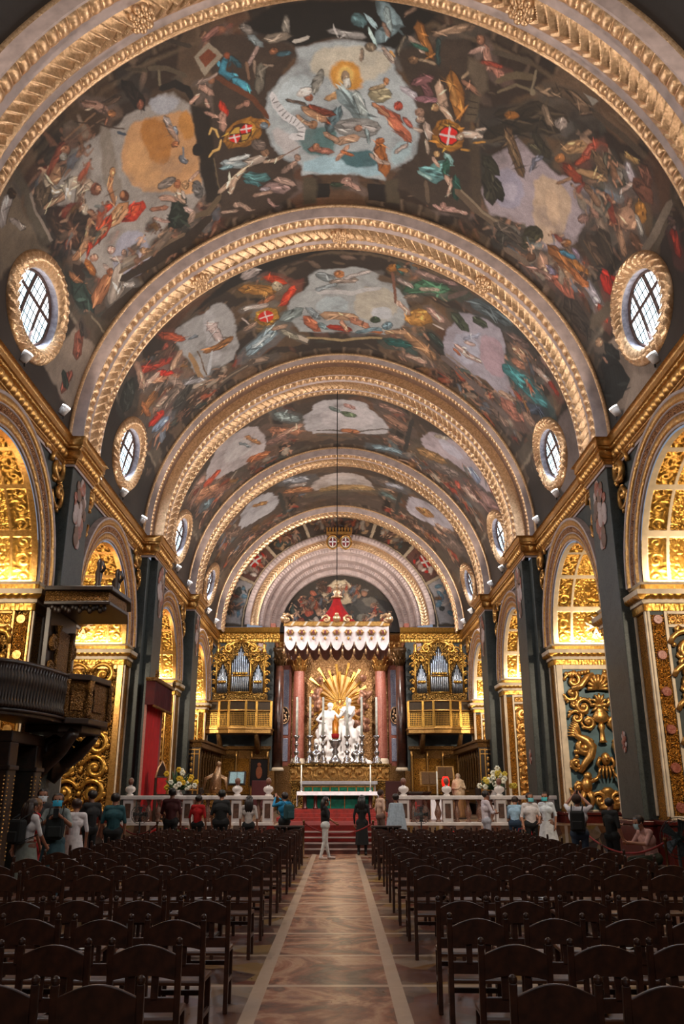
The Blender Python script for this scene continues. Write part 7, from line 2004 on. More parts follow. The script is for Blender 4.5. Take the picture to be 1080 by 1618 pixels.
# ------------------------------------------------------------------ organs
def organ(sx):
    word = 'left' if sx < 0 else 'right'
    cx = sx * 5.97
    o = empty('pipe_organ', (cx, 50.4, 6.95), 'gilded organ case with silver pipes %s of the altar canopy' % word, 'organ')
    m = MB(); m.box(-1.72, 1.72, -.2, .9, 0, .38); m.box(-1.6, 1.6, -.05, .9, .38, 2.75); m.box(-1.72, 1.72, -.15, .9, 2.62, 2.78); m.build('case', MAT['gold_carved'], o, False, .02)
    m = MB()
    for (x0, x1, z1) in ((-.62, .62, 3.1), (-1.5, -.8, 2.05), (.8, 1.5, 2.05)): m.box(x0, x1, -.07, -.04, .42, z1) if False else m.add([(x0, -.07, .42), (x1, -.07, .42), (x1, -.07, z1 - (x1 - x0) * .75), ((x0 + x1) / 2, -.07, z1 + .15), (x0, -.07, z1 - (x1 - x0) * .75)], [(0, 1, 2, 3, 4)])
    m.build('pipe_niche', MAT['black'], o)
    for (xc, k, w_, h0, h1) in ((0, 9, .125, 1.75, 2.62), (-1.15, 7, .092, .95, 1.62), (1.15, 7, .092, .95, 1.62)):
        for i in range(k):
            t = 1 - abs(i - (k - 1) / 2) / ((k - 1) / 2); x = xc + (i - (k - 1) / 2) * w_; h_ = h0 + (h1 - h0) * t
            m = MB(); r_ = w_ * .44; m.lathe([(r_ * .3, .42), (r_, .75), (r_, .42 + h_), (r_ * .6, .42 + h_ + .02)], x, -.12, 0, 10)
            m.box(x - r_ * .5, x + r_ * .5, -.12 - r_ - .005, -.12, .80, .84); m.build('pipe', MAT['pipe'], o, True)
    m = MB()
    for s in (-1, 1):
        for x in (.66, 1.55): m.box(s * x - .05, s * x + .05, -.18, -.02, .38, 2.7)
        for z in (.55, 1.05, 1.55, 2.05, 2.5): scroll(m, Vector((s * 1.72, -.1, z)), Vector((s, 0, 0)), Vector((0, 0, 1)), .17, .045, 1.3); 
        for xx in (.78, 1.5):
            scroll(m, Vector((s * xx, -.14, 2.25)), Vector((-s if xx > 1 else s, 0, 0)), Vector((0, 0, 1)), .18, .045, 1.4)
        scroll(m, Vector((s * 1.15, -.14, 2.4)), Vector((s, 0, 0)), Vector((0, 0, 1)), .2, .05, 1.4)
        scroll(m, Vector((s * .78, -.14, 3.05)), Vector((-s, 0, 0)), Vector((0, 0, 1)), .34, .07, 1.6); scroll(m, Vector((s * 1.15, -.14, 2.95)), Vector((s, 0, 0)), Vector((0, 0, 1)), .22, .05, 1.4); m.tube([(s * .1, -.1, 3.55), (s * .5, -.1, 3.4), (s * .8, -.1, 3.2), (s * 1.3, -.1, 2.85)], [.08, .12, .12, .06], 8)
        m.lathe([(.12, 0), (.16, .1), (.07, .3), (.13, .5), (.03, .62)], s * 1.5, 0, 2.78, 10)
    for (xc, k, w_) in ((0, 5, .2), (-1.15, 3, .17), (1.15, 3, .17)):
        for i in range(k): m.ball((xc + (i - (k - 1) / 2) * w_, -.24, 1.55 if xc == 0 else 1.05), .11, 8, 6, 1, .5, .8)
    m.ball((0, -.12, 3.62), .14, 8, 6)
    m.box(-.62, .62, -.24, -.2, 1.38, 1.44); m.box(-.62, .62, -.24, -.2, .40, .48)
    m.build('carving', MAT['gold_rich'], o, True)
    m = MB(); m.prism([(-1.3, 2.78), (1.3, 2.78), (.75, 3.25), (0, 3.5), (-.75, 3.25)], -.02, .25, 'y'); m.build('crest', MAT['gold_carved'], o, False, .03)
    # gallery beneath
    o.scale = (.93, 1, 1)
    ga = empty('organ_gallery', (cx, 49.9, 5.0), 'gilded balcony with latticed parapet under the %s organ' % word, 'gallery')
    fr = [(-1.95, .0), (-1.1, -.1), (-.5, -.35), (.5, -.35), (1.1, -.1), (1.95, .0)]
    m = MB(); m.prism(fr + [(1.95, 1.6), (-1.95, 1.6)], 0, .22); m.prism([(x * 1.03, y - .06 if i < 6 else y) for i, (x, y) in enumerate(fr + [(1.95, 1.6), (-1.95, 1.6)])], .22, .34); m.build('deck', MAT['gold'], ga, False, .02)
    m = MB(); m.tube([(x, y, 1.28) for x, y in fr], .07, 8); m.tube([(x, y, 1.84) for x, y in fr], .05, 8); m.build('rail', MAT['gold'], ga, True)
    for x, y in fr:
        m = MB(); m.box(x - .07, x + .07, y - .07, y + .07, .34, 1.84); m.build('post', MAT['gold_rich'], ga, False, .015)
    for i in range(5):
        (xa, ya), (xb, yb) = fr[i], fr[i + 1]; L = math.hypot(xb - xa, yb - ya); m = MB(); k = max(6, int(L / .09))
        P = lambda f, z: (xa + (xb - xa) * f, ya + (yb - ya) * f, z)
        for q in range(1, k): m.tube([P(q / k, .42), P(q / k, 1.16)], .016, 4)
        for q in range(8): m.tube([P(.06, .42 + .74 * q / 7), P(.94, .42 + .74 * q / 7)], .016, 4)
        m.add([P(.02, .36), P(.98, .36), P(.98, .44), P(.02, .44)], [(0, 1, 2, 3)]); m.build('lattice', MAT['gold_rich'], ga)
        m = MB(); m.add([P(.05, .4), P(.95, .4), P(.95, 1.2), P(.05, 1.2)], [(0, 1, 2, 3)]); m.xf(Matrix.Translation((0, .1, 0))); m.build('lattice_backing', MAT['black'], ga)
        m = MB(); m.add([P(.04, 1.34), P(.96, 1.34), P(.96, 1.8), P(.04, 1.8)], [(0, 1, 2, 3)]); m.xf(Matrix.Translation((0, .03, 0))); m.build('upper_panel', plain('olive_gilt_panel', (.22, .15, .06), .45, .3, .2, 8), ga)
    for s in (-1, 1): m = MB(); m.tube([(s * 1.1, 1.2, -1.0), (s * 1.1, .7, -.5), (s * 1.1, .0, -.02)], [.16, .16, .12], 8); m.build('bracket', MAT['wood_gold'], ga, True)
organ(-1); organ(1)

# ------------------------------------------------------------------ choir stalls
def stalls(sx):
    word = 'left' if sx < 0 else 'right'
    o = empty('choir_stalls', (sx * 7.1, 41.6, ZS), 'carved gilt walnut choir stalls along the %s wall of the sanctuary' % word, 'choir stalls')
    I = -sx                                     # towards the nave
    m = MB(); a, b = sorted((0, -I * .5)); m.box(a, b, 0, 8.9, 0, 3.2); m.build('back', MAT['wood_gold'], o)
    a, b = sorted((-I * .55, I * .45))
    m = MB(); m.box(a, b, -.05, 8.9, 3.05, 3.3); a2, b2 = sorted((-I * .55, I * .55)); m.box(a2, b2, -.12, 8.9, 3.3, 3.42); m.build('canopy', MAT['wood_gold'], o, False, .03)
    m = MB(); a, b = sorted((I * .02, I * .65)); m.box(a, b, 0, 8.9, 0, .5); m.box(a, b, .0, .12, .5, 1.2); m.build('seat_bench', MAT['wood'], o, False, .02)
    for k in range(11):
        y = .1 + k * .86
        m = MB(); m.lathe([(.09, 1.15), (.07, 1.3), (.06, 2.6), (.10, 2.75), (.11, 3.05)], I * .12, y, 0, 10); m.build('colonnette', MAT['wood_gold'], o, True)
        if k < 10:
            m = MB(); a, b = sorted((I * .0, I * .04)); m.box(a, b, y + .18, y + .68, 1.3, 2.6)
            m.build('panel', MAT['gold_fine'], o, False, .01)
    # the near end, facing down the nave
    m = MB(); a, b = sorted((-I * .5, I * .42))
    m.box(a, b, -.08, 0, 0, 3.05); m.build('end_panel', MAT['wood'], o)
    m = MB()
    for x in (-I * .42, -I * .18, I * .12, I * .36): m.box(x - .03, x + .03, -.13, -.07, .1, 3.0)
    for z in (.15, 1.1, 1.25, 2.75, 2.95): a, b = sorted((-I * .45, I * .4)); m.box(a, b, -.12, -.07, z - .03, z + .03)
    for k in range(5): m.ball((-I * .02, -.1, 1.45 + k * .27), .09, 7, 5, 1, .5, 1.2)
    m.build('gilt_moulding', MAT['gold'], o, False, .01)
    # prie-dieu desk in front
    m = MB(); a, b = sorted((I * 1.05, I * 1.25)); m.box(a, b, 0, 8.4, 0, 1.0); a, b = sorted((I * .95, I * 1.35)); m.box(a, b, -.05, 8.4, 1.0, 1.08); m.build('desk', MAT['wood_gold'], o, False, .02)
    # panelling on the end wall below the organ
    p = empty('wall_panelling', (sx * 6.1, 51.2, ZS), 'gilt walnut panelling on the end wall under the %s organ' % word, 'panelling')
    m = MB(); m.box(-1.9, 1.9, 0, .5, 0, 3.4); m.box(-2.0, 2.0, -.15, .5, 3.4, 3.6); m.build('body', MAT['wood_gold'], p, False, .02)
    for k in range(4):
        m = MB(); m.box(-1.75 + k * .9, -1.0 + k * .9, -.04, .02, .9, 2.9); m.build('panel', MAT['gold_fine'], p, False, .02)
    for k in range(5):
        m = MB(); m.lathe([(.07, .3), (.06, 1), (.06, 3.0), (.1, 3.3)], -1.83 + k * .91, -.08, 0, 8); m.build('colonnette', MAT['gold'], p, True)
stalls(-1); stalls(1)
# crowned double arms over the chancel arch
ca = empty('coat_of_arms', (-.05, YEND - .4, 17.05), 'crowned double coat of arms over the crown of the chancel arch', 'coat of arms')
for s in (-1, 1):
    m = MB(); m.ball((s * .42, 0, 0), .38, 16, 10, .95, .35, 1.2); sh = m.build('shield', MAT['cream'], ca, True)
    m = MB(); m.ball((s * .42, -.06, 0), .27, 14, 10, .95, .35, 1.2); m.build('field', cloth((.45, .12, .14)), ca, True)
    m = MB(); m.box(s * .42 - .04, s * .42 + .04, -.185, -.10, -.28, .28); m.box(s * .42 - .22, s * .42 + .22, -.185, -.10, -.04, .04); m.build('cross', MAT['white_cloth'], ca)
    m = MB(); m.tube([(s * .42 + .37 * math.cos(t), -.08, .46 * math.sin(t)) for t in [2 * PI * i / 20 for i in range(21)]], .06, 6); m.build('rim', MAT['gold'], ca, True)
m = MB(); m.box(-.82, .82, -.2, .2, .52, .68)
for k in range(9): m.tube([(-.78 + k * .195, -.1, .66), (-.78 + k * .195, -.1, .88)], [.05, .07], 6); m.ball((-.78 + k * .195, -.1, .93), .075, 6, 5)
m.build('crown', MAT['gold'], ca, False)
# ------------------------------------------------------------------ balustrade of the sanctuary
YB = 28.25
def balustrade(sx, x0, x1, posts):
    word = 'left' if sx < 0 else 'right'
    o = empty('balustrade', (0, YB, ZS), 'white marble altar rail with coloured balusters %s of the central steps' % word, 'balustrade')
    m = MB(); m.box(x0, x1, -.20, .20, 0, .10); m.build('plinth', MAT['white_marble'], o, False, .01)
    m = MB(); m.box(x0 - .04, x1 + .04, -.24, .24, .78, .90); m.build('top_rail', MAT['white_marble'], o, False, .02)
    ps = sorted(posts)
    for p in ps:
        m = MB(); m.box(p - .16, p + .16, -.19, .19, .10, .78); m.build('pedestal', MAT['white_marble'], o, False, .015)
        m = MB(); m.box(p - .09, p + .09, -.2, -.18, .22, .66); m.build('pedestal_panel', plain('brown_inlay', (.34, .24, .19), .4, 0, .3, 12), o)
    br = marble('baluster_marble', (.52, .28, .20), (.72, .60, .52), (.36, .2, .15), .3, 5, .05)
    for a, b in zip(ps[:-1], ps[1:]):
        n = max(2, int((b - a - .4) / .27))
        for k in range(n):
            x = a + .3 + (b - a - .6) * k / (n - 1)
            m = MB(); m.lathe([(.09, .10), (.09, .14), (.05, .18), (.10, .30), (.115, .38), (.08, .5), (.045, .64), (.06, .70), (.08, .74), (.08, .78)], x, 0, 0, 12); m.build('baluster', br, o, True)
balustrade(-1, -7.0, -2.12, (-6.75, -4.85, -3.3, -2.3)); balustrade(1, 1.9, 6.9, (2.06, 3.45, 5.15, 6.7))
BW = ('left end of the left altar rail', 'third left altar rail post', 'altar rail post just left of the steps', 'altar rail post just right of the steps', 'second right altar rail post', 'third right altar rail post')
for k, x in enumerate((-6.75, -3.3, -2.3, 2.06, 3.45, 5.15)):
    b = empty('bust', (x, YB, ZS + .9), 'white bust with brown head on the ' + BW[k], 'bust', None, .2 * math.sin(k * 2))
    m = MB(); m.lathe([(.11, 0), (.11, .03), (.06, .07), (.15, .13), (.17, .20), (.14, .26), (.05, .30), (.05, .33)], 0, 0, 0, 14, 1, .75); m.build('shoulders', MAT['white_marble'], b, True)
    m = MB(); m.ball((0, -.01, .42), .095, 12, 9, .88, .98, 1.15); m.ball((0, -.10, .41), .02, 6, 5); m.build('head', plain('terracotta_head', (.45, .27, .20), .6), b, True)
    m = MB(); m.ball((0, .02, .45), .10, 12, 8, .92, .95, 1.0); m.build('hair', plain('grey_hair', (.50, .44, .40), .7), b, True)
# bouquets and potted flowers
def bouquet(name, label, loc, pal, n, sz, seed, group=None):
    o = empty(name, loc, label, 'flowers', group); g = random.Random(seed)
    m = MB(); m.lathe([(.08 * sz, 0), (.14 * sz, .05 * sz), (.16 * sz, .2 * sz), (.10 * sz, .3 * sz), (.13 * sz, .34 * sz)], 0, 0, 0, 14); m.build('vase', MAT['white_marble'], o, True)
    m = MB()
    for k in range(n * 2):
        a = g.uniform(0, 6.28); e = g.uniform(.0, 1.4); L = sz * g.uniform(.3, .6); d = Vector((math.cos(a) * math.sin(e), math.sin(a) * math.sin(e) * .7, math.cos(e)))
        b = Vector((0, 0, .32 * sz)); m.tube([b, b + d * L * .6, b + d * L], [.012 * sz, .05 * sz, .005], 5, .35)
    m.build('foliage', plain('leaf_green', (.16, .26, .10), .6, 0, .3, 12), o, True)
    for q, c in enumerate(pal):
        m = MB()
        for k in range(n // len(pal)):
            a = g.uniform(0, 6.28); e = g.uniform(.1, 1.35); L = sz * g.uniform(.3, .62); p = Vector((math.cos(a) * math.sin(e) * L, math.sin(a) * math.sin(e) * L * .7, .32 * sz + math.cos(e) * L))
            for j in range(6):
                t = 2 * PI * j / 6; m.ball(p + Vector((math.cos(t), -.3, math.sin(t))) * .045 * sz, .04 * sz, 6, 4)
        m.build('blossom', plain('petal', c, .7, 0, .1, 8), o, True)
bouquet('flower_arrangement', 'white and yellow flower arrangement behind the left altar rail', (-5.35, 28.9, ZS + .68), [(.90, .88, .80), (.85, .68, .15)], 26, 1.15, 4)
bouquet('flower_arrangement', 'white and yellow flower arrangement at the right altar rail', (5.15, 28.9, ZS + .68), [(.90, .88, .80), (.80, .70, .25)], 26, 1.15, 9)
for k, (x, w_) in enumerate(((-5.35, 'left'), (5.15, 'right'))):
    t = empty('flower_stand', (x, 28.9, ZS), 'dark round pedestal under the %s flower arrangement' % w_, 'stand'); m = MB(); m.lathe([(.2, 0), (.2, .04), (.07, .1), (.07, .58), (.2, .64), (.2, .68)], 0, 0, 0, 14); m.build('pedestal', MAT['wood'], t, True)
RW = ('farthest left', 'second from the left', 'nearest the left bouquet', 'first right of the steps', 'second right of the steps', 'farthest right')
for k, x in enumerate((-5.9, -5.0, -4.1, 3.75, 4.5, 5.9)):
    bouquet('potted_flower', 'pot of red flowers before the altar rail, ' + RW[k], (x, 27.75, 0), [(.72, .05, .04)], 14, .75, 20 + k, None)
# pedestal fans before the rail
for k, (x, w_) in enumerate(((-6.0, 'left'), (2.45, 'right'))):
    o = empty('pedestal_fan', (x, 26.6, 0), 'grey pedestal fan before the %s altar rail' % w_, 'fan')
    m = MB(); m.lathe([(.22, 0), (.22, .03), (.03, .05), (.02, .9)], 0, 0, 0, 16); m.build('stand', MAT['black'], o, True)
    m = MB()
    for r_ in (.07, .14, .21, .27):
        for y in (-.09, .03): m.tube([(r_ * math.cos(t), y * (1.25 - r_ * 2), 1.12 + r_ * math.sin(t)) for t in [2 * PI * i / 24 for i in range(25)]], .006, 4)
    for i in range(24):
        t = 2 * PI * i / 24; m.tube([(0, -.11, 1.12), (.27 * math.cos(t), -.05, 1.12 + .27 * math.sin(t))], .003, 3)
    m.build('cage', plain('fan_grey', (.35, .36, .36), .5, .3), o)
    m = MB()
    for i in range(4):
        t = PI / 2 * i; d = Vector((math.cos(t), 0, math.sin(t))); n_ = Vector((-math.sin(t), 0, math.cos(t)))
        c = Vector((0, -.04, 1.12)); m.add([c + d * .03 - n_ * .02, c + d * .22 - n_ * .07 + Vector((0, .03, 0)), c + d * .22 + n_ * .07 - Vector((0, .03, 0)), c + d * .03 + n_ * .02], [(0, 1, 2, 3)])
    m.ball((0, .02, 1.12), .07, 10, 7); m.build('blades', plain('fan_dark', (.18, .18, .18), .5), o)
# rope barriers
def stanchion(loc, label):
    o = empty('stanchion', loc, label, 'rope post'); m = MB(); m.lathe([(.15, 0), (.15, .02), (.025, .04), (.022, .92), (.04, .95), (.03, 1.0)], 0, 0, 0, 14); m.build('post', plain('aged_brass', (.35, .24, .14), .35, .8), o, True)
def rope(a, b, label):
    m = MB(); a = Vector(a); b = Vector(b); m.tube([a + (b - a) * t - Vector((0, 0, .30 * 4 * t * (1 - t))) for t in [i / 14 for i in range(15)]], .02, 6)
    tag(m.build('barrier_rope', plain('red_rope', (.45, .08, .07), .8), None, True), label, 'rope')
SP = [((-1.02, 25.2, 0), 'brass rope post left of the woman in white trousers'), ((.95, 25.2, 0), 'brass rope post beside the dark dressed visitor on the aisle'), ((-6.5, 26.0, 0), 'brass rope post at the left end of the altar rail'),
      ((-5.0, 24.3, 0), 'brass rope post behind the left chair block'), ((5.45, 19.8, 0), 'brass rope post by the right green pilaster'), ((5.7, 15.6, 0), 'brass rope post by the right edge of the near chairs')]
for p, l in SP: stanchion(p, l)
rope((-1.02, 25.2, .92), (.95, 25.2, .92), 'red barrier rope hung across the aisle below the steps'); rope((-6.5, 26.0, .92), (-5.0, 24.3, .92), 'red barrier rope before the left altar rail'); rope((5.45, 19.8, .92), (5.7, 15.6, .92), 'red barrier rope along the right side of the chairs')
# dark kneeling desks ending the chair blocks at the aisle
for k, x in enumerate((-1.35, 1.25)):
    o = empty('kneeler', (x, 23.7, 0), 'dark wooden kneeling desk at the head of the %s chair block' % ('left', 'right')[k], 'kneeler')
    m = MB(); m.box(-.35, .35, .1, .16, 0, .85); m.build('front', MAT['wood'], o); m = MB(); m.box(-.4, .4, -.1, .22, .85, .90); m.build('shelf', MAT['wood'], o, False, .01); m = MB(); m.box(-.35, .35, -.45, -.15, .1, .2); m.build('kneeling_board', MAT['wood'], o, False, .02)
    m = MB(); m.box(-.35, -.31, -.45, .16, 0, .85); m.box(.31, .35, -.45, .16, 0, .85); m.build('side', MAT['wood'], o)

# ------------------------------------------------------------------ furniture inside the rail
t = tag(empty('tapestry', (-7.04, 32.2, 0)  , 'tall plain red hanging with a fringed pelmet on the left green pilaster', 'hanging'), None)
m = MB(); ny = 40
vs = [];
for j in range(2):
    for i in range(ny): y = -1.45 + 2.75 * i / (ny - 1); vs.append((.03 * math.sin(i * .9), y, (1.0, 5.05)[j]))
m.add(vs, [(i, i + 1, ny + i + 1, ny + i) for i in range(ny - 1)]); m.build('cloth', plain('crimson_silk', (.66, .02, .03), .75, 0, .08, 2), t, True)
m = MB(); m.box(-.02, .06, -1.5, -1.43, 1.0, 5.05); m.build('braid', cloth((.62, .42, .38)), t); m = MB(); m.box(-.02, .06, 1.3, 1.35, 1.0, 5.05); m.build('braid', cloth((.62, .42, .38)), t)
m = MB(); vs = []
for j in range(2):
    for i in range(60): y = -1.6 + 3.1 * i / 59; vs.append((.32 + .05 * math.sin(i * 1.5), y, (4.75, 5.6)[j] - (.06 * abs(math.sin(i * .32)) if j == 0 else 0)))
m.add(vs, [(i, i + 1, 61 + i, 60 + i) for i in range(59)])
for yy in (-1.6, 1.5): m.add([(0, yy, 4.75), (.32, yy, 4.75), (.32, yy, 5.6), (0, yy, 5.6)], [(0, 1, 2, 3)])
m.build('pelmet', plain('dark_crimson_velvet', (.26, .015, .025), .85, 0, .15, 4), t, True)
m = MB(); m.box(0, .42, -1.7, 1.6, 5.6, 5.72)
for i in range(24): m.ball((.34, -1.6 + 3.1 * i / 23, 4.70), .055, 6, 5)
for s in (-1.65, 1.55): scroll(m, Vector((.40, s, 5.8)), Vector((0, 1 if s > 0 else -1, 0)), Vector((0, 0, 1)), .16, .045, 1.3)
m.build('gilt_cornice', MAT['wood_gold'], t, True)
th = empty('throne', (-6.25, 31.6, ZS), 'tall backed dark throne before the red hanging', 'chair', None, R(65))
m = MB(); m.box(-.33, .33, .25, .33, .4, 1.55); m.prism([(-.33, 1.55), (.33, 1.55), (.2, 1.85), (0, 2.05), (-.2, 1.85)], .25, .33, 'y'); m.build('backrest', MAT['wood'], th, False, .02)
m = MB(); m.box(-.26, .26, .22, .25, .5, 1.5); m.build('back_cushion', MAT['red_cloth'], th)
m = MB(); m.tube([(-.34, .27, 1.5), (-.2, .27, 1.86), (0, .27, 2.08), (.2, .27, 1.86), (.34, .27, 1.5)], .035, 6); m.build('gilt_edge', MAT['gold_pale'], th, True)
m = MB(); m.box(-.33, .33, -.3, .3, .36, .48); m.build('seat', MAT['red_cloth'], th, False, .04)
for s in (-1, 1):
    for y in (-.27, .28): m = MB(); m.box(s * .31 - .03, s * .31 + .03, y - .03, y + .03, 0, .7 if y < 0 else .4); m.build('leg', MAT['wood'], th)
    m = MB(); m.tube([(s * .32, -.34, .68), (s * .32, 0, .74), (s * .32, .28, .76)], .04, 6); m.build('armrest', MAT['wood'], th, True)
rl = empty('low_railing', (-5.6, 30.4, ZS), 'low dark red railing with turned spindles by the throne', 'railing')
m = MB(); m.box(-.8, .8, -.04, .04, .86, .94); m.box(-.8, .8, -.04, .04, .1, .16); m.build('rail', MAT['wood'], rl)
for k in range(9): m = MB(); m.lathe([(.03, .16), (.045, .3), (.02, .5), (.045, .7), (.03, .86)], -.75 + 1.5 * k / 8, 0, 0, 8); m.build('spindle', cloth((.35, .08, .06), .4), rl, True)
for s in (-.78, .78): m = MB(); m.box(s - .04, s + .04, -.05, .05, 0, 1.0); m.build('post', MAT['wood'], rl)
# eagle lectern, armchairs, tables, book stands, statue
ea = empty('lectern', (-5.3, 37.2, ZS), 'gilded carved lectern on a square pedestal before the left stalls', 'lectern')
m = MB(); m.box(-.5, .5, -.4, .4, 0, .12); m.box(-.42, .42, -.32, .32, .12, .85); m.box(-.5, .5, -.4, .4, .85, .95); m.build('pedestal', MAT['gold_carved'], ea, False, .02)
m = MB(); m.box(-.2, .2, -.345, -.32, .42, .5); m.box(-.04, .04, -.345, -.32, .26, .66); m.build('pedestal_cross', MAT['gold'], ea)
m = MB(); m.ball((0, 0, 1.15), .26, 10, 8); m.tube([(0, 0, 1.1), (.05, -.05, 1.6), (.12, -.1, 2.05)], [.26, .2, .08], 10); m.ball((.13, -.12, 2.15), .11, 8, 6)
for s in (-1, 1): m.tube([(s * .1, 0, 1.7), (s * .42, .05, 1.55), (s * .5, .05, 1.1)], [.1, .12, .03], 8, .5)
m.build('figure', MAT['gold_pale'], ea, True)
def armchair(label, loc, rz, c):
    o = empty('armchair', loc, label, 'chair', None, rz)
    m = MB(); m.box(-.35, .35, .22, .32, .4, 1.45); m.build('backrest', cloth(c), o, False, .03); m = MB(); m.box(-.35, .35, -.32, .25, .36, .5); m.build('seat', cloth(c), o, False, .04)
    for s in (-1, 1):
        for y in (-.28, .28): m = MB(); m.box(s * .31 - .03, s * .31 + .03, y - .03, y + .03, 0, .42 if y > 0 else .68); m.build('leg', MAT['wood'], o)
        m = MB(); m.box(s * .33 - .04, s * .33 + .04, -.34, .3, .68, .74); m.build('armrest', MAT['wood'], o, False, .01)
armchair('dark crimson high backed armchair inside the left altar rail', (-3.2, 35.0, ZS), 0, (.24, .03, .03))
armchair('dark brown armchair inside the right altar rail by the altar', (2.3, 37.0, ZS), 0, (.22, .06, .04))
ot = empty('octagonal_table', (3.0, 35.2, ZS), 'octagonal dark wooden table with a red star emblem right of the altar', 'table')
oc = [(.72 * math.cos(PI / 8 + k * PI / 4), .72 * math.sin(PI / 8 + k * PI / 4)) for k in range(8)]
m = MB(); m.prism([(x * .9, y * .9) for x, y in oc], 0, .95); m.build('body', plain('chestnut', (.24, .08, .05), .5, 0, .2, 6), ot, False, .02); m = MB(); m.prism(oc, .95, 1.03); m.build('tabletop', MAT['wood'], ot, False, .01)
m = MB(); [m.box(-.02, .02, -.63, -.60, .35, .65), m.box(-.15, .15, -.63, -.60, .48, .52)]; m.build('emblem', cloth((.6, .1, .06)), ot)
for k, (x, y, z, w_) in enumerate(((-4.95, 42.0, 1.35, 'in front of the left stalls'), (4.1, 40.0, 1.3, 'beside the octagonal table'), (4.95, 40.8, 1.55, 'before the right stalls'))):
    o = empty('book_stand', (x, y, ZS), ('pale open book' if k == 0 else 'gilt book rest') + ' on a tall stand ' + w_, 'book stand')
    m = MB(); m.lathe([(.25, 0), (.25, .05), (.04, .1), (.035, z)], 0, 0, 0, 12); m.build('stand', MAT['wood'] if k == 0 else MAT['gold'], o, True)
    m = MB(); m.add([(-.42, -.2, z), (.42, -.2, z), (.42, .12, z + .62), (-.42, .12, z + .62), (-.42, -.16, z - .04), (.42, -.16, z - .04), (.42, .16, z + .58), (-.42, .16, z + .58)], [(0, 1, 2, 3), (7, 6, 5, 4), (0, 4, 5, 1), (1, 5, 6, 2), (2, 6, 7, 3), (3, 7, 4, 0)]); m.build('desk', MAT['wood'] if k == 0 else MAT['gold'], o, False, .01)
    m = MB(); m.add([(-.34, -.22, z + .06), (-.01, -.24, z + .06), (-.01, .06, z + .58), (-.34, .08, z + .58), (.01, -.24, z + .06), (.34, -.22, z + .06), (.34, .08, z + .58), (.01, .06, z + .58)], [(0, 1, 2, 3), (4, 5, 6, 7)]); m.build('page', cloth((.70, .84, .88)) if k == 0 else cloth((.45, .32, .2)), o)
ic = empty('icon_painting', (-3.95, 42.5, ZS + 1.3), 'dark framed painting of a pale figure standing left of the altar', 'painting')
m = MB(); m.box(-.42, .42, 0, .06, 0, 1.25); m.build('panel', cloth((.09, .06, .05)), ic)
m = MB(); m.box(-.5, .5, -.03, .07, -.08, 0); m.box(-.5, .5, -.03, .07, 1.25, 1.33); m.box(-.5, -.42, -.03, .07, 0, 1.25); m.box(.42, .5, -.03, .07, 0, 1.25); m.build('frame', MAT['wood_gold'], ic, False, .01)
m = MB(); m.ball((0, -.005, .62), .2, 10, 8, .8, .06, 1.5); m.ball((0, -.01, .98), .1, 8, 6, 1, .1, 1); m.build('painted_figure', cloth((.6, .34, .22)), ic, True)
m = MB(); m.lathe([(.3, -1.3), (.3, -1.25), (.05, -1.2), (.05, -.08)], 0, .03, 0, 12); m.build('easel', MAT['wood'], ic, True)
candlestick('paschal_candle', 'tall white candle on a stand right of the octagonal table', (4.0, 35.8, ZS), .75, 1.05, .06, MAT['gold'], None)
st = empty('statue', (4.75, 35.0, ZS), 'standing statue of a robed cleric in cream cape behind the right altar rail', 'statue')
caps, V, L, u, r = body_caps(dict(le=(.26, -.1, 1.14), lw=(.10, -.30, 1.18), re=(-.26, -.1, 1.14), rw=(-.10, -.30, 1.14)), False, 1.1)
caps += [(Vector((0, .0, 1.0)), Vector((0, .02, .12)), .17, .27, 2), (Vector((0, 0, 1.35)), Vector((0, 0, 1.0)), .2, .26, 1)]
blob('body', caps, [cloth((.72, .62, .52)), cloth((.80, .68, .55)), cloth((.50, .34, .20)), cloth((.2, .12, .08)), cloth((.80, .68, .55)), MAT['black'], cloth((.6, .4, .35))], st, .02, 3)
m = MB(); m.box(-.32, .32, -.32, .32, -.0, .06); m.build('base', MAT['wood'], st)
for k, (x, y, sx_, w_) in enumerate(((3.75, 33.6, .5, 'left of'), (5.75, 33.9, .6, 'right of'))):
    o = empty('side_table', (x, y, ZS), 'small table draped in white cloth %s the robed statue' % w_, 'table'); m = MB(); m.box(-sx_ / 2, sx_ / 2, -.25, .25, .0, .78); m.build('tablecloth', MAT['white_cloth'], o, False, .03); m = MB(); m.box(-sx_ / 2 - .03, sx_ / 2 + .03, -.28, .28, .78, .82); m.build('tabletop', MAT['white_cloth'], o, False, .01)
lt = empty('sanctuary_lamp', (4.2, 34.6, ZS), 'small red glowing lamp on a stand beside the white candle', 'lamp'); m = MB(); m.lathe([(.14, 0), (.14, .03), (.02, .06), (.02, 1.15)], 0, 0, 0, 12); m.build('stand', MAT['wood'], lt, True); m = MB(); m.lathe([(.05, 1.15), (.14, 1.25), (.16, 1.45), (.10, 1.6)], 0, 0, 0, 14); m.build('glass', plain('red_glow', (.9, .10, .05), .3, 0, .1, 5, 0, 1.2), lt, True)

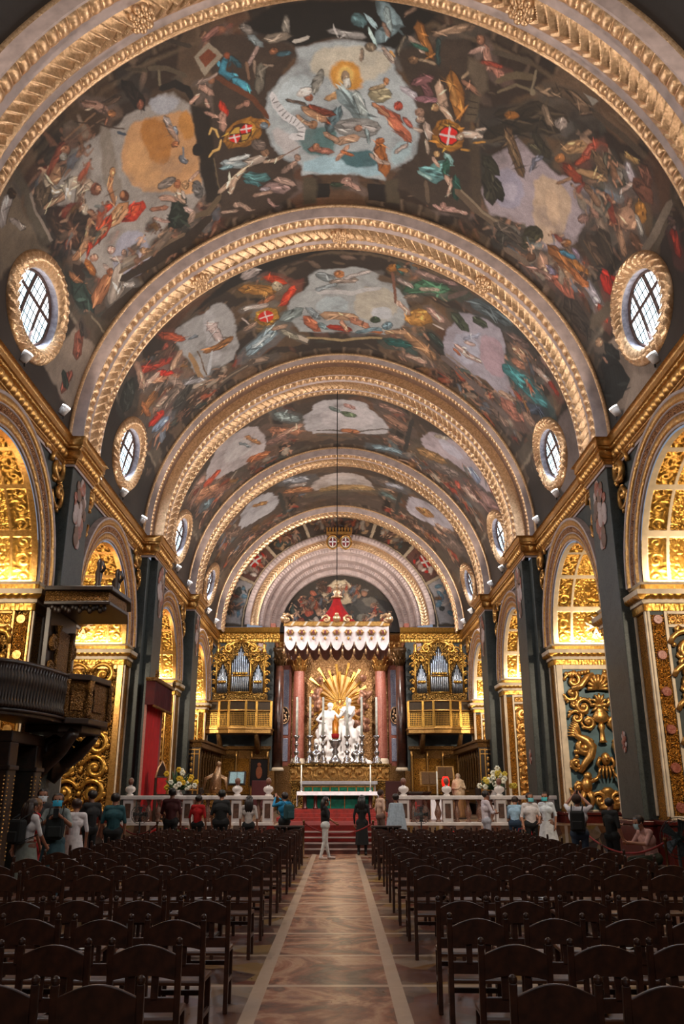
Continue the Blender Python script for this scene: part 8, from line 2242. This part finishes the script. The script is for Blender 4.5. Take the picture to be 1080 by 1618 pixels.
# ------------------------------------------------------------------ pulpit on the left green pilaster
pu = empty('pulpit', (-7.45, 21.3, 0), 'carved dark walnut pulpit with sounding board on the left green pilaster', 'pulpit')
def poly(pts, z0, z1, mat, name, bev=.02): m = MB(); m.prism(pts, z0, z1); return m.build(name, mat, pu, False, bev)
cn_ = [(.0, -.75), (1.62, -.75), (1.62, -.6), (1.72, .6), (1.45, 1.75), (.0, 1.75)]
grow = lambda P, d: [(x + (d if x > .1 else 0), y + (d if y > .5 else -d)) for x, y in P]
poly(grow(cn_, .10), 6.58, 6.70, MAT['wood'], 'sounding_board'); poly(grow(cn_, .0), 6.32, 6.58, MAT['wood_gold'], 'frieze'); poly(grow(cn_, .05), 6.22, 6.32, MAT['wood'], 'lower_moulding')
m = MB()
for k in range(16): a = k / 15; m.ball((1.5 - 1.3 * a, -.7, 6.14 - .05 * math.sin(k * 2)), .07, 6, 5, 1, .5, 1.3)
m.build('tasselled_fringe', MAT['wood'], pu, True)
for k, (x, y) in enumerate(((1.25, -.55), (1.45, .5), (1.1, 1.5))):
    m = MB(); m.lathe([(.10, 0), (.10, .06), (.07, .12), (.10, .4), (.06, .55), (.08, .66), (.03, .78)], x, y, 6.70, 10); m.tube([(x, y, 7.05), (x + .16, y - .08, 7.2), (x + .1, y - .1, 7.4)], [.05, .045, .03], 6); m.build('figurine', MAT['wood'], pu, True)
m = MB(); m.box(.0, .14, -.55, 1.5, 3.3, 6.22); m.build('back_panel', MAT['wood'], pu, False, .02)
m = MB(); m.box(.12, .22, .0, .9, 4.5, 5.75); m.build('back_relief', MAT['wood_gold'], pu, False, .03)
m = MB()
for y in (-.12, 1.02): m = MB(); m.lathe([(.11, 4.4), (.07, 4.6), (.06, 5.6), (.12, 5.8)], .22, y, 0, 10); m.build('back_colonnette', MAT['wood_gold'], pu, True)
for s in (-.35, 1.25): m = MB(); scroll(m, Vector((.2, s, 5.3)), Vector((0, 1, 0)), Vector((0, 0, 1)), .2, .06, 1.4); scroll(m, Vector((.2, s, 4.7)), Vector((0, -1, 0)), Vector((0, 0, 1)), .16, .05, 1.4); m.build('back_carving', MAT['wood_gold'], pu, True)
bd = [(.0, -1.2), (.95, -1.25), (1.40, -.95), (1.55, .2), (1.25, 1.1), (.0, 1.2)]
poly(bd, 3.42, 4.30, MAT['wood_gold'], 'tub'); poly(grow(bd, .08), 4.30, 4.44, MAT['wood'], 'rim'); poly(grow(bd, .08), 3.28, 3.42, MAT['wood'], 'base_moulding'); poly(grow(bd, -.12), 3.10, 3.28, MAT['wood'], 'soffit')
for i in range(1, 4):
    (xa, ya), (xb, yb) = bd[i], bd[i + 1]; d = Vector((xb - xa, yb - ya, 0)); n_ = Vector((d.y, -d.x, 0)).normalized()
    m = MB(); A_, B_ = Vector((xa, ya, 0)) + d * .22, Vector((xa, ya, 0)) + d * .78
    m.add([A_ + n_ * .04 + Vector((0, 0, 3.6)), B_ + n_ * .04 + Vector((0, 0, 3.6)), B_ + n_ * .04 + Vector((0, 0, 4.15)), A_ + n_ * .04 + Vector((0, 0, 4.15))], [(0, 1, 2, 3)])
    m.build('panel', MAT['wood_gold'], pu)
    p = Vector((xa, ya, 0)) + n_ * .05; m = MB(); m.lathe([(.09, 3.42), (.06, 3.55), (.08, 3.8), (.05, 4.05), (.09, 4.3)], p.x, p.y, 0, 8); m.build('corner_scroll', MAT['wood_gold'], pu, True)
# curved stair landing with balusters, running towards the viewer
arc = [(.95 - 1.02 * (1 - math.cos(t)) if False else .95 * math.cos(t * .9) + .0, -1.25 - 2.6 * math.sin(t)) for t in [i * (PI / 2) / 14 for i in range(15)]]
m = MB(); m.tube([(x, y, 4.37) for x, y in arc], .065, 8); m.build('gallery_rail', MAT['wood'], pu, True)
m = MB(); m.prism(arc + [(-.2, arc[-1][1]), (-.2, -1.25)], 3.28, 3.44); m.prism([(x * 1.06 + .02, y) for x, y in arc] + [(-.2, arc[-1][1]), (-.2, -1.25)], 3.36, 3.42); m.build('gallery_deck', MAT['wood'], pu, False, .02)
for i in range(14):
    for f in (.0, .5):
        x = arc[i][0] * (1 - f) + arc[i + 1][0] * f; y = arc[i][1] * (1 - f) + arc[i + 1][1] * f
        m = MB(); m.lathe([(.05, 3.44), (.07, 3.5), (.03, 3.6), (.06, 3.95), (.075, 4.1), (.04, 4.22), (.06, 4.33)], x, y, 0, 8); m.build('baluster', MAT['wood'], pu, True)
# brackets and doorcase below
for k, (y0, y1) in enumerate(((-.3, -1.0), (1.0, .7))):
    m = MB(); m.tube([(.05, y0, 2.05), (.35, y0, 2.45), (.75, (y0 + y1) / 2, 2.7), (1.15, y1, 3.1)], [.16, .20, .18, .14], 10); scroll(m, Vector((.5, y0 - .1, 2.75)), Vector((1, 0, 0)), Vector((0, 0, 1)), .26, .09, 1.3); m.build('bracket', MAT['wood'], pu, True)
dc = empty('doorcase', (-7.3, 19.6, 0), 'dark walnut doorcase with gilt beading standing under the pulpit gallery', 'doorcase')
for y in (-.9, .75): m = MB(); m.box(-.3, .25, y - .24, y + .24, 0, 2.78); m.box(-.35, .3, y - .28, y + .28, 2.2, 2.3); m.build('post', MAT['wood'], dc, False, .02)
for y in (-.9, .75):
    m = MB()
    for s in (-.17, .17):
        for k in range(22): m.ball((.26, y + s, .4 + k * .08), .018, 5, 4)
        for k in range(22): m.ball((-.30 + .5 * (0 if s < 0 else 1), y - .25, .4 + k * .08), .018, 5, 4)
    m.build('beading', MAT['gold'], dc)['kind'] = 'stuff'
m = MB(); m.box(-.3, .25, -1.1, 1.0, 2.78, 3.02); m.build('lintel', MAT['wood'], dc, False, .02)
m = MB(); m.box(-.25, -.2, -.66, .51, 0, 2.78); m.build('door_panel', MAT['teal_marble'], dc)

# ------------------------------------------------------------------ lamps on the cornice
LW = ('first', 'second', 'third', 'fourth')
SPOTS = []
for i, (y0, y1, c, Rr) in enumerate(BAYS):
    for sx, w_ in ((-1, 'left'), (1, 'right')):
        for q, f in enumerate((.42, .80)):
            y = y0 + (y1 - y0) * f; SPOTS.append((sx, y, f))
            o = empty('spotlight', (sx * 7.36, y, ZE + .01), 'small white spotlight on the %s cornice, %s in the %s bay from the viewer' % (w_, ('nearer', 'farther')[q], LW[i]), 'lamp')
            m = MB(); m.tube([(0, 0, 0), (0, 0, .14)], .02, 6); m.build('bracket', MAT['black'], o)
            b0 = MB(); b0.lathe([(.0, -.14), (.09, -.14), (.13, .10)], 0, 0, 0, 14); b0.v = [tuple(Matrix.Translation((0, 0, .24)) @ Matrix.Rotation(-sx * .5, 4, 'Y') @ Vector(v)) for v in b0.v]; b0.build('housing', MAT['white_marble'], o, True)
            b0 = MB(); b0.lathe([(.118, .11), (.118, .13), (.0, .14)], 0, 0, 0, 14); b0.v = [tuple(Matrix.Translation((0, 0, .24)) @ Matrix.Rotation(-sx * .5, 4, 'Y') @ Vector(v)) for v in b0.v]; b0.build('lens', plain('lit_lens', (1, .97, .92), .3, 0, 0, 3, 0, 14.0), o)
# ------------------------------------------------------------------ chairs
WC = plain('dark_stained_wood', (.205, .11, .07), .38, 0, .35, 12, .08)
WS = plain('brown_seat_wood', (.34, .20, .12), .35, 0, .25, 9, .05)
def cparts():
    P = []
    m = MB(); m.box(-.205, .205, -.19, .21, .43, .465); P.append(('seat', m, WS, .012))
    for s in (-1, 1):
        m = MB(); m.prism([(-.205, 0), (-.165, 0), (-.168, .45), (-.215, .87), (-.250, .87), (-.208, .45)], s * .205 - .019, s * .205 + .019, 'x'); m.ball((s * .205, -.233, .885), .024, 8, 6)
        P.append(('leg', m, WC, .006))
        m = MB(); m.box(s * .185 - .02, s * .185 + .02, .155, .195, 0, .43); P.append(('leg', m, WC, .006))
    n = 12; top = [(-.19 + .38 * i / n, .815 + .055 * math.sin(PI * i / n)) for i in range(n + 1)]; bot = [(.19 - .38 * i / n, .675 + .025 * math.sin(PI * i / n)) for i in range(n + 1)]
    m = MB(); m.prism(top + bot, -.245, -.222, 'y'); P.append(('crest_rail', m, WC, .004))
    m = MB(); m.box(-.19, .19, -.222, -.200, .50, .58); P.append(('lower_rail', m, WC, .004))
    for x in (-.07, .07): m = MB(); m.prism([(x - .022, .57), (x + .022, .57), (x + .022, .70), (x - .022, .70)], -.232, -.214, 'y'); P.append(('splat', m, WC, .003))
    for s in (-1, 1): m = MB(); m.box(s * .195 - .011, s * .195 + .011, -.17, .17, .20, .235); P.append(('stretcher', m, WC, 0))
    m = MB(); m.box(-.18, .18, .16, .185, .30, .335); P.append(('stretcher', m, WC, 0))
    return P
ROWS = [(4.55, 3), (5.65, 4), (6.75, 5), (7.85, 6), (10.2, 7), (11.45, 7), (12.7, 7), (13.95, 7), (15.2, 7), (16.45, 7), (17.7, 7), (18.95, 7), (20.2, 7), (21.45, 7), (22.7, 7)]
OW = ['nearest', 'second', 'third', 'fourth', 'fifth', 'sixth', 'seventh', 'eighth', 'ninth', 'tenth', 'eleventh', 'twelfth', 'thirteenth', 'fourteenth', 'farthest']
CW = ['at the aisle', 'second from the aisle', 'third from the aisle', 'fourth from the aisle', 'fifth from the aisle', 'sixth from the aisle', 'seventh from the aisle']
proto = empty('church_chair', (0, 0, 0), 'x', 'chair', 'wooden chairs set out in the nave')
for nm, m, mt, bv in cparts(): m.build(nm, mt, proto, False, bv)
far = MB()
for nm, m, mt, bv in cparts():
    far.mat(0 if mt is WS else 1); far.add(m.v, m.f)
far = far.build('church_chair', [WS, WC]); tag(far, 'x', 'chair', 'wooden chairs set out in the nave')
used = [False, False]; g = random.Random(5); SEAT = {}
for ri, (y, k) in enumerate(ROWS):
    for sx in (-1, 1):
        for i in range(k):
            x = (-.97 - .21 - .53 * i) if sx < 0 else (.84 + .21 + .53 * i)
            x += g.uniform(-.025, .025); yy = y + .20 + g.uniform(-.04, .04)
            f = 0 if ri < 8 else 1
            if not used[f]: o = (proto, far)[f]; used[f] = True
            elif f == 0: o = copy_tree(proto)
            else: o = far.copy(); COL.objects.link(o)
            o.location = (x, yy, 0); o.rotation_euler = (0, 0, g.uniform(-.05, .05))
            o['label'] = 'dark wooden chair %s, %s row from the viewer, %s of the aisle' % (CW[i], OW[ri], 'left' if sx < 0 else 'right')
            SEAT[(sx, ri, i)] = (x, yy, o.rotation_euler.z)
# leaflets left on some seats
for k, key in enumerate([(-1, 0, 0), (-1, 1, 1), (-1, 2, 2), (-1, 3, 1), (-1, 3, 2), (-1, 4, 1), (-1, 4, 2), (-1, 5, 1), (-1, 2, 3), (1, 0, 1), (1, 1, 1), (1, 1, 2), (1, 2, 2), (1, 4, 1), (1, 4, 2), (1, 5, 3), (1, 6, 2), (1, 3, 3)]):
    x, y, rz = SEAT[key]; m = MB(); a = g.uniform(-.5, .5)
    vs = [];
    for j in range(2):
        for i in range(6): t = i / 5; vs.append((-.105 + .21 * t, -.07 + .14 * j, .002 + .018 * math.sin(PI * t * 1.5) ** 2 + .004 * j))
    m.add(vs, [(i, i + 1, 7 + i, 6 + i) for i in range(5)])
    o = m.build('leaflet', cloth((.88, .87, .86)), None, True); o.location = (x + g.uniform(-.05, .05), y - .03, .466); o.rotation_euler = (0, 0, a)
    tag(o, 'white leaflet on seat %s, %s row, %s of aisle' % (CW[key[2]], OW[key[1]], 'left' if key[0] < 0 else 'right'), 'leaflet', 'leaflets left on the seats')
# ------------------------------------------------------------------ visitors
PH = R(180)
dn = dict()
def arms(**k): return k
RAISE_PHONE = dict(le=(.26, -.16, 1.20), lw=(.08, -.36, 1.36), re=(-.26, -.16, 1.20), rw=(-.06, -.36, 1.34), look=(0, -1, .12), head=(0, -.03, 1.60))
WALK = dict(lk=(.09, -.14, .50), la=(.09, -.20, .08), rk=(-.09, .02, .50), ra=(-.09, .24, .12), le=(.22, .12, 1.14), lw=(.22, .12, .92), re=(-.22, -.08, 1.14), rw=(-.20, -.24, .96))
def backpack(label, person_loc, rz, H, side, c, name='backpack'):
    """side -1: worn on the back; 1: on the chest"""
    s = H / 1.72; M = Matrix.Translation(person_loc) @ Matrix.Rotation(rz, 4, 'Z') @ Matrix.Scale(s, 4)
    o = empty(name, person_loc, label, 'bag', None, rz); o.scale = (s, s, s)
    m = MB(); y = .245 if side < 0 else -.265; m.box(-.15, .15, y - .09, y + .09, .98, 1.40); m.build('pack', cloth(c), o, False, .05)
    m = MB(); yo = y + (.10 if side < 0 else -.10); m.box(-.11, .11, yo - .03, yo + .03, 1.02, 1.2); m.build('pocket', cloth(c), o, False, .02)
    m = MB(); q = 1 if side > 0 else -1
    for x in (-.11, .11): m.tube([(x, q * -.15 * -1 * -1 if False else (y - .06 * q) , 1.38), (x * 1.05, q * -.02, 1.525), (x * 1.15, q * .17, 1.38), (x * 1.25, q * .175, 1.15), (x * 1.3, y - q * .06, 1.03)], .018, 6, .5)
    m.build('strap', cloth(c), o, True)
    return o
def prop(name, label, cat, P, rz, H, local, size, c):
    s = H / 1.72; M = Matrix.Translation(P) @ Matrix.Rotation(rz, 4, 'Z') @ Matrix.Scale(s, 4)
    o = empty(name, M @ Vector(local), label, cat, None, rz)
    m = MB(); m.box(-size[0] / 2, size[0] / 2, -size[1] / 2, size[1] / 2, -size[2] / 2, size[2] / 2); m.build('body', cloth(c, .4), o, False, .006)
    return o
# left group by the pulpit
p = (-5.25, 15.0, 0); person('person', 'woman with a backpack in white top and grey skirt, by the pulpit', p, R(150), 1.63, WALK, (.86, .84, .84), (.45, .30, .24), (.7, .66, .62), 'short', ('long', (.16, .09, .06)), (.66, .44, .34), None, ((.50, .52, .49), 1.0, .38, .16, .27), True, .92)
backpack('black backpack on the woman in the grey skirt', p, R(150), 1.63, -1, (.07, .075, .08))
person('person', 'tall man in grey with white mask behind the woman in red', (-5.95, 17.6, 0), R(20), 1.80, {}, (.20, .20, .21), (.12, .12, .14), hair=('short', (.10, .07, .05)), mask=(.86, .88, .9))
person('person', 'blond woman in a red dress among the left visitors', (-5.55, 16.1, 0), R(130), 1.63, {}, (.66, .06, .07), (.62, .42, .33), hair=('short', (.48, .34, .20)), skirt=((.62, .05, .06), 1.0, .25, .17, .28), female=True, wide=.92)
p = (-4.98, 15.55, 0); person('person', 'man in grey shirt and cyan mask raising a phone', p, R(15), 1.72, RAISE_PHONE, (.52, .55, .54), (.20, .30, .34), hair=('short', (.12, .08, .06)), mask=(.22, .70, .85), skirt=((.22, .33, .36), 1.0, .55, .17, .22))
backpack('dark green backpack on the chest of the man with the phone', p, R(15), 1.72, 1, (.10, .12, .12))
prop('phone', 'black phone held up by the man in the cyan mask', 'phone', p, R(15), 1.72, (.01, -.50, 1.41), (.09, .012, .16), (.03, .03, .035))
person('person', 'woman in a white sleeveless dress with her back to the viewer', (-5.0, 16.75, 0), R(200), 1.62, {}, (.86, .83, .84), (.64, .44, .35), hair=('short', (.20, .10, .06)), skirt=((.84, .81, .82), 1.05, .15, .16, .27), female=True, wide=.92)
person('person', 'man in a patterned teal shirt seen from behind at the left', (-4.95, 19.4, 0), R(190), 1.72, {}, (.09, .26, .29), (.06, .07, .08), hair=('short', (.10, .06, .045)), wide=1.12, skin=(.60, .40, .31))
person('person', 'visitor in black beside the teal shirt', (-5.6, 19.9, 0), R(230), 1.78, arms(le=(.26, -.12, 1.16), lw=(.12, -.34, 1.26)), (.10, .10, .11), (.05, .05, .06), hair=('short', (.12, .08, .06)))
# before the left altar rail
person('person', 'man in a dark red shirt facing the left altar rail', (-4.6, 24.1, 0), PH, 1.84, arms(le=(.25, -.06, 1.14), lw=(.16, -.25, 1.05)), (.24, .06, .07), (.05, .05, .06), hair=('short', (.07, .05, .04)), skin=(.45, .29, .22), wide=1.05)
person('person', 'person in a bright red shirt near the left altar rail', (-3.95, 24.6, 0), R(165), 1.66, {}, (.66, .05, .06), (.06, .06, .07), hair=('bun', (.08, .05, .04)), female=True)
person('person', 'broad man in a black shirt facing the altar', (-3.25, 24.2, 0), PH, 1.80, {}, (.05, .05, .055), (.05, .05, .06), hair=('short', (.05, .04, .03)), wide=1.2)
person('person', 'woman with very long dark hair and pale grey top', (-2.5, 24.3, 0), PH, 1.65, {}, (.70, .66, .64), (.06, .06, .07), hair=('long', (.10, .06, .05)), female=True, wide=.95)
p = (-1.62, 25.9, 0); person('person', 'man in a blue shirt photographing with raised arms', p, R(215), 1.74, dict(le=(.24, -.24, 1.36), lw=(.08, -.40, 1.58), re=(-.24, -.24, 1.36), rw=(-.06, -.40, 1.56), look=(0, -1, .3)), (.10, .48, .66), (.06, .09, .11), sleeve='long', hair=('short', (.14, .09, .07)))
backpack('teal backpack on the man in the blue shirt', p, R(215), 1.74, -1, (.10, .24, .26))
prop('camera', 'small black camera raised by the man in blue', 'camera', p, R(215), 1.74, (.01, -.52, 1.63), (.13, .05, .09), (.05, .05, .05))
person('person', 'woman in black top and white trousers standing in the aisle', (-.40, 24.6, 0), R(95), 1.62, dict(lk=(.09, -.03, .50), la=(.09, -.12, .07), rk=(-.09, .03, .50), ra=(-.09, .14, .07), re=(-.22, -.08, 1.14), rw=(-.18, -.26, 1.02)), (.05, .05, .06), (.78, .78, .77), (.7, .62, .58), 'short', ('long', (.08, .05, .045)), (.62, .42, .33), (.30, .72, .70), None, True, 1.12)
person('person', 'visitor dressed in black at the foot of the steps', (.66, 26.2, 0), R(170), 1.66, {}, (.04, .045, .05), (.04, .04, .05), sleeve='long', hair=('long', (.05, .04, .035)), skirt=((.04, .045, .05), 1.0, .3, .16, .2), female=True)
person('person', 'woman with a pale blue shawl right of the steps', (1.62, 25.4, 0), R(200), 1.70, {}, (.58, .62, .66), (.50, .58, .62), sleeve='long', hair=('bun', (.14, .09, .07)), skirt=((.60, .65, .70), 1.45, .62, .19, .33), female=True)
person('person', 'woman in cream top just right of the altar steps', (1.25, 26.95, ZS / 5), R(120), 1.66, {}, (.75, .62, .54), (.4, .3, .26), hair=('short', (.2, .12, .08)), female=True)
person('person', 'man in a white shirt with folded arms before the right altar rail', (4.25, 25.6, 0), R(100), 1.78, arms(le=(.25, -.10, 1.15), lw=(.02, -.26, 1.14), re=(-.25, -.10, 1.15), rw=(-.02, -.24, 1.18)), (.78, .74, .77), (.62, .62, .66), sleeve='long', hair=('short', (.08, .06, .05)), mask=(.75, .82, .86))
p = (4.95, 25.0, 0); person('person', 'bending visitor in a light blue top near the right rail', p, R(160), 1.68, dict(chest=(0, -.10, 1.24), neck=(0, -.2, 1.42), head=(0, -.26, 1.54), ls=(.17, -.16, 1.37), rs=(-.17, -.16, 1.37), le=(.22, -.24, 1.1), lw=(.14, -.38, 1.0), re=(-.22, -.24, 1.1), rw=(-.14, -.38, 1.0), look=(0, -1, -.4)), (.55, .66, .74), (.07, .16, .24), hair=('short', (.2, .13, .09)), mask=(.5, .75, .85))
ob = empty('shoulder_bag', (5.02, 24.45, 0), 'bright red bag on the floor in front of the bending visitor', 'bag'); m = MB(); m.box(-.17, .17, -.1, .1, 0, .62); m.build('body', cloth((.85, .07, .05)), ob, False, .03); m = MB(); m.tube([(-.12, 0, .62), (-.08, 0, .8), (.08, 0, .8), (.12, 0, .62)], .014, 6); m.build('handle', cloth((.5, .05, .04)), ob, True)
person('person', 'man in a white T-shirt with a black band facing the viewer', (5.12, 23.7, 0), R(10), 1.72, arms(le=(.25, -.04, 1.14), lw=(.15, -.22, 1.02)), (.80, .77, .77), (.05, .05, .06), hair=('short', (.10, .07, .05)), mask=(.40, .72, .76), wide=1.1)
person('person', 'woman in a long white dress with cyan mask by the right green pilaster', (5.65, 24.1, 0), R(-30), 1.74, arms(re=(-.25, -.05, 1.15), rw=(-.16, -.26, 1.08)), (.80, .82, .84), (.5, .36, .30), hair=('tail', (.12, .08, .06)), mask=(.28, .72, .74), skirt=((.82, .82, .83), 1.0, .3, .16, .30), female=True)
# right group
p = (5.05, 18.7, 0); RAISE = dict(le=(.26, -.14, 1.5), lw=(.10, -.30, 1.70), re=(-.27, -.12, 1.48), rw=(-.08, -.30, 1.68), look=(-.2, -1, .45), head=(0, .0, 1.60))
person('person', 'man in a white T-shirt lifting a camera at the right', p, R(160), 1.70, RAISE, (.82, .80, .82), (.12, .17, .24), hair=('short', (.20, .12, .08)), mask=(.22, .70, .76), wide=1.08, skin=(.62, .40, .30))
backpack('black sling backpack on the man lifting the camera', p, R(160), 1.70, -1, (.045, .045, .05))
prop('camera', 'black camera held above the head of the man in white', 'camera', p, R(160), 1.70, (.01, -.43, 1.76), (.14, .08, .10), (.03, .03, .03))
person('person', 'person in a black T-shirt next to the photographer', (5.7, 18.6, 0), R(120), 1.62, arms(le=(.24, -.08, 1.16), lw=(.10, -.28, 1.16)), (.04, .045, .045), (.06, .07, .07), hair=('short', (.1, .06, .05)))
SIT = dict(hip=(0, 0, .52), chest=(0, -.12, .86), neck=(0, -.20, 1.06), head=(0, -.27, 1.18), ls=(.17, -.16, 1.0), rs=(-.17, -.16, 1.0), le=(.22, -.30, .80), lw=(.10, -.50, .82), re=(-.22, -.30, .80), rw=(-.10, -.50, .80), lk=(.14, -.45, .52), la=(.14, -.46, .07), rk=(-.14, -.45, .50), ra=(-.14, -.36, .07), look=(0, -1, -.3))
person('person', 'seated person in pink top and olive trousers at the right', (6.15, 17.5, 0), R(-75), 1.72, SIT, (.70, .52, .48), (.18, .19, .13), (.8, .7, .66), 'short', ('short', (.16, .1, .07)), mask=(.6, .7, .72))
bn = empty('bench', (6.2, 17.5, 0), 'low dark bench under the seated person', 'bench', None, R(-75)); m = MB(); m.box(-.35, .35, -.12, .30, .34, .385); m.build('seat', MAT['wood'], bn, False, .01)
for s in (-.3, .3): m = MB(); m.box(s - .03, s + .03, -.08, .26, 0, .34); m.build('leg', MAT['wood'], bn)
fn = empty('floor_fan', (6.25, 16.4, 0), 'large round dark floor fan beside the seated person', 'fan')
m = MB()
for r_ in (.1, .2, .3, .36): m.tube([(r_ * math.cos(t), -.08 * (1 - r_), .95 + r_ * math.sin(t)) for t in [2 * PI * i / 28 for i in range(29)]], .008, 4)
for i in range(28): t_ = 2 * PI * i / 28; m.tube([(0, -.1, .95), (.36 * math.cos(t_), -.05, .95 + .36 * math.sin(t_))], .004, 3)
m.lathe([(.0, 0), (.36, .0), (.37, .12), (.3, .16)], 0, 0, 0, 28) if False else None
m.build('cage', plain('fan_teal', (.16, .20, .20), .4, .4), fn)
m = MB(); m.lathe([(.24, 0), (.24, .04), (.03, .07), (.03, .95)], 0, .06, 0, 16); m.ball((0, .06, .95), .11, 10, 8); m.build('stand', MAT['black'], fn, True)
m = MB()
for i in range(5):
    t_ = 2 * PI * i / 5; d = Vector((math.cos(t_), 0, math.sin(t_))); n_ = Vector((-math.sin(t_), 0, math.cos(t_))); c = Vector((0, -.02, .95))
    m.add([c + d * .04 - n_ * .03, c + d * .32 - n_ * .1 + Vector((0, .03, 0)), c + d * .32 + n_ * .1 - Vector((0, .03, 0)), c + d * .04 + n_ * .03], [(0, 1, 2, 3)])
m.build('blades', plain('fan_blade', (.20, .22, .23), .4), fn)
# ------------------------------------------------------------------ light
EXPOSURE = 0.15
w = bpy.data.worlds.new('world'); SC.world = w; w.use_nodes = True
w.node_tree.nodes['Background'].inputs[0].default_value = (.7, .8, 1, 1); w.node_tree.nodes['Background'].inputs[1].default_value = .3
NEUT = (1, .87, .73); COOL = (.75, .87, 1); AMB = (1, .80, .52)
# the cornice spotlights shine up into the vault
for sx, y, f in SPOTS:
    light('SPOT', (sx * 7.22, y, 11.62), 620, NEUT, .12, (-sx * 2.5, y + (.6 if f > .6 else -.2), 19), 135, .8)
for sx in (-1, 1):
    for y in (4.5, 9.5): light('SPOT', (sx * 7.22, y, 11.62), 760, NEUT, .12, (-sx * 2.0, y + 3.0, 19), 135, .8)
    # added fill spots without fixtures, aimed into the nave and towards the altar
    for y, e in ((3.0, 420), (9.0, 420), (17.5, 1500), (26.5, 1500)): light('SPOT', (sx * 7.1, y, 11.4), e, (1, .84, .66), .3, (-sx * 1.0, y + 4.5, 0.5), 85, .9)
    light('SPOT', (sx * 6.8, 25.5, 11.7), 3600, (1, .93, .86), .3, (-sx * .3, 33.8, 1.6), 30, .7)
    light('SPOT', (sx * 6.6, 21.0, 12.0), 3000, (1, .93, .86), .3, (-sx * .3, 32.4, 6.6), 34, .6)
    light('SPOT', (sx * 6.8, 29.5, 11.8), 4200, (1, .92, .82), .3, (0, 53.0, 6.4), 26, .6)
    light('SPOT', (sx * 6.6, 43.4, 11.5), 1500, (1, .90, .78), .25, (sx * 6.0, 50.4, 7.5), 75, .8)
    light('SPOT', (sx * 3.3, 49.6, 11.3), 1600, (1, .93, .84), .2, (0, 54, 5.6), 75, .6)
    light('SPOT', (sx * 7.1, 46.5, 11.6), 1500, (1, .88, .76), .2, (-sx * 1.5, 52.5, 15.5), 80, .8)
for sx in (-1, 1): light('SPOT', (sx * 6.8, 36.0, 11.6), 1300, (1, .88, .72), .25, (-sx * 6.6, 45.0, 2.4), 55, .8)  # extra spots added to brighten the choir stalls, no fixture built
light('SPOT', (6.9, 28.0, 11.5), 1500, (1, .9, .8), .25, (-7.0, 32.0, 3.2), 26, .8)  # extra spot added to brighten the red hanging, no fixture built
for i, (y0, y1, c, Rr) in enumerate(BAYS):
    for sx in (-1, 1):
        light('AREA', (sx * 7.5, (y0 + y1) / 2, 13.05), 220, COOL, 1.6, (0, (y0 + y1) / 2, 8), size_y=1.2)       # daylight through the oval window
        light('AREA', (sx * (XW + 1.7), c + Rr - .24, 6.93), 110, AMB, 3.0, (sx * (XW + 1.7), c + Rr + .05, 7.4), size_y=.08)   # strip on the impost
        light('POINT', (sx * (XW + 1.8), c + .5, 8.1), 70, AMB, .25)
        light('SPOT', (sx * (XW + 1.2), c - Rr + .4, 6.6), 1000, (1, .84, .62), .15, (sx * (XW + 1.5), c + Rr, 4.0), 80, .8)
light('AREA', (0, -5.8, 10), 620, (.92, .95, 1), 5, (0, 10, 3), size_y=6)                   # added daylight fill behind the viewer; the back wall has no window
light('AREA', (0, 54.0, 7.2), 70, (1, .78, .48), 1.2, (0, 52, 7.2), size_y=1.6)       # warm area light behind the marble figures
# ------------------------------------------------------------------ camera
cd = bpy.data.cameras.new('camera'); cam = bpy.data.objects.new('camera', cd); COL.objects.link(cam)
cd.sensor_fit = 'VERTICAL'; cd.sensor_height = 36.0; cd.sensor_width = 36.0 * 1080 / 1618; cd.lens = 1310 * 36 / 1618
cd.clip_end = 200; cd.clip_start = .05
cam.location = (0, 0, 1.75); cam.rotation_euler = (R(90 + 18.68), 0, R(-.15))
SC.camera = cam
vs = SC.view_settings
vs.view_transform = 'Standard'; vs.look = 'None'; vs.gamma = 1.0; vs.use_curve_mapping = False
vs.exposure = EXPOSURE
SC.cycles.use_denoising = True
SC.cycles.max_bounces = 6; SC.cycles.diffuse_bounces = 3; SC.cycles.glossy_bounces = 3
SC.cycles.transmission_bounces = 4; SC.cycles.caustics_reflective = False; SC.cycles.caustics_refractive = False
SC.cycles.sample_clamp_indirect = 4.0
SC.cycles.use_light_tree = True
SC.cycles.use_adaptive_sampling = True; SC.cycles.adaptive_threshold = .02
